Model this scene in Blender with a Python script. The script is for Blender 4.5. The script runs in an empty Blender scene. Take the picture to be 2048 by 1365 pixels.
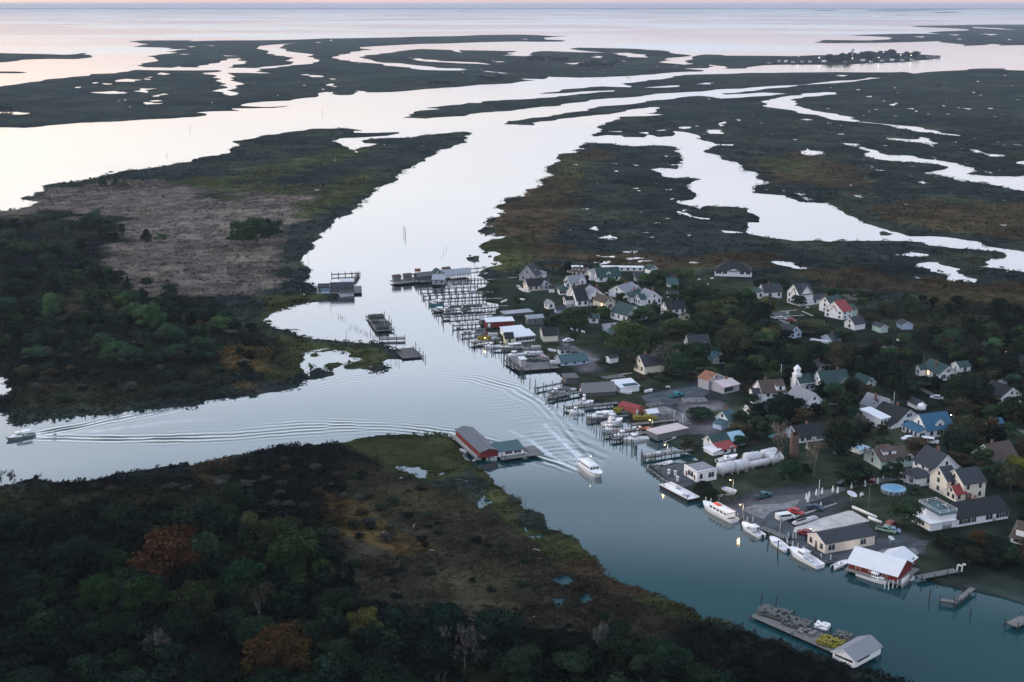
import bpy, math, random
import numpy as np
from mathutils import Vector, Matrix, geometry, noise
R = math.radians
rng = np.random.default_rng(7)
random.seed(7)
sc = bpy.context.scene
col = sc.collection

# ------------------------------------------------------------------ camera
CH, F = 135.0, 2600.0
PITCH = math.atan((682.5 - 9) / F)
cam_d = bpy.data.cameras.new('camera'); cam = bpy.data.objects.new('camera', cam_d); col.objects.link(cam)
cam_d.sensor_width = 36; cam_d.lens = F / 2048 * 36
cam_d.clip_start = 1; cam_d.clip_end = 120000
cam.location = (0, 0, CH); cam.rotation_euler = (math.pi / 2 - PITCH, 0, 0)
sc.camera = cam
sc.view_settings.view_transform = 'Standard'; sc.view_settings.look = 'None'
sc.view_settings.exposure = 0.28; sc.view_settings.gamma = 1
sc.cycles.max_bounces = 5; sc.cycles.volume_bounces = 0; sc.cycles.caustics_reflective = False; sc.cycles.caustics_refractive = False
sc.cycles.sample_clamp_indirect = 4

# ------------------------------------------------------------------ dusk sky
w = bpy.data.worlds.new('World'); sc.world = w; w.use_nodes = True
nt = w.node_tree; nt.nodes.clear()
def N(t, **k):
    n = nt.nodes.new(t)
    for a, b in k.items(): setattr(n, a, b)
    return n
def ramp(n, stops):
    e = n.color_ramp.elements
    while len(e) < len(stops): e.new(0.5)
    for el, (p, c) in zip(e, stops): el.position = p; el.color = (*c, 1)
SUN_AZ, SUN_EL = R(-60), R(9)      # sun just left of the view, near the horizon
sky = N('ShaderNodeTexSky', sky_type='NISHITA', sun_disc=False, sun_elevation=R(4), sun_rotation=SUN_AZ, air_density=1.2, dust_density=1.5)
tc = N('ShaderNodeTexCoord'); sep = N('ShaderNodeSeparateXYZ'); nt.links.new(tc.outputs['Generated'], sep.inputs[0])
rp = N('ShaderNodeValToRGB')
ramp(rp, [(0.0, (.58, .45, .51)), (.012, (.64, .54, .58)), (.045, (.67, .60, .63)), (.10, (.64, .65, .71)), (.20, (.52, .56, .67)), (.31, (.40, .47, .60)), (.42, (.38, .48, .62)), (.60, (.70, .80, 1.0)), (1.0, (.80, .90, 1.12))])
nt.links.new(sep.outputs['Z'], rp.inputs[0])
# warm glow low on the side of the sun
dot = N('ShaderNodeVectorMath', operation='DOT_PRODUCT'); dot.inputs[1].default_value = (math.sin(SUN_AZ), math.cos(SUN_AZ), 0.03)
nt.links.new(tc.outputs['Generated'], dot.inputs[0])
gr = N('ShaderNodeValToRGB'); ramp(gr, [(0.35, (0, 0, 0)), (.70, (.08, .055, .005)), (.80, (.20, .125, .015)), (1.0, (.55, .33, .06))])
nt.links.new(dot.outputs['Value'], gr.inputs[0])
el = N('ShaderNodeValToRGB'); ramp(el, [(0.0, (1, 1, 1)), (.16, (.75, .75, .75)), (.5, (0, 0, 0))]); nt.links.new(sep.outputs['Z'], el.inputs[0])
mg = N('ShaderNodeMix', data_type='RGBA', blend_type='MULTIPLY'); mg.inputs[0].default_value = 1
nt.links.new(gr.outputs[0], mg.inputs[6]); nt.links.new(el.outputs[0], mg.inputs[7])
# faint streaks of thin cloud
mp = N('ShaderNodeMapping'); mp.inputs['Scale'].default_value = (1.2, 1.2, 14); nt.links.new(tc.outputs['Generated'], mp.inputs[0])
nz = N('ShaderNodeTexNoise'); nz.inputs['Scale'].default_value = 3.0; nz.inputs['Detail'].default_value = 4; nt.links.new(mp.outputs[0], nz.inputs[0])
cr = N('ShaderNodeValToRGB'); ramp(cr, [(.35, (.93, .93, .95)), (.65, (1.07, 1.05, 1.03))]); nt.links.new(nz.outputs[0], cr.inputs[0])
a1 = N('ShaderNodeMix', data_type='RGBA', blend_type='ADD'); a1.inputs[0].default_value = 1
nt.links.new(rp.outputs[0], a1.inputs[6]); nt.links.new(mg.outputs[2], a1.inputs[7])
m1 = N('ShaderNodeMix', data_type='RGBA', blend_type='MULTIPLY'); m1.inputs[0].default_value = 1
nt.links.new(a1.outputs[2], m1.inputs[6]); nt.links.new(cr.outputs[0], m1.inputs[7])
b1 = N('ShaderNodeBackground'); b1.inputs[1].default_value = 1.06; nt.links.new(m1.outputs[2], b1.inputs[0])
b2 = N('ShaderNodeBackground'); b2.inputs[1].default_value = 0.05; nt.links.new(sky.outputs[0], b2.inputs[0])
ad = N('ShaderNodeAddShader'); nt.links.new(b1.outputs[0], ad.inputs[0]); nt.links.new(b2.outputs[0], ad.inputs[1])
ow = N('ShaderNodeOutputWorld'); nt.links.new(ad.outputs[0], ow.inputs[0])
sd = bpy.data.lights.new('sun', 'SUN'); sd.energy = 1.15; sd.angle = R(18); sd.color = (1, .88, .76)
sun = bpy.data.objects.new('sun', sd); col.objects.link(sun)
dirv = Vector((math.sin(SUN_AZ) * math.cos(SUN_EL), math.cos(SUN_AZ) * math.cos(SUN_EL) - .45, math.sin(SUN_EL)))
sun.rotation_euler = dirv.to_track_quat('Z', 'Y').to_euler()

# ------------------------------------------------------------------ pixel <-> ground
CP, SP = math.cos(PITCH), math.sin(PITCH)
def G(px, py, z=0.0):
    """photograph pixel -> point on the level z"""
    u = (px - 1024) / F; v = (682.5 - py) / F
    dx, dy, dz = u, CP + v * SP, -SP + v * CP
    if dz > -2e-4: dz = -2e-4
    t = (z - CH) / dz
    return Vector((dx * t, dy * t, z))
def Gn(px, py, z=0.0):
    u = (np.asarray(px, float) - 1024) / F; v = (682.5 - np.asarray(py, float)) / F
    dz = np.minimum(-SP + v * CP, -2e-4); t = (z - CH) / dz
    return u * t, (CP + v * SP) * t
def PXn(x, y, z=0.0):
    """ground point -> photograph pixel"""
    zc = np.asarray(y) * CP - (z - CH) * SP
    yc = np.asarray(y) * SP + (z - CH) * CP
    return 1024 + F * np.asarray(x) / zc, 682.5 - F * yc / zc
def ppm(px, py):
    p = G(px, py); zc = p.y * CP + CH * SP
    return F / zc
def dep_at(px, py):
    p = G(px, py); return math.atan2(CH, math.hypot(p.x, p.y))
TAG = {'P': (0, 0, 1), 'A': (0, 0, 2.9257), 'B': (680, 0, 2.9257), 'C': (1348, 0, 2.9257), 'D': (0, 230, 2.9257), 'E': (680, 230, 2.9257), 'F': (1348, 230, 2.9257),
       'G': (0, 480, 3.4133), 'H': (500, 480, 4.096), 'I': (0, 820, 2.504), 'J': (600, 820, 2.504), 'K': (1200, 1100, 2.415), 'N': (1800, 510, 8.258)}
for k_, o_ in {'La': (800, 500), 'Lb': (1000, 510), 'Lc': (1280, 510), 'Ld': (1560, 510), 'Ra': (900, 600), 'Rb': (1060, 740), 'Rc': (1200, 660), 'Rd': (1480, 680), 'Re': (1748, 680),
               'Ta': (1260, 820), 'Tb': (1520, 840), 'Tc': (1748, 860), 'Td': (1380, 980), 'Te': (1560, 1000), 'Tf': (1748, 1020)}.items():
    TAG[k_] = (*o_, 6.8267)
def Z(tag, x, y):
    o = TAG[tag]; return (o[0] + x / o[2], o[1] + y / o[2])
def poly(s):
    """'A 1,2 3,4 B 5,6' -> list of photograph pixels"""
    out = []; t = 'P'
    for w_ in s.split():
        if ',' in w_:
            x, y = w_.split(','); out.append(Z(t, float(x), float(y)))
        else: t = w_
    return out

# ------------------------------------------------------------------ coastlines (traced, then roughened in metres)
LANDS = {
'marsh_north': 'A 755,245 830,238 1130,237 1095,243 1300,238 1620,236 1900,226 2000,226 B 350,220 430,216 700,212 830,206 1050,204 1150,207 1250,212 1350,212 1270,216 1200,232 1320,238 1300,245 1160,246 1050,244 850,248 620,256 390,262 200,272 120,285 190,292 60,310 0,328 A 1945,340 B 0,352 60,362 200,372 330,390 440,405 520,412 700,414 745,408 700,402 560,398 520,390 400,378 360,372 250,368 190,355 150,345 110,335 140,325 240,315 330,303 380,297 480,288 650,294 665,300 720,310 700,295 850,297 970,300 1040,300 1010,308 975,310 1020,318 950,325 1080,330 1130,325 1120,315 1160,302 1220,300 1330,305 1560,310 1400,296 1340,287 1400,280 1550,283 1670,285 1800,293 1880,296 1930,310 2030,322 2000,335 1890,352 1940,352 1900,370 C 60,380 120,375 75,362 110,345 180,320 270,322 300,327 560,328 700,330 1000,322 1300,312 1440,320 1555,328 1550,340 1400,355 1300,368 1000,378 860,380 700,380 520,384 430,395 420,402 290,404 250,385 210,380 200,400 50,402 170,412 150,420 0,425 B 1870,432 1650,448 1400,456 1250,452 1160,445 1215,458 1190,465 1050,462 1140,472 1000,490 880,495 700,510 500,522 300,540 160,542 80,530 85,545 60,557 0,558 A 1950,540 1900,540 1850,570 1700,590 1500,600 1420,622 1560,628 1690,620 1600,632 1350,636 1400,650 1250,652 1140,660 1210,668 1150,685 1000,695 720,710 580,715 240,742 150,748 0,746 -600,750 -600,560 0,508 75,498 140,488 260,468 380,458 520,445 530,435 680,430 800,410 1280,412 1300,418 1185,428 1240,455 1260,475 1320,490 1330,510 1240,535 1320,555 1350,562 1390,553 1330,530 1380,510 1430,495 1385,480 1380,450 1330,428 1440,428 1590,430 1500,420 1510,405 1640,392 1830,375 1865,362 1830,325 1750,310 1680,290 1650,275 1760,252 1600,262 1520,270 1500,285 1560,315 1600,325 1700,345 1710,370 1640,385 1500,400 1330,398 1360,380 1440,372 1450,360 1400,342 1320,345 1290,362 1220,375 1170,385 1170,396 1070,395 1030,388 1000,398 850,395 820,388 850,370 910,345 860,330 930,320 1040,310 975,303 1020,300 1100,288 980,290 960,280 780,275 830,265 820,255',
'marsh_east': 'B 370,690 420,680 400,672 430,660 520,645 590,640 505,632 600,622 750,603 815,605 830,595 1000,585 1230,572 1480,545 1600,537 1610,530 1500,533 1165,550 1300,525 1530,507 1700,512 1680,500 1650,490 1750,480 1800,470 1950,448 C 60,440 430,428 950,423 1350,422 1395,430 1355,433 1420,431 1560,418 1790,402 1940,402 1960,412 2048,414 2800,420 P 2500,570 F 2048,800 1950,785 1800,755 1780,740 1600,715 1380,710 1180,650 1080,615 1000,580 950,540 900,515 850,515 740,510 640,470 560,465 470,455 480,425 560,400 510,380 500,350 400,310 280,262 270,245 180,210 250,178 350,182 350,172 240,170 200,155 140,140 150,125 90,105 0,95 E 1940,100 1945,125 1870,130 1800,100 1740,105 1800,118 1780,132 1660,130 1640,122 1560,118 1480,127 1500,110 1520,92 1510,77 1600,37 1640,12 B 1900,672 1800,665 1860,628 1810,628 1760,635 1640,658 1450,680 1330,692 1240,708 1120,720 1140,735 1060,732 960,728 1080,700 1300,668 1500,630 1750,605 1900,585 C 0,580 50,570 150,562 275,578 400,572 600,555 665,550 520,543 300,555 280,548 400,540 620,515 900,490 1060,478 1220,458 1140,455 900,480 700,500 400,520 250,525 0,545 B 1850,550 1600,575 1400,600 1100,635 830,660 730,680 500,695',
'marsh_west': 'D -700,600 0,567 100,555 180,535 230,510 170,500 120,487 150,478 235,478 205,455 270,445 250,425 300,405 450,390 640,350 700,335 760,325 960,300 1120,275 1240,240 1280,238 1350,215 1400,185 1360,155 1530,125 1700,100 1830,82 2000,78 E 40,80 130,92 75,95 80,105 150,107 340,102 350,108 280,122 0,138 D 1940,157 2000,175 2040,190 E 80,205 100,222 100,200 190,180 230,170 140,165 150,148 240,138 420,135 600,110 740,100 768,110 740,140 660,185 570,225 500,255 420,300 340,350 290,400 200,430 180,480 100,540 80,575 0,600 D 1950,605 1945,650 1880,690 1820,750 1790,819 H 440,120 410,180 480,225 490,260 485,310 430,345 480,360 520,380 560,400 600,440 700,450 740,462 700,480 580,505 450,515 330,540 210,580 160,610 118,650 150,690 220,730 330,755 400,790 520,815 620,820 800,835 950,850 1100,865 1180,900 1260,940 1240,980 1130,975 1080,1000 1090,1030 1165,1050 1080,1070 1040,1085 960,1060 820,1050 770,1040 850,1010 930,975 880,965 810,960 830,930 780,910 700,900 640,885 560,895 480,905 410,930 440,945 440,990 410,1010 410,1050 430,1060 445,1080 440,1120 540,1110 650,1085 690,1090 680,1110 600,1130 450,1150 410,1175 400,1205 340,1210 250,1240 100,1260 0,1275 G 1500,1085 1400,1095 1320,1140 1100,1150 880,1165 640,1195 480,1205 330,1220 200,1250 100,1272 55,1230 80,1195 0,1170 -600,1165 -600,1090 0,1085 75,1045 80,1010 40,1000 70,990 25,975 55,950 0,935 -600,930',
'marsh_near': 'I -600,460 0,383 60,375 140,350 190,345 250,362 330,365 500,345 650,315 800,290 950,280 1060,255 1150,235 1300,210 1400,185 1502,185 J 110,175 250,160 330,140 400,130 560,125 680,128 760,145 800,200 850,260 895,300 950,340 980,380 1050,430 1110,450 1115,500 1220,525 1225,560 1240,600 1300,610 1390,650 1420,700 1500,770 1510,810 K 60,150 130,175 200,185 350,250 440,300 510,345 700,385 800,430 950,490 1100,530 1200,560 1330,590 1450,640 P 1930,1430 2050,1600 -500,1600',
'village_land': 'E 805,685 850,655 910,655 850,625 880,610 940,595 920,575 970,575 910,545 970,515 965,495 1000,485 1085,478 1085,460 1110,458 1085,438 1150,430 1190,405 1250,350 1255,290 1295,265 1275,245 1300,228 1370,225 1410,215 1355,208 1400,200 1450,205 1410,182 1440,163 1590,168 1640,180 1720,185 1830,180 1890,180 1970,190 1950,215 2005,240 2010,285 1900,292 1985,300 1970,318 1870,310 1820,318 1860,335 1900,365 1960,372 F 95,370 155,378 100,402 75,410 80,430 120,455 125,480 100,497 20,500 0,505 50,525 120,538 150,552 165,540 200,535 440,550 440,575 500,610 490,630 420,630 430,650 415,680 440,700 520,715 700,740 860,735 900,745 1000,740 1300,740 1470,750 1480,765 1700,785 1900,800 N 1740,0 1720,60 1500,60 1490,90 1400,110 1470,160 1400,190 1230,198 1400,206 1740,235 1760,290 1800,265 1870,260 2048,290 P 2500,620 2600,1300 2048,1209 2005,1196 1953,1184 1931,1184 1895,1174 1866,1166 1845,1150 1800,1140 1745,1128 1700,1122 1660,1124 1640,1120 1600,1104 1580,1092 1540,1072 1520,1062 1480,1040 1470,1034 1430,1018 1408,1005 1392,1004 1375,988 1353,972 1300,938 1297,932 1330,932 1370,928 1402,922 1392,915 1378,905 1360,898 1345,888 1325,882 1300,868 1280,858 1262,848 1262,838 1245,828 1230,820 1228,808 1190,803 1165,795 1158,778 1122,765 1124,755 1112,745 1105,735 1095,722 1090,700 1045,700 1015,690 1000,668 975,660 965,645 La 1220,920 1300,880 1310,830 1370,790 1340,730 1200,715 1150,690 1180,640 1170,590 1050,560 1060,535 1160,510 1200,460 1220,430 1150,385 1050,355 1090,320 1100,290 1150,270 1260,230 1385,210 1370,170 1270,135 1280,110 1340,80 1380,50 1300,20 1200,20 1200,50 1120,40 E 840,805 810,772 830,755 870,740 960,720 985,708 915,710 900,690 850,712',
'marsh_far_right': 'C 820,250 870,235 1130,238 1280,225 1250,218 1130,212 1020,210 1100,205 1400,198 1560,200 1480,192 1560,185 1710,180 1650,168 1570,165 1380,153 1560,150 1850,145 2048,145 2800,146 2800,272 2048,265 1900,268 1860,258 1820,265 1690,270 1620,255 1550,243 1200,252 900,254',
'island_far_left': 'A -500,312 0,312 180,316 380,322 450,318 480,312 510,313 490,320 528,338 500,342 440,347 300,346 200,348 120,352 60,362 0,367 -500,372',
'shoal_far_left': 'A -400,419 80,420 130,422 158,427 100,430 -400,431',
'island_far': 'C 805,65 860,58 930,58 950,65 900,68', 'island_far_long': 'C 1150,66 1300,52 1450,55 1600,50 1770,45 1720,53 1600,62 1300,69',
'shoal_far': 'C 1290,91 1330,86 1365,87 1330,91', 'shoal_far_long': 'C 1480,74 1600,70 1700,76 1550,78', 'islet_far': 'B 700,68 715,64 750,64 752,68',
'islet': 'H 498,955 505,935 540,930 558,945 530,958', 'islet.b': 'H 608,1030 640,1012 720,1005 755,1015 740,1030 690,1050 660,1068 640,1045 612,1045', 'islet.c': 'H 488,1110 500,1075 570,1048 628,1080 620,1095 570,1100 520,1110',
'islet.d': 'H 575,912 620,898 665,895 672,908 600,920', 'islet.e': 'H 480,1025 495,1015 520,1045 512,1062 498,1055', 'islet.f': 'La 905,125 920,105 980,97 1040,120 1060,130 1030,145 990,158 930,152',
'islet.g': 'La 1200,90 1225,78 1255,88 1240,100 1210,102', 'islet.h': 'F 1200,690 1215,682 1240,685 1278,697 1250,706 1205,704', 'islet.i': 'E 840,628 848,624 850,634 842,636', 'islet.j': 'D 630,335 650,330 668,335 645,338', 'islet.k': 'H 800,1000 812,985 825,995 815,1012',
}
PONDS = ['A 680,480 690,468 740,462 840,468 790,480', 'A 845,462 870,450 915,448 880,470', 'A 915,435 940,425 978,430 960,440', 'A 535,486 560,482 582,486 550,491', 'A 600,488 655,490 655,495 620,497', 'A 435,511 475,508 470,515 445,517',
'A 520,541 600,538 670,533 750,543 730,549 640,551', 'A 775,535 800,515 860,520 930,518 850,530 860,545 810,538', 'A 890,567 930,555 960,548 990,553 930,567', 'A 865,592 920,586 957,592 900,597', 'A 833,603 850,598 900,605 967,604 930,610 850,613',
'A 1755,437 1800,436 1885,452 1830,453', 'A -200,655 100,655 180,662 120,673 -200,672', 'A 1925,460 1965,462 1960,467 1935,466', 'A 1940,490 1960,495 1980,508 1960,510', 'A 1210,268 1265,268 1240,271', 'A 1090,273 1150,274 1120,278', 'A 1035,317 1120,317 1080,321', 'A 1300,325 1420,330 1320,330', 'A 720,583 742,585 735,590', 'A 750,623 768,625 760,629','A 1840,248 1885,247 1860,252','A 1925,238 1950,232 1940,240',
'B 358,336 380,337 560,352 700,362 850,372 885,379 850,378 700,372 440,352', 'B 798,414 860,417 995,430 940,431', 'B 1300,372 1420,367 1545,366 1440,374 1360,378', 'B 1585,312 1690,310 1795,322 1795,338 1680,335 1620,322', 'B 1460,336 1500,328 1540,332 1530,341', 'B 1055,231 1090,228 1100,232', 'B 870,358 975,362 940,366', 'B 1645,357 1680,358 1660,361','B 1770,514 2005,500 1990,508 1900,514',
'C 525,366 575,368 560,371', 'C 118,494 180,486 250,484 220,495', 'C 940,445 980,439 1020,443 990,449', 'C 1113,568 1160,562 1155,570', 'C 1258,612 1290,600 1312,606 1285,621', 'C 1425,594 1475,600 1470,608', 'C 1675,634 1750,637 1740,645', 'C 1985,577 2060,590 2000,586', 'C 1350,637 1405,634 1400,641', 'C 1398,649 1430,650 1420,656', 'C 1830,632 1880,635 1850,639', 'C 1565,617 1588,619 1580,625', 'C 1210,590 1240,591 1230,595', 'C 1060,525 1095,522 1080,530', 'C 1740,540 1765,541 1755,546', 'C 1765,475 1790,476 1780,482', 'C 172,575 215,578 200,583','C 50,605 70,608 60,615',
'C 1780,198 1900,202 1850,209', 'C 1600,203 1675,204 1650,209', 'C 1400,215 1470,214 1450,222', 'C 1750,160 1900,166 2015,178 1850,170', 'C 1650,228 1690,230 1670,233', 'C 1950,231 1975,232 1965,237',
'C 530,590 600,575 750,558 880,540 945,542 860,562 750,575 705,600 740,625 860,655 1020,682 1040,698 1270,730 1420,742 1560,778 1680,798 1570,790 1390,767 1300,752 900,695 860,682 720,655 620,638 540,615',
'F 1740,132 1780,138 1760,139', 'F 1875,155 1920,160 1900,163', 'F 1985,170 2100,182 2020,179', 'F 970,164 1080,170 1112,190 1200,213 1270,235 1400,240 1522,264 1530,240 1600,275 1750,308 1762,325 1712,345 1800,355 2000,362 2048,352 2500,420 2500,520 2048,447 1960,430 1880,413 1750,393 1700,395 1640,378 1465,345 1580,320 1585,300 1540,290 1400,280 1200,262 1110,240 1092,190',
'F 1228,133 1300,138 1430,143 1440,128 1500,142 1552,165 1520,188 1440,163 1300,150', 'F 1715,198 1780,206 1830,228 1952,235 1930,247 1830,245 1780,225', 'F 2005,285 2060,265 2070,295', 'F 728,212 780,195 800,208 880,215 888,230 800,241 740,226', 'F 1115,296 1150,293 1160,310 1258,328 1190,327 1148,316',
'F 1105,360 1148,365 1130,370', 'F 1418,393 1450,385 1503,402 1440,407', 'F 1038,466 1125,475 1105,490', 'F 1150,482 1170,484 1160,488', 'F 1275,455 1300,447 1290,460', 'F 1088,256 1132,262 1110,264', 'F 937,112 993,108 990,118', 'F 1210,182 1250,170 1275,168 1250,186', 'F 20,76 60,68 105,72 60,84', 'F 183,88 292,87 290,112 200,113', 'F 253,52 300,38 308,45 290,66 262,68', 'F 358,28 372,23 390,26 386,38', 'F 728,27 770,23 825,30 780,33', 'F 520,435 562,437 545,443', 'F 615,456 645,440 650,446',
'F 705,456 770,460 772,480 815,498 780,502 740,478', 'F 1895,643 1950,642 1925,654', 'F 1500,673 1532,674 1515,679', 'F 885,46 935,48 910,53', 'F 410,252 445,254 430,258', 'F 965,60 990,62 975,65', 'F 0,404 55,404 40,408 5,407', 'F 1880,322 1925,322 1900,328', 'F 1815,330 1880,340 1850,348', 'F 1370,355 1415,358 1390,362', 'F 1603,457 1628,457 1615,462', 'F 1910,495 1940,497 1925,505', 'F 1030,557 1050,558 1040,562', 'F 1655,213 1690,215 1670,218','F 1555,798 1575,801 1560,803',
'F 270,675 330,678 425,690 350,694 290,690', 'F 30,560 60,562 80,580 140,598 215,605 215,615 160,612 110,602 60,585', 'F 1250,812 1300,815 1370,805 1385,793 1400,805 1500,819 1480,830 1300,822',
'N 240,190 400,125 470,115 640,120 650,150 860,200 960,220 1000,225 930,270 960,310 1050,320 1060,350 1230,390 1270,440 1280,470 1060,450 1050,410 960,415 850,450 790,350 720,320 500,280 510,240 400,215 260,205', 'N 170,358 300,358 350,395 320,402 260,375',
'P 1542,523 1560,522 1583,524 1590,531 1621,536 1612,540 1590,538 1565,532', 'Lc 630,105 700,90 830,105 750,122', 'Lb 1290,-8 1400,20 1550,8 1560,40 1430,38 1320,20', 'Lb 1705,52 1850,30 1990,32 1950,55 1760,76', 'Lb 1885,82 1960,70 2150,72 2100,90 1900,108', 'Lb 1280,90 1390,98 1300,120', 'Lb 1410,100 1450,75 1505,82 1500,125 1365,140', 'Lb 1028,105 1130,98 1100,117', 'Lb 912,142 950,128 995,138 950,150', 'Lb 1725,100 1760,88 1800,98 1760,112', 'Lb 1090,135 1140,125 1140,140',
'E 1700,288 1760,296 1730,300', 'E 1598,330 1620,325 1635,330 1615,335', 'E 1698,430 1745,426 1748,434 1710,434', 'E 1723,511 1755,511 1740,516', 'E 1448,668 1480,652 1512,660 1500,680', 'E 1328,672 1360,670 1350,677', 'E 1508,722 1540,712 1580,700 1625,718 1600,733', 'E 1638,802 1700,795 1755,797 1720,812', 'E 1980,506 2048,500 2052,530 2010,527', 'E 1978,562 2035,578 2060,592 2020,588', 'E 1930,492 1960,482 1970,492 1945,500', 'E 1903,436 1942,432 1920,444', 'E 1838,400 1850,396 1855,404', 'E 1950,404 2005,404 1990,409', 'E 1895,238 1915,238 1910,248','E 470,180 492,180 480,184','E 250,174 275,175 260,179','E 890,690 915,695 905,705','E 1530,765 1552,760 1545,772','E 1590,788 1640,785 1620,795','E 1560,96 1640,95 1660,102 1580,100','E 1575,120 1655,120 1650,127 1580,127','E 1840,92 1900,82 1915,90 1870,97','E 1975,75 2048,68 2040,82',
'D 1890,290 1905,283 1908,292', 'D 1950,275 1960,258 1975,250 1965,272', 'D 2015,240 2035,235 2035,242', 'D 1610,148 1630,146 1625,151', 'D 1830,437 1890,438 1885,447 1845,446',
'H 930,1025 1000,1035 1038,1058 960,1040', 'H 400,845 412,835 412,852', 'H 440,840 475,838 470,850', 'H 540,835 568,832 560,845', 'H 395,405 425,402 430,412', 'H 415,430 440,435 475,450 440,455 415,445', 'H 925,902 950,905 940,912',
'J 470,285 520,275 570,288 600,280 610,300 655,300 640,345 590,345 560,325 500,305', 'J 690,315 730,312 735,325 700,330', 'J 770,345 800,342 800,355 780,355', 'J 810,355 840,352 835,365', 'J 880,468 905,445 920,423 940,450 990,465 940,475 915,495 895,495', 'J 1110,590 1135,582 1150,605 1128,615', 'J 1135,632 1190,625 1245,638 1200,645 1170,652', 'J 1250,842 1300,838 1350,825 1378,855 1350,888 1300,880 1280,862', 'J 1250,932 1290,948 1342,950 1330,985 1280,1000 1270,960', 'J 1160,895 1205,900 1200,908 1175,906', 'J 1335,932 1360,938 1350,948', 'J 1390,945 1440,915 1475,965 1420,972', 'J 1175,840 1190,845 1180,855','J 495,338 520,336 520,345 500,346','J 1195,938 1225,940 1210,946']

def roughen(pts, amp=0.13):
    """px polygon -> irregular world polygon (midpoint displacement, step grows with distance)"""
    P = [G(*p).xy for p in pts]
    out = []
    def rec(a, b, k):
        d = b - a; L = d.length; m = (a + b) / 2
        dist = m.length
        if k > 7 or L < max(1.1, dist * dist * 2.2e-5 / 3): return
        dm = Vector((-d.y, d.x)) * random.uniform(-amp, amp)
        lim = max(1.5, dist * 0.006)
        if dm.length > lim: dm *= lim / dm.length
        # keep the sight-wise size small where the view is flat
        m = m + dm
        rec(a, m, k + 1); out.append(m); rec(m, b, k + 1)
    n = len(P)
    for i in range(n):
        out.append(P[i]); rec(P[i], P[(i + 1) % n], 0)
    if sum(a.x * b.y - b.x * a.y for a, b in zip(out, out[1:] + out[:1])) < 0: out.reverse()
    return out
land_w = {k: roughen(poly(s)) for k, s in LANDS.items()}
pond_w = [roughen(poly(s), .16) for s in PONDS]
# small random pools in the far marshes
def mini_pond(px, py, wpx, hpx):
    n = 9; a = [2 * math.pi * i / n for i in range(n)]
    return roughen([(px + wpx * math.cos(t) * random.uniform(.6, 1.1), py + hpx * math.sin(t) * random.uniform(.6, 1.1)) for t in a], .15)
for _ in range(150):
    zx = random.choice([(0, 680, 150, 235, .7), (1390, 2048, 215, 300, 1.1), (1600, 2048, 150, 235, .8), (1700, 2048, 300, 420, 1.4), (1150, 1380, 320, 480, 1.6), (700, 1100, 115, 155, .5), (1100, 1400, 120, 150, .5)])
    s_ = zx[4] * random.uniform(.5, 1.5)
    pond_w.append(mini_pond(random.uniform(zx[0], zx[1]), random.uniform(zx[2], zx[3]), s_ * random.uniform(2, 5), s_ * .8))

# masks in photograph pixels (with a margin), used to sow plants and to colour the ground
MX, MY, MW, MH = 300, 0, 2700, 1560
def fill(poly_px, mask, val):
    xs = np.array([p[0] for p in poly_px]) + MX; ys = np.array([p[1] for p in poly_px]) + MY
    y0, y1 = max(0, int(ys.min())), min(MH - 1, int(ys.max()) + 1)
    x2, y2 = np.roll(xs, -1), np.roll(ys, -1)
    for y in range(y0, y1 + 1):
        yc = y + .5
        c = (ys <= yc) != (y2 <= yc)
        if not c.any(): continue
        xi = np.sort(xs[c] + (yc - ys[c]) * (x2[c] - xs[c]) / (y2[c] - ys[c]))
        for a, b in zip(xi[::2], xi[1::2]):
            a_, b_ = max(0, int(round(a))), min(MW, int(round(b)))
            if b_ > a_: mask[y, a_:b_] = val
def topx(wp):
    a = np.array([(p.x, p.y) for p in wp]); x, y = PXn(a[:, 0], a[:, 1]); return list(zip(x, y))
land_m = np.zeros((MH, MW), np.uint8)
for i, k in enumerate(land_w): fill(topx(land_w[k]), land_m, i + 1)
for p in pond_w: fill(topx(p), land_m, 0)
def mask_at(m, px, py):
    xi = np.clip((np.asarray(px) + MX).astype(int), 0, MW - 1); yi = np.clip((np.asarray(py) + MY).astype(int), 0, MH - 1)
    return m[yi, xi]

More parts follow.
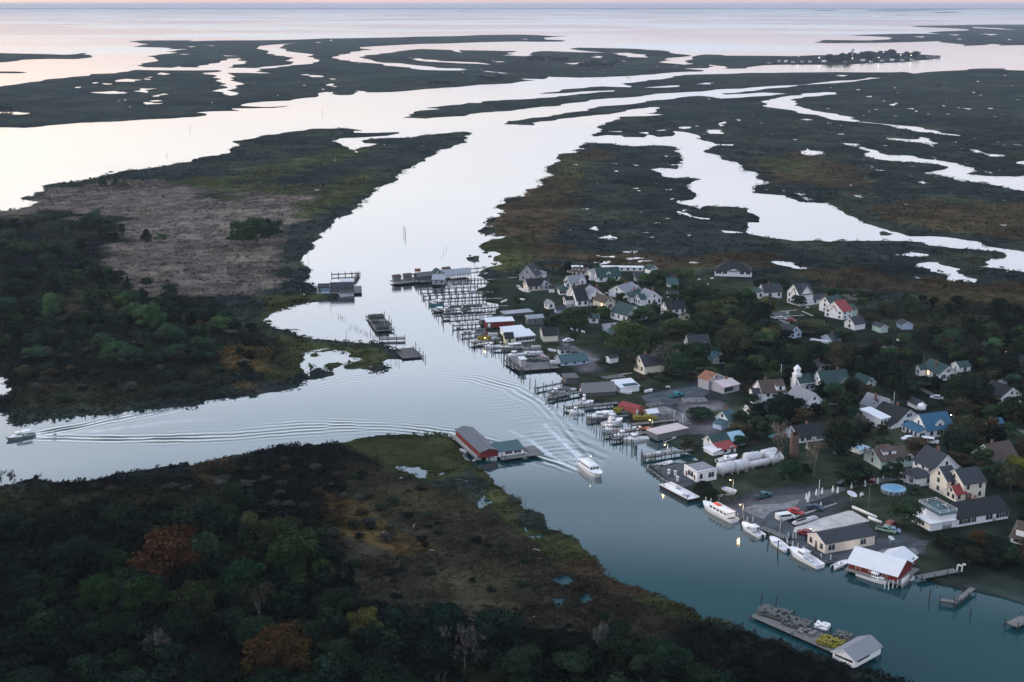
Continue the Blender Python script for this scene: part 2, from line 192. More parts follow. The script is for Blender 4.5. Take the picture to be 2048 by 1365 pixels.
# ------------------------------------------------------------------ colour zones of the ground (albedo)
C_DARK, C_BROWN, C_OLIVE, C_TAN, C_OCHRE, C_LAWN, C_WOOD, C_ASPH, C_GRAV = (.037, .052, .048), (.084, .064, .040), (.072, .084, .036), (.185, .155, .130), (.12, .085, .035), (.032, .046, .034), (.015, .021, .018), (.050, .062, .075), (.20, .19, .20)
ZONES = [
 (C_WOOD, 'P -300,440 120,430 250,445 275,490 200,505 245,570 400,600 470,625 480,650 520,650 600,690 560,760 430,800 -300,860'),
 (C_TAN, 'P -100,425 60,395 180,368 330,365 420,400 520,392 600,380 640,400 605,440 560,475 570,520 560,560 530,600 400,600 300,590 245,560 200,505 280,480 250,440 60,430'),
 (C_OLIVE, 'P 330,365 420,340 560,320 700,285 760,290 700,340 640,380 560,385 440,395'),
 (C_OLIVE, 'P 430,345 520,335 560,350 500,372'), (C_DARK, 'P 240,345 430,300 560,262 700,258 760,280 560,330 440,360 300,360'), (C_DARK, 'P 440,380 620,340 700,320 760,290 940,262 860,320 700,380 600,372'),
 (C_OLIVE, 'P 640,380 760,340 720,400 640,430 600,450 590,420'), (C_DARK, 'P 565,480 640,440 620,500 600,560 560,620 545,600'),
 (C_OLIVE, 'P 520,600 600,590 660,600 560,640 520,660 600,680 700,685 800,720 760,745 640,740 560,770 520,760 560,720'), (C_OCHRE, 'P 445,700 480,693 540,710 535,745 470,742'), (C_OCHRE, 'P 490,775 515,770 512,785 488,790'),
 (C_BROWN, 'P 1020,390 1180,300 1300,340 1200,420 1120,480 1000,500 980,470'), (C_OLIVE, 'P 1120,310 1200,320 1180,360 1130,350'), (C_DARK, 'P 1180,330 1320,300 1420,420 1500,450 1480,480 1200,500 1100,500 1150,430'),
 (C_BROWN, 'P 1500,320 1600,300 1720,340 1740,385 1600,372 1520,350'), (C_OLIVE, 'P 1500,320 1560,310 1620,330 1560,345'), (C_BROWN, 'P 1720,410 1860,398 2100,415 2100,480 1900,470 1780,440'),
 (C_OLIVE, 'P 965,480 1060,470 1080,520 1010,560 970,530'), (C_BROWN, 'P 1060,490 1160,500 1300,515 1480,500 1560,520 1540,545 1380,540 1200,530 1080,530'), (C_BROWN, 'P 1600,540 1800,545 2100,580 2300,600 2300,640 2000,620 1760,590 1640,570'),
 (C_DARK, 'P 1440,480 1700,478 1840,500 2000,520 1900,560 1760,545 1600,515'), (C_LAWN, 'P 960,560 1100,535 1300,545 1420,560 1560,570 1700,600 1800,640 1950,700 2300,760 2300,1300 2048,1205 1860,1160 1640,1120 1400,1000 1250,860 1160,790 1090,720 1000,660 960,620'),
 (C_GRAV, 'P 1120,735 1150,725 1130,700 1110,690 1140,688 1175,720 1190,740 1160,745'), (C_ASPH, 'P 1275,800 1300,780 1420,765 1480,780 1440,800 1380,830 1320,835'), (C_GRAV, 'P 1280,830 1350,820 1440,850 1400,870 1320,860'), (C_GRAV, 'P 1370,812 1440,805 1450,828 1390,835'),
 (C_ASPH, 'P 1408,1002 1470,1000 1560,985 1640,985 1690,1000 1660,1030 1740,1040 1850,1100 1760,1125 1650,1122 1540,1075'), (C_ASPH, 'P 1300,936 1330,935 1380,930 1400,960 1360,975'), (C_GRAV, 'P 1450,1010 1560,1000 1600,1015 1560,1030 1480,1030'),
 (C_GRAV, 'P 1750,1100 1840,1090 1860,1120 1780,1135'), (C_BROWN, 'P 1400,870 1480,870 1500,895 1420,890'),
 (C_WOOD, 'P 1790,610 1900,600 2200,640 2200,780 1980,760 1880,720 1800,680'), (C_WOOD, 'P 1480,700 1560,690 1660,760 1640,860 1580,860 1500,830'), (C_WOOD, 'P 1860,1080 2200,1080 2300,1230 2048,1180 1900,1120'),
 (C_WOOD, 'P -300,980 300,970 560,900 700,900 820,950 960,1010 1060,1060 1180,1160 1400,1260 1700,1340 1900,1560 -300,1560'),
 ((.050, .046, .034), 'P 700,930 820,950 960,1010 1060,1060 1180,1160 1400,1260 1300,1290 900,1240 700,1200 660,1080'), (C_OLIVE, 'P 560,900 780,868 900,870 960,930 920,960 800,950 700,900'), (C_OLIVE, 'P 940,940 1010,960 1060,1050 1150,1070 1210,1150 1300,1190 1480,1260 1400,1255 1200,1180 1100,1100 1000,1020'),
 (C_OCHRE, 'P 650,990 720,1000 800,1050 860,1100 780,1120 700,1080'), (C_BROWN, 'P 1100,1120 1200,1130 1300,1200 1200,1190'), (C_BROWN, 'P 380,920 480,900 460,960 400,990'),
]
zone_m = np.zeros((MH, MW), np.uint8)
for i, (c, s) in enumerate(ZONES): fill(poly(s), zone_m, i + 1)
ZC = np.array([C_DARK] + [z[0] for z in ZONES])
def vnoise(x, y, s, seed=0):
    """cheap smooth value noise, vectorised"""
    x = np.asarray(x, float) / s + seed * 17.3; y = np.asarray(y, float) / s - seed * 9.1
    xi, yi = np.floor(x).astype(np.int64), np.floor(y).astype(np.int64); fx, fy = x - xi, y - yi
    fx = fx * fx * (3 - 2 * fx); fy = fy * fy * (3 - 2 * fy)
    def h(a, b):
        n = (a * 374761393 + b * 668265263 + seed * 1442695) & 0xffffffff
        n = ((n ^ (n >> 13)) * 1274126177) & 0xffffffff
        return ((n ^ (n >> 16)) & 0xffff) / 65535.0
    return (h(xi, yi) * (1 - fx) + h(xi + 1, yi) * fx) * (1 - fy) + (h(xi, yi + 1) * (1 - fx) + h(xi + 1, yi + 1) * fx) * fy
def zone_colour(px, py, X, Y, blur=5):
    px = np.asarray(px, float); py = np.asarray(py, float); acc = 0
    wx = (vnoise(X, Y, 16, 1) - .5) * 56 + (vnoise(X, Y, 5, 31) - .5) * 14; wy = (vnoise(X, Y, 16, 2) - .5) * 26
    for a, b in ((0, 0), (blur, 1), (-blur, -1), (1, blur * .5), (-1, -blur * .5)):
        acc = acc + ZC[mask_at(zone_m, px + wx + a * 2, py + wy + b)]
    acc = acc / 5; n1, n2 = vnoise(X, Y, 26, 41), vnoise(X, Y, 7, 42); n3 = vnoise(X, Y, 90, 43)
    k = np.clip(n1 - .45, 0, 1)[..., None] * np.where(acc.sum(-1) < .2, 1, -.6)[..., None]
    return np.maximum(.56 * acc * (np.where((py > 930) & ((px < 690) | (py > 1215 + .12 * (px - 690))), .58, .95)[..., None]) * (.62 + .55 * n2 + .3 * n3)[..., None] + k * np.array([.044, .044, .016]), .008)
FLAT = np.zeros((MH, MW), np.uint8)
fill(poly('P 1000,560 1300,535 1560,560 1750,600 1950,690 2400,760 2400,1320 2048,1209 1860,1160 1640,1120 1400,1005 1250,860 1160,790 1090,720 975,655'), FLAT, 1)
GZ = 0.5
HAZE = 4.5e-5

# ------------------------------------------------------------------ material helpers
MATS = {}
def mat(name, colr=(.5, .5, .5), rough=.8, nscale=None, namt=.25, bump=0, spec=.3, metal=0, emit=None, attr=None, objcol=False, stretch=None, stain=0):
    if name in MATS: return MATS[name]
    m = bpy.data.materials.new(name); m.use_nodes = True; t = m.node_tree; b = t.nodes['Principled BSDF']
    b.inputs['Roughness'].default_value = rough; b.inputs['Metallic'].default_value = metal
    b.inputs['Specular IOR Level'].default_value = spec
    src = None
    if attr:
        a = t.nodes.new('ShaderNodeAttribute'); a.attribute_name = attr; src = a.outputs['Color']
    if objcol:
        oi = t.nodes.new('ShaderNodeObjectInfo')
        if src is None: src = oi.outputs['Color']
        else:
            mm = t.nodes.new('ShaderNodeMix'); mm.data_type = 'RGBA'; mm.blend_type = 'MULTIPLY'; mm.inputs[0].default_value = 1
            t.links.new(src, mm.inputs[6]); t.links.new(oi.outputs['Color'], mm.inputs[7]); src = mm.outputs[2]
    if src is None:
        rgb = t.nodes.new('ShaderNodeRGB'); rgb.outputs[0].default_value = (*colr, 1); src = rgb.outputs[0]
    if nscale:
        tcn = t.nodes.new('ShaderNodeTexCoord'); mp_ = t.nodes.new('ShaderNodeMapping'); t.links.new(tcn.outputs['Object'], mp_.inputs[0])
        if stretch: mp_.inputs['Scale'].default_value = stretch
        nz_ = t.nodes.new('ShaderNodeTexNoise'); nz_.inputs['Scale'].default_value = nscale; nz_.inputs['Detail'].default_value = 5; nz_.inputs['Roughness'].default_value = .65
        t.links.new(mp_.outputs[0], nz_.inputs[0])
        mr = t.nodes.new('ShaderNodeMapRange'); mr.inputs[1].default_value = .3; mr.inputs[2].default_value = .7; mr.inputs[3].default_value = 1 - namt; mr.inputs[4].default_value = 1 + namt
        t.links.new(nz_.outputs[0], mr.inputs[0])
        sc_ = t.nodes.new('ShaderNodeVectorMath'); sc_.operation = 'SCALE'; t.links.new(src, sc_.inputs[0]); t.links.new(mr.outputs[0], sc_.inputs['Scale']); src = sc_.outputs[0]
        if bump:
            bp = t.nodes.new('ShaderNodeBump'); bp.inputs['Strength'].default_value = 1; bp.inputs['Distance'].default_value = bump
            t.links.new(nz_.outputs[0], bp.inputs['Height']); t.links.new(bp.outputs[0], b.inputs['Normal'])
    t.links.new(src, b.inputs['Base Color'])
    if emit:
        b.inputs['Emission Color'].default_value = (*emit[0], 1); b.inputs['Emission Strength'].default_value = emit[1]
    MATS[name] = m; return m
def mesh_np(name, V, Fc, m=None, colr=None, smooth=False):
    """V (n,3), Fc (k,3|4) -> mesh"""
    me = bpy.data.meshes.new(name); V = np.asarray(V, np.float32); Fc = np.asarray(Fc, np.int32)
    me.vertices.add(len(V)); me.vertices.foreach_set('co', V.ravel())
    k, s = Fc.shape; me.loops.add(k * s); me.loops.foreach_set('vertex_index', Fc.ravel())
    me.polygons.add(k); me.polygons.foreach_set('loop_start', np.arange(k, dtype=np.int32) * s); me.polygons.foreach_set('loop_total', np.full(k, s, np.int32))
    if smooth: me.polygons.foreach_set('use_smooth', np.ones(k, bool))
    me.update(calc_edges=True)
    if colr is not None:
        ca = me.color_attributes.new('tint', 'FLOAT_COLOR', 'POINT'); c4 = np.ones((len(V), 4), np.float32); c4[:, :3] = colr; ca.data.foreach_set('color', c4.ravel())
    if m: me.materials.append(m)
    return me
def link(name, me, parent=None, kind=None, label=None, cat=None, group=None, loc=None):
    o = bpy.data.objects.new(name, me); col.objects.link(o)
    if parent: o.parent = parent
    if loc is not None: o.location = loc
    if kind: o['kind'] = kind
    if label: o['label'] = label
    if cat: o['category'] = cat
    if group: o['group'] = group
    return o

# ------------------------------------------------------------------ water
def water_mat():
    m = bpy.data.materials.new('water'); m.use_nodes = True; t = m.node_tree; t.nodes.clear()
    n = lambda k, **kw: [setattr(x := t.nodes.new(k), a, b) for a, b in kw.items()] and x or t.nodes[-1]
    L = t.links.new
    tcn = t.nodes.new('ShaderNodeTexCoord')
    # fine ripple
    n1 = t.nodes.new('ShaderNodeTexNoise'); n1.inputs['Scale'].default_value = 1.6; n1.inputs['Detail'].default_value = 3; L(tcn.outputs['Object'], n1.inputs[0])
    n2 = t.nodes.new('ShaderNodeTexNoise'); n2.inputs['Scale'].default_value = .012; n2.inputs['Detail'].default_value = 3
    mp_ = t.nodes.new('ShaderNodeMapping'); mp_.inputs['Scale'].default_value = (.25, 1, 1); L(tcn.outputs['Object'], mp_.inputs[0]); L(mp_.outputs[0], n2.inputs[0])
    bs = t.nodes.new('ShaderNodeMapRange'); bs.inputs[1].default_value = .4; bs.inputs[2].default_value = .65; bs.inputs[3].default_value = .008; bs.inputs[4].default_value = .035; L(n2.outputs[0], bs.inputs[0])
    bp = t.nodes.new('ShaderNodeBump'); bp.inputs['Strength'].default_value = 1; L(bs.outputs[0], bp.inputs['Distance']); L(n1.outputs[0], bp.inputs['Height'])
    # bands of wind-ruffled and slick water far out
    n3 = t.nodes.new('ShaderNodeTexNoise'); n3.inputs['Scale'].default_value = .0011; n3.inputs['Detail'].default_value = 6
    mp3 = t.nodes.new('ShaderNodeMapping'); mp3.inputs['Scale'].default_value = (.5, .6, 1); L(tcn.outputs['Object'], mp3.inputs[0]); L(mp3.outputs[0], n3.inputs[0])
    rr = t.nodes.new('ShaderNodeMapRange'); rr.inputs[1].default_value = .42; rr.inputs[2].default_value = .62; rr.inputs[3].default_value = .06; rr.inputs[4].default_value = .26; L(n3.outputs[0], rr.inputs[0])
    gl = t.nodes.new('ShaderNodeBsdfGlossy'); L(rr.outputs[0], gl.inputs['Roughness']); L(bp.outputs[0], gl.inputs['Normal']); gl.inputs['Color'].default_value = (.97, .98, 1, 1)
    df = t.nodes.new('ShaderNodeBsdfDiffuse')
    # body colour: sediment over the shallows, darker teal in the channel
    n4 = t.nodes.new('ShaderNodeTexNoise'); n4.inputs['Scale'].default_value = .02; L(tcn.outputs['Object'], n4.inputs[0])
    cr_ = t.nodes.new('ShaderNodeValToRGB'); ramp(cr_, [(.3, (.004, .036, .045)), (.75, (.009, .054, .063))]); L(n4.outputs[0], cr_.inputs[0]); L(cr_.outputs[0], df.inputs[0])
    lw = t.nodes.new('ShaderNodeLayerWeight'); lw.inputs['Blend'].default_value = .5
    fr = t.nodes.new('ShaderNodeValToRGB'); ramp(fr, FRES); fr.color_ramp.interpolation = 'EASE'
    L(lw.outputs['Facing'], fr.inputs[0])
    mx = t.nodes.new('ShaderNodeMixShader'); L(fr.outputs[0], mx.inputs[0]); L(df.outputs[0], mx.inputs[1]); L(gl.outputs[0], mx.inputs[2])
    # foam
    at = t.nodes.new('ShaderNodeAttribute'); at.attribute_name = 'tint'
    nf = t.nodes.new('ShaderNodeTexNoise'); nf.inputs['Scale'].default_value = 2.2; nf.inputs['Detail'].default_value = 4; L(tcn.outputs['Object'], nf.inputs[0])
    mr = t.nodes.new('ShaderNodeMapRange'); mr.inputs[1].default_value = .42; mr.inputs[2].default_value = .6; L(nf.outputs[0], mr.inputs[0])
    sp_ = t.nodes.new('ShaderNodeSeparateColor'); L(at.outputs['Color'], sp_.inputs[0])
    mu = t.nodes.new('ShaderNodeMath'); mu.operation = 'MULTIPLY'; L(sp_.outputs[0], mu.inputs[0]); L(mr.outputs[0], mu.inputs[1])
    fo = t.nodes.new('ShaderNodeBsdfDiffuse'); fo.inputs[0].default_value = (.95, .97, 1, 1)
    mf = t.nodes.new('ShaderNodeMixShader'); L(mu.outputs[0], mf.inputs[0]); L(mx.outputs[0], mf.inputs[1]); L(fo.outputs[0], mf.inputs[2])
    o_ = t.nodes.new('ShaderNodeOutputMaterial'); L(mf.outputs[0], o_.inputs[0])
    return m
f1 = lambda v: (v, v, v)
# Facing = 1 - cos(angle to the normal): 1 at the horizon
FRES = [(0, f1(.02)), (.50, f1(.02)), (.57, f1(.045)), (.63, f1(.24)), (.685, f1(.57)), (.74, f1(.79)), (.81, f1(.92)), (.92, f1(.98))]
WM = water_mat()
V = [(-30000, -1500, 0), (30000, -1500, 0), (30000, 41500, 0), (-30000, 41500, 0)] + [tuple(G(*q)) for q in ((-28, 960), (1232, 960), (1232, 740), (-28, 740))]   # leaves out the wake sheet
link('water', mesh_np('water', V, [[0, 1, 5, 4], [1, 2, 6, 5], [2, 3, 7, 6], [3, 0, 4, 7]], WM, colr=(0, 0, 0)), kind='structure')
# ------------------------------------------------------------------ land
GM = mat('marsh_ground', attr='tint', rough=1, spec=0, nscale=.09, namt=.6, bump=1.2)
def inside(c, wp):
    p = np.array([(v.x, v.y) for v in wp]); q = np.roll(p, -1, 0); r = np.zeros(len(c), bool)
    for (ax, ay), (bx, by) in zip(p, q):
        if ay == by: continue
        m = (ay <= c[:, 1]) != (by <= c[:, 1])
        if m.any(): r[m] ^= c[m, 0] < ax + (c[m, 1] - ay) * (bx - ax) / (by - ay)
    return r
def build_land(name, wp, k):
    px = topx(wp); a = np.array(px)
    x0, x1, y0, y1 = a[:, 0].min(), a[:, 0].max(), a[:, 1].min(), a[:, 1].max()
    pts = [p.copy() for p in wp]; faces = [list(range(len(pts)))]; holes = []
    for q in pond_w:
        c = topx(q)[0:1]
        if mask_box(q, x0, x1, y0, y1):
            s = len(pts); pts += [p.copy() for p in q]; faces.append(list(range(s, s + len(q)))); holes.append(q)
    # interior points on a jittered grid of the photograph
    step = 9
    gx, gy = np.meshgrid(np.arange(max(x0, -300), min(x1, 2390), step), np.arange(max(y0, 0), min(y1, 1550), step * .55))
    gx = gx.ravel() + rng.uniform(-3, 3, gx.size); gy = gy.ravel() + rng.uniform(-1.6, 1.6, gy.size)
    # never right beside the coast
    ok = np.ones(gx.size, bool)
    for dx, dy in ((0, 0), (3, 0), (-3, 0), (0, 2), (0, -2)): ok &= mask_at(land_m, gx + dx, gy + dy) == k + 1
    gx, gy = gx[ok], gy[ok]; X, Y = Gn(gx, gy)
    nb = len(pts); pts += [Vector((x, y)) for x, y in zip(X, Y)]
    vc, ed, fc, ov, oe, of = geometry.delaunay_2d_cdt(pts, [(f[i - 1], f[i]) for f in faces for i in range(len(f))], [], 0, 1e-4)
    fc = [f for f in fc if len(f) == 3]; VC = np.array([(v.x, v.y) for v in vc]); FA = np.array(fc); cen = VC[FA].mean(1)
    ins = inside(cen, wp)
    for q in holes:
        b = np.array([(p.x, p.y) for p in q]); lo, hi = b.min(0), b.max(0)
        c = ((cen > lo) & (cen < hi)).all(1) & ins
        if c.any(): i_ = np.where(c)[0]; ins[i_[inside(cen[i_], q)]] = False
    keep = [f for f, o in zip(fc, ins) if o]
    P = np.array([(v.x, v.y) for v in vc]); T = np.array(keep, np.int32)
    # boundary edges
    cnt = {}
    for f in keep:
        for i in range(3):
            e = (f[i], f[(i + 1) % 3]); kx = (min(e), max(e)); cnt.setdefault(kx, []).append(e)
    bnd = [v[0] for v in cnt.values() if len(v) == 1]
    isb = np.zeros(len(P), bool)
    for e in bnd: isb[e[0]] = isb[e[1]] = True
    px_, py_ = PXn(P[:, 0], P[:, 1])
    flat = mask_at(FLAT, px_, py_) > 0
    z = .42 + .35 * (vnoise(P[:, 0], P[:, 1], 9, 3) - .3) + .25 * (vnoise(P[:, 0], P[:, 1], 40, 4) - .3)
    z = np.where(flat, GZ, z); z = np.where(isb, np.where(flat, .34, .16), z)
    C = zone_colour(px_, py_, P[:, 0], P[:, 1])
    C = C * (1 + .5 * (vnoise(P[:, 0], P[:, 1], 22, 5) - .5) + .35 * (vnoise(P[:, 0], P[:, 1], 70, 6) - .5))[:, None]
    bv = sorted({v for e in bnd for v in e}); mp_ = {v: len(P) + i for i, v in enumerate(bv)}
    Vv = np.zeros((len(P) + len(bv), 3)); Vv[:len(P), :2] = P; Vv[:len(P), 2] = z
    for v, j in mp_.items(): Vv[j] = (P[v, 0], P[v, 1], -.5)
    Fs = list(T); sk = [(e[1], e[0], mp_[e[0]]) for e in bnd] + [(e[1], mp_[e[0]], mp_[e[1]]) for e in bnd]
    Fc = np.vstack([T, np.array(sk, np.int32)]) if sk else T
    Cc = np.vstack([C, np.tile((.03, .03, .028), (len(bv), 1))])
    link(name.split('.')[0], mesh_np(name, Vv, Fc, GM, colr=Cc), kind='structure')
    return len(Fc)
def mask_box(q, x0, x1, y0, y1):
    c = np.array(topx(q)); m = c.mean(0)
    return x0 - 5 < m[0] < x1 + 5 and y0 - 3 < m[1] < y1 + 3
tot = 0
for k, (nm, wp) in enumerate(land_w.items()): tot += build_land(nm, wp, k)
print('land tris', tot)
# far shore on the horizon
fs = []; n = 60
for i in range(n + 1):
    x = -24000 + 48000 * i / n; h = 22 + 14 * random.random()
    fs += [(x, 39000 + 600 * random.random(), -1), (x, 39300, h), (x, 41200, h * .9), (x, 41300, -1)]
fq = [(4 * i + j, 4 * i + 4 + j, 4 * i + 5 + j, 4 * i + 1 + j) for i in range(n) for j in range(3)]
link('far_shore_hills', mesh_np('far_shore', fs, fq, mat('far_woods', (.03, .04, .04), nscale=.01)), kind='structure')

# ------------------------------------------------------------------ wakes: a finely divided sheet of the same water
def wake_sheet():
    arms = [  # px polyline, wavelength, amplitude, half width, crest offset sign
        ('P 1188,935 1160,890 1120,845 1080,806 1030,778 960,757 880,747 780,748 690,757 610,776', 3.0, .10, 5.0),
        ('P 1160,945 1120,930 1060,912 980,888 900,866 800,856 700,850 600,848 480,858', 3.0, .12, 4.8),
        ('P 1150,940 1090,915 1020,880 940,840 860,810 780,800 700,806', 2.6, .006, 16.0),
        ('P 60,871 110,862 180,850 260,832 330,819 400,806 460,795 560,775', 2.8, .12, 4.2),
        ('P 60,876 200,878 330,878 480,872 620,862 760,852 860,846', 3.2, .10, 5.5),
        ('P 300,870 520,850 700,830 860,815 980,815', 3.0, .004, 22.0)]
    gx, gy = np.meshgrid(np.arange(-30, 1235, 1.7), np.arange(738, 962, .85))
    sh = gx.shape; X, Y = Gn(gx.ravel(), gy.ravel()); H = np.zeros(X.size); FO = np.zeros(X.size)
    def dist(pts):
        P = [G(*p).xy for p in poly(pts)]
        best = np.full(X.size, 1e9); sgn = np.zeros(X.size); al = np.zeros(X.size); s = 0
        for a, b in zip(P, P[1:]):
            d = b - a; L = d.length; d = d / L
            t = np.clip((X - a.x) * d.x + (Y - a.y) * d.y, 0, L); qx = X - a.x - t * d.x; qy = Y - a.y - t * d.y
            r = np.hypot(qx, qy); c = r < best; best = np.where(c, r, best); sgn = np.where(c, np.sign(d.x * qy - d.y * qx), sgn); al = np.where(c, s + t, al); s += L
        return best, sgn, al, s
    for pts, lam, amp, hw in arms:
        b, sg, al, S = dist(pts); d = b * sg + (vnoise(X, Y, 12, 8) - .5) * 1.6 + (vnoise(X, Y, 4, 9) - .5) * .7
        env = np.exp(-(b / (hw * (.5 + .9 * al / S))) ** 2) * np.clip(al / 6, 0, 1) * (1 - al / S) ** .8 * (.3 + 1.2 * vnoise(X, Y, 9, 11))
        H += amp * env * np.cos(2 * math.pi * d / lam)
    # short crests thrown off the fast boat, on its landward side
    b, sg, al, S = dist('P 1195,925 1175,890 1150,850 1110,810')
    ph = (X * .8 + Y * .6)
    H += .075 * vnoise(X, Y, 4, 50) * 1.6 * np.exp(-((b - 2) / 5.5) ** 2) * np.clip(al / 5, 0, 1) * np.cos(2 * math.pi * ph / 5.2) * (1 - al / S * .8)
    b, sg, al, S = dist('P 1165,935 1110,890 1050,840 980,800')
    H += .04 * vnoise(X, Y, 5, 52) * np.exp(-(b / 7) ** 2) * np.clip(al / 5, 0, 1) * np.cos(2 * math.pi * (Y * .95 - X * .3) / 3.6 + 5 * vnoise(X, Y, 9, 5)) * (1 - al / S * .8)
    # foam ridges
    for pts, wd, st in (('P 1168,928 1145,902 1122,880 1108,868 1090,850', 1.0, 1.3), ('P 1150,938 1115,920 1090,903 1060,880 1020,862', .9, 1.1), ('P 1185,935 1175,945 1190,955 1204,945', 1.2, 1.0), ('P 1160,932 1120,893 1080,862', 3.6, .35),
                        ('P 70,872 110,874', 1.2, 1.2), ('P 80,868 200,862 330,845 430,838', 1.8, .5), ('P 1200,938 1205,920', .8, .5)):
        b, sg, al, S = dist(pts); FO = np.maximum(FO, st * np.exp(-(b / wd) ** 2) * (1 - al / S * .7))
    FO *= .35 + 1.1 * vnoise(X, Y, 3, 51)
    u = ((gx.ravel() + 30) / 1265); v = (gy.ravel() - 738) / 224
    fade = np.clip(np.minimum(np.minimum(u, 1 - u) * 14, np.minimum(v, 1 - v) * 9), 0, 1)
    keepland = mask_at(land_m, gx.ravel(), gy.ravel()) > 0
    Zz = .001 + H * fade
    V_ = np.stack([X, Y, Zz], 1); r, c = sh; idx = np.arange(r * c).reshape(sh)
    q = np.stack([idx[1:, :-1], idx[1:, 1:], idx[:-1, 1:], idx[:-1, :-1]], -1).reshape(-1, 4)
    wet = ~(keepland[q].all(1)); q = q[wet]
    cc = np.stack([FO * fade, 0 * FO, 0 * FO], 1)
    link('water', mesh_np('wake_water', V_, q, WM, colr=cc, smooth=True), kind='structure')
wake_sheet()
# ------------------------------------------------------------------ building kit
M_ = {
 'white': mat('white_siding', (.82, .82, .84), .6, nscale=1.5, namt=.07, stretch=(.3, .3, 6)), 'cream': mat('cream_siding', (.74, .68, .57), .6, nscale=1.5, namt=.07, stretch=(.3, .3, 6)), 'tan': mat('tan_siding', (.56, .51, .44), .7, nscale=1.5, namt=.1),
 'beige': mat('beige_siding', (.72, .63, .55), .6, nscale=1.2, namt=.06, stretch=(3, 3, .3)), 'grey': mat('grey_siding', (.36, .36, .39), .7, nscale=2, namt=.12), 'weather': mat('weathered_boards', (.15, .155, .16), .9, nscale=3, namt=.3, stretch=(2, 2, .3)), 'dark': mat('dark_boards', (.10, .10, .105), .9, nscale=3, namt=.3, stretch=(2, 2, .3)),
 'red': mat('red_boards', (.16, .022, .018), .75, nscale=3, namt=.2, stretch=(4, 4, .3)), 'brick_red': mat('rust_red', (.30, .09, .06), .8, nscale=3, namt=.2), 'mint': mat('mint_siding', (.46, .56, .53), .7, nscale=2, namt=.08), 'lblue': mat('light_blue_siding', (.42, .52, .68), .6, nscale=2, namt=.06), 'lgreen': mat('pale_green_siding', (.16, .25, .19), .7, nscale=2, namt=.1), 'yellow': mat('yellow_and_lamplit_siding', (.70, .68, .42), .7, nscale=2, namt=.06),
 'r_slate': mat('slate_shingles', (.034, .040, .050), .85, nscale=5, namt=.3, bump=.02), 'r_green': mat('dark_green_shingles', (.024, .054, .054), .8, nscale=5, namt=.25, bump=.02), 'r_teal': mat('teal_roofing', (.035, .085, .10), .6, nscale=4, namt=.2), 'r_blue': mat('blue_metal_roof', (.008, .08, .15), .5, nscale=1, namt=.08, stretch=(4, .2, 1)), 'r_grey': mat('grey_shingles', (.20, .21, .24), .85, nscale=5, namt=.18, bump=.02), 'r_brown': mat('brown_shingles', (.075, .055, .048), .85, nscale=5, namt=.25, bump=.02), 'r_red': mat('red_roof', (.22, .03, .03), .6, nscale=2, namt=.2), 'r_rust': mat('rusty_roof', (.22, .10, .065), .8, nscale=1.5, namt=.4), 'r_black': mat('black_shingles', (.014, .017, .020), .85, nscale=5, namt=.3), 'r_slate2': mat('grey_metal_roof', (.085, .095, .115), .5, nscale=.9, namt=.3, stretch=(3, .4, 1)), 'r_white': mat('white_metal_roof', (.62, .63, .67), .4, nscale=.7, namt=.06, stretch=(5, .3, 1)), 'r_tin': mat('old_tin_roof', (.25, .27, .31), .5, nscale=.9, namt=.35, stretch=(3, .4, 1)), 'r_lilac': mat('faded_pink_roof', (.50, .42, .43), .7, nscale=1.2, namt=.15), 'r_lblue': mat('pale_blue_metal', (.26, .42, .52), .5, nscale=1, namt=.1),
 'trim': mat('white_trim', (.78, .78, .79), .5), 'glass': mat('window_glass', (.012, .016, .024), .08, spec=.6), 'door': mat('door_paint', (.10, .10, .11), .5), 'door_blue': mat('blue_door', (.03, .16, .35), .5), 'door_white': mat('white_door', (.72, .72, .74), .5), 'brickc': mat('chimney_brick', (.16, .08, .06), .9, nscale=8, namt=.3), 'conc': mat('concrete', (.42, .40, .39), .9, nscale=.35, namt=.25), 'wood': mat('dock_boards', (.155, .16, .16), .9, nscale=2.5, namt=.3), 'pile': mat('wet_piling', (.035, .038, .036), .8, nscale=5, namt=.4), 'pilew': mat('white_capped_piling', (.6, .6, .6), .7), 'steel': mat('galvanised_steel', (.35, .36, .37), .4, metal=.6), 'tank': mat('tank_paint', (.54, .54, .57), .5, nscale=.8, namt=.15), 'rust': mat('rusty_steel', (.11, .075, .058), .85, nscale=.6, namt=.5, stretch=(1, 1, .3)),
 'tyre': mat('tyre_rubber', (.012, .012, .012), .9), 'pot': mat('crab_pot_wire', (.10, .11, .11), .9, nscale=3, namt=.5), 'poty': mat('yellow_crab_pots', (.20, .175, .03), .8, nscale=3, namt=.5), 'hull': mat('boat_gelcoat', (.80, .80, .82), .35, nscale=1, namt=.03), 'deck': mat('boat_deck', (.62, .63, .66), .7), 'hullg': mat('green_antifouling', (.02, .09, .07), .6), 'orange': mat('orange_cover', (.75, .12, .04), .7), 'engine': mat('outboard_black', (.015, .015, .018), .35), 'bluep': mat('blue_plastic', (.02, .14, .45), .5), 'pool': mat('pool_cover_water', (.16, .34, .50), .15, nscale=.5, namt=.15), 'ivy': mat('ivy_leaf', (.03, .045, .02), .9), 'rope': mat('rubbish_heap', (.2, .2, .21), .9, nscale=2, namt=.7),
 'lampglow': mat('lamp_glow_yellow', (1, .6, .2), emit=((1, .55, .16), 22)), 'lampwhite': mat('lamp_glow_white', (1, .95, .8), emit=((1, .9, .7), 14)), 'winlit': mat('lit_window', (1, .7, .4), emit=((1, .55, .22), 3.0)),
}
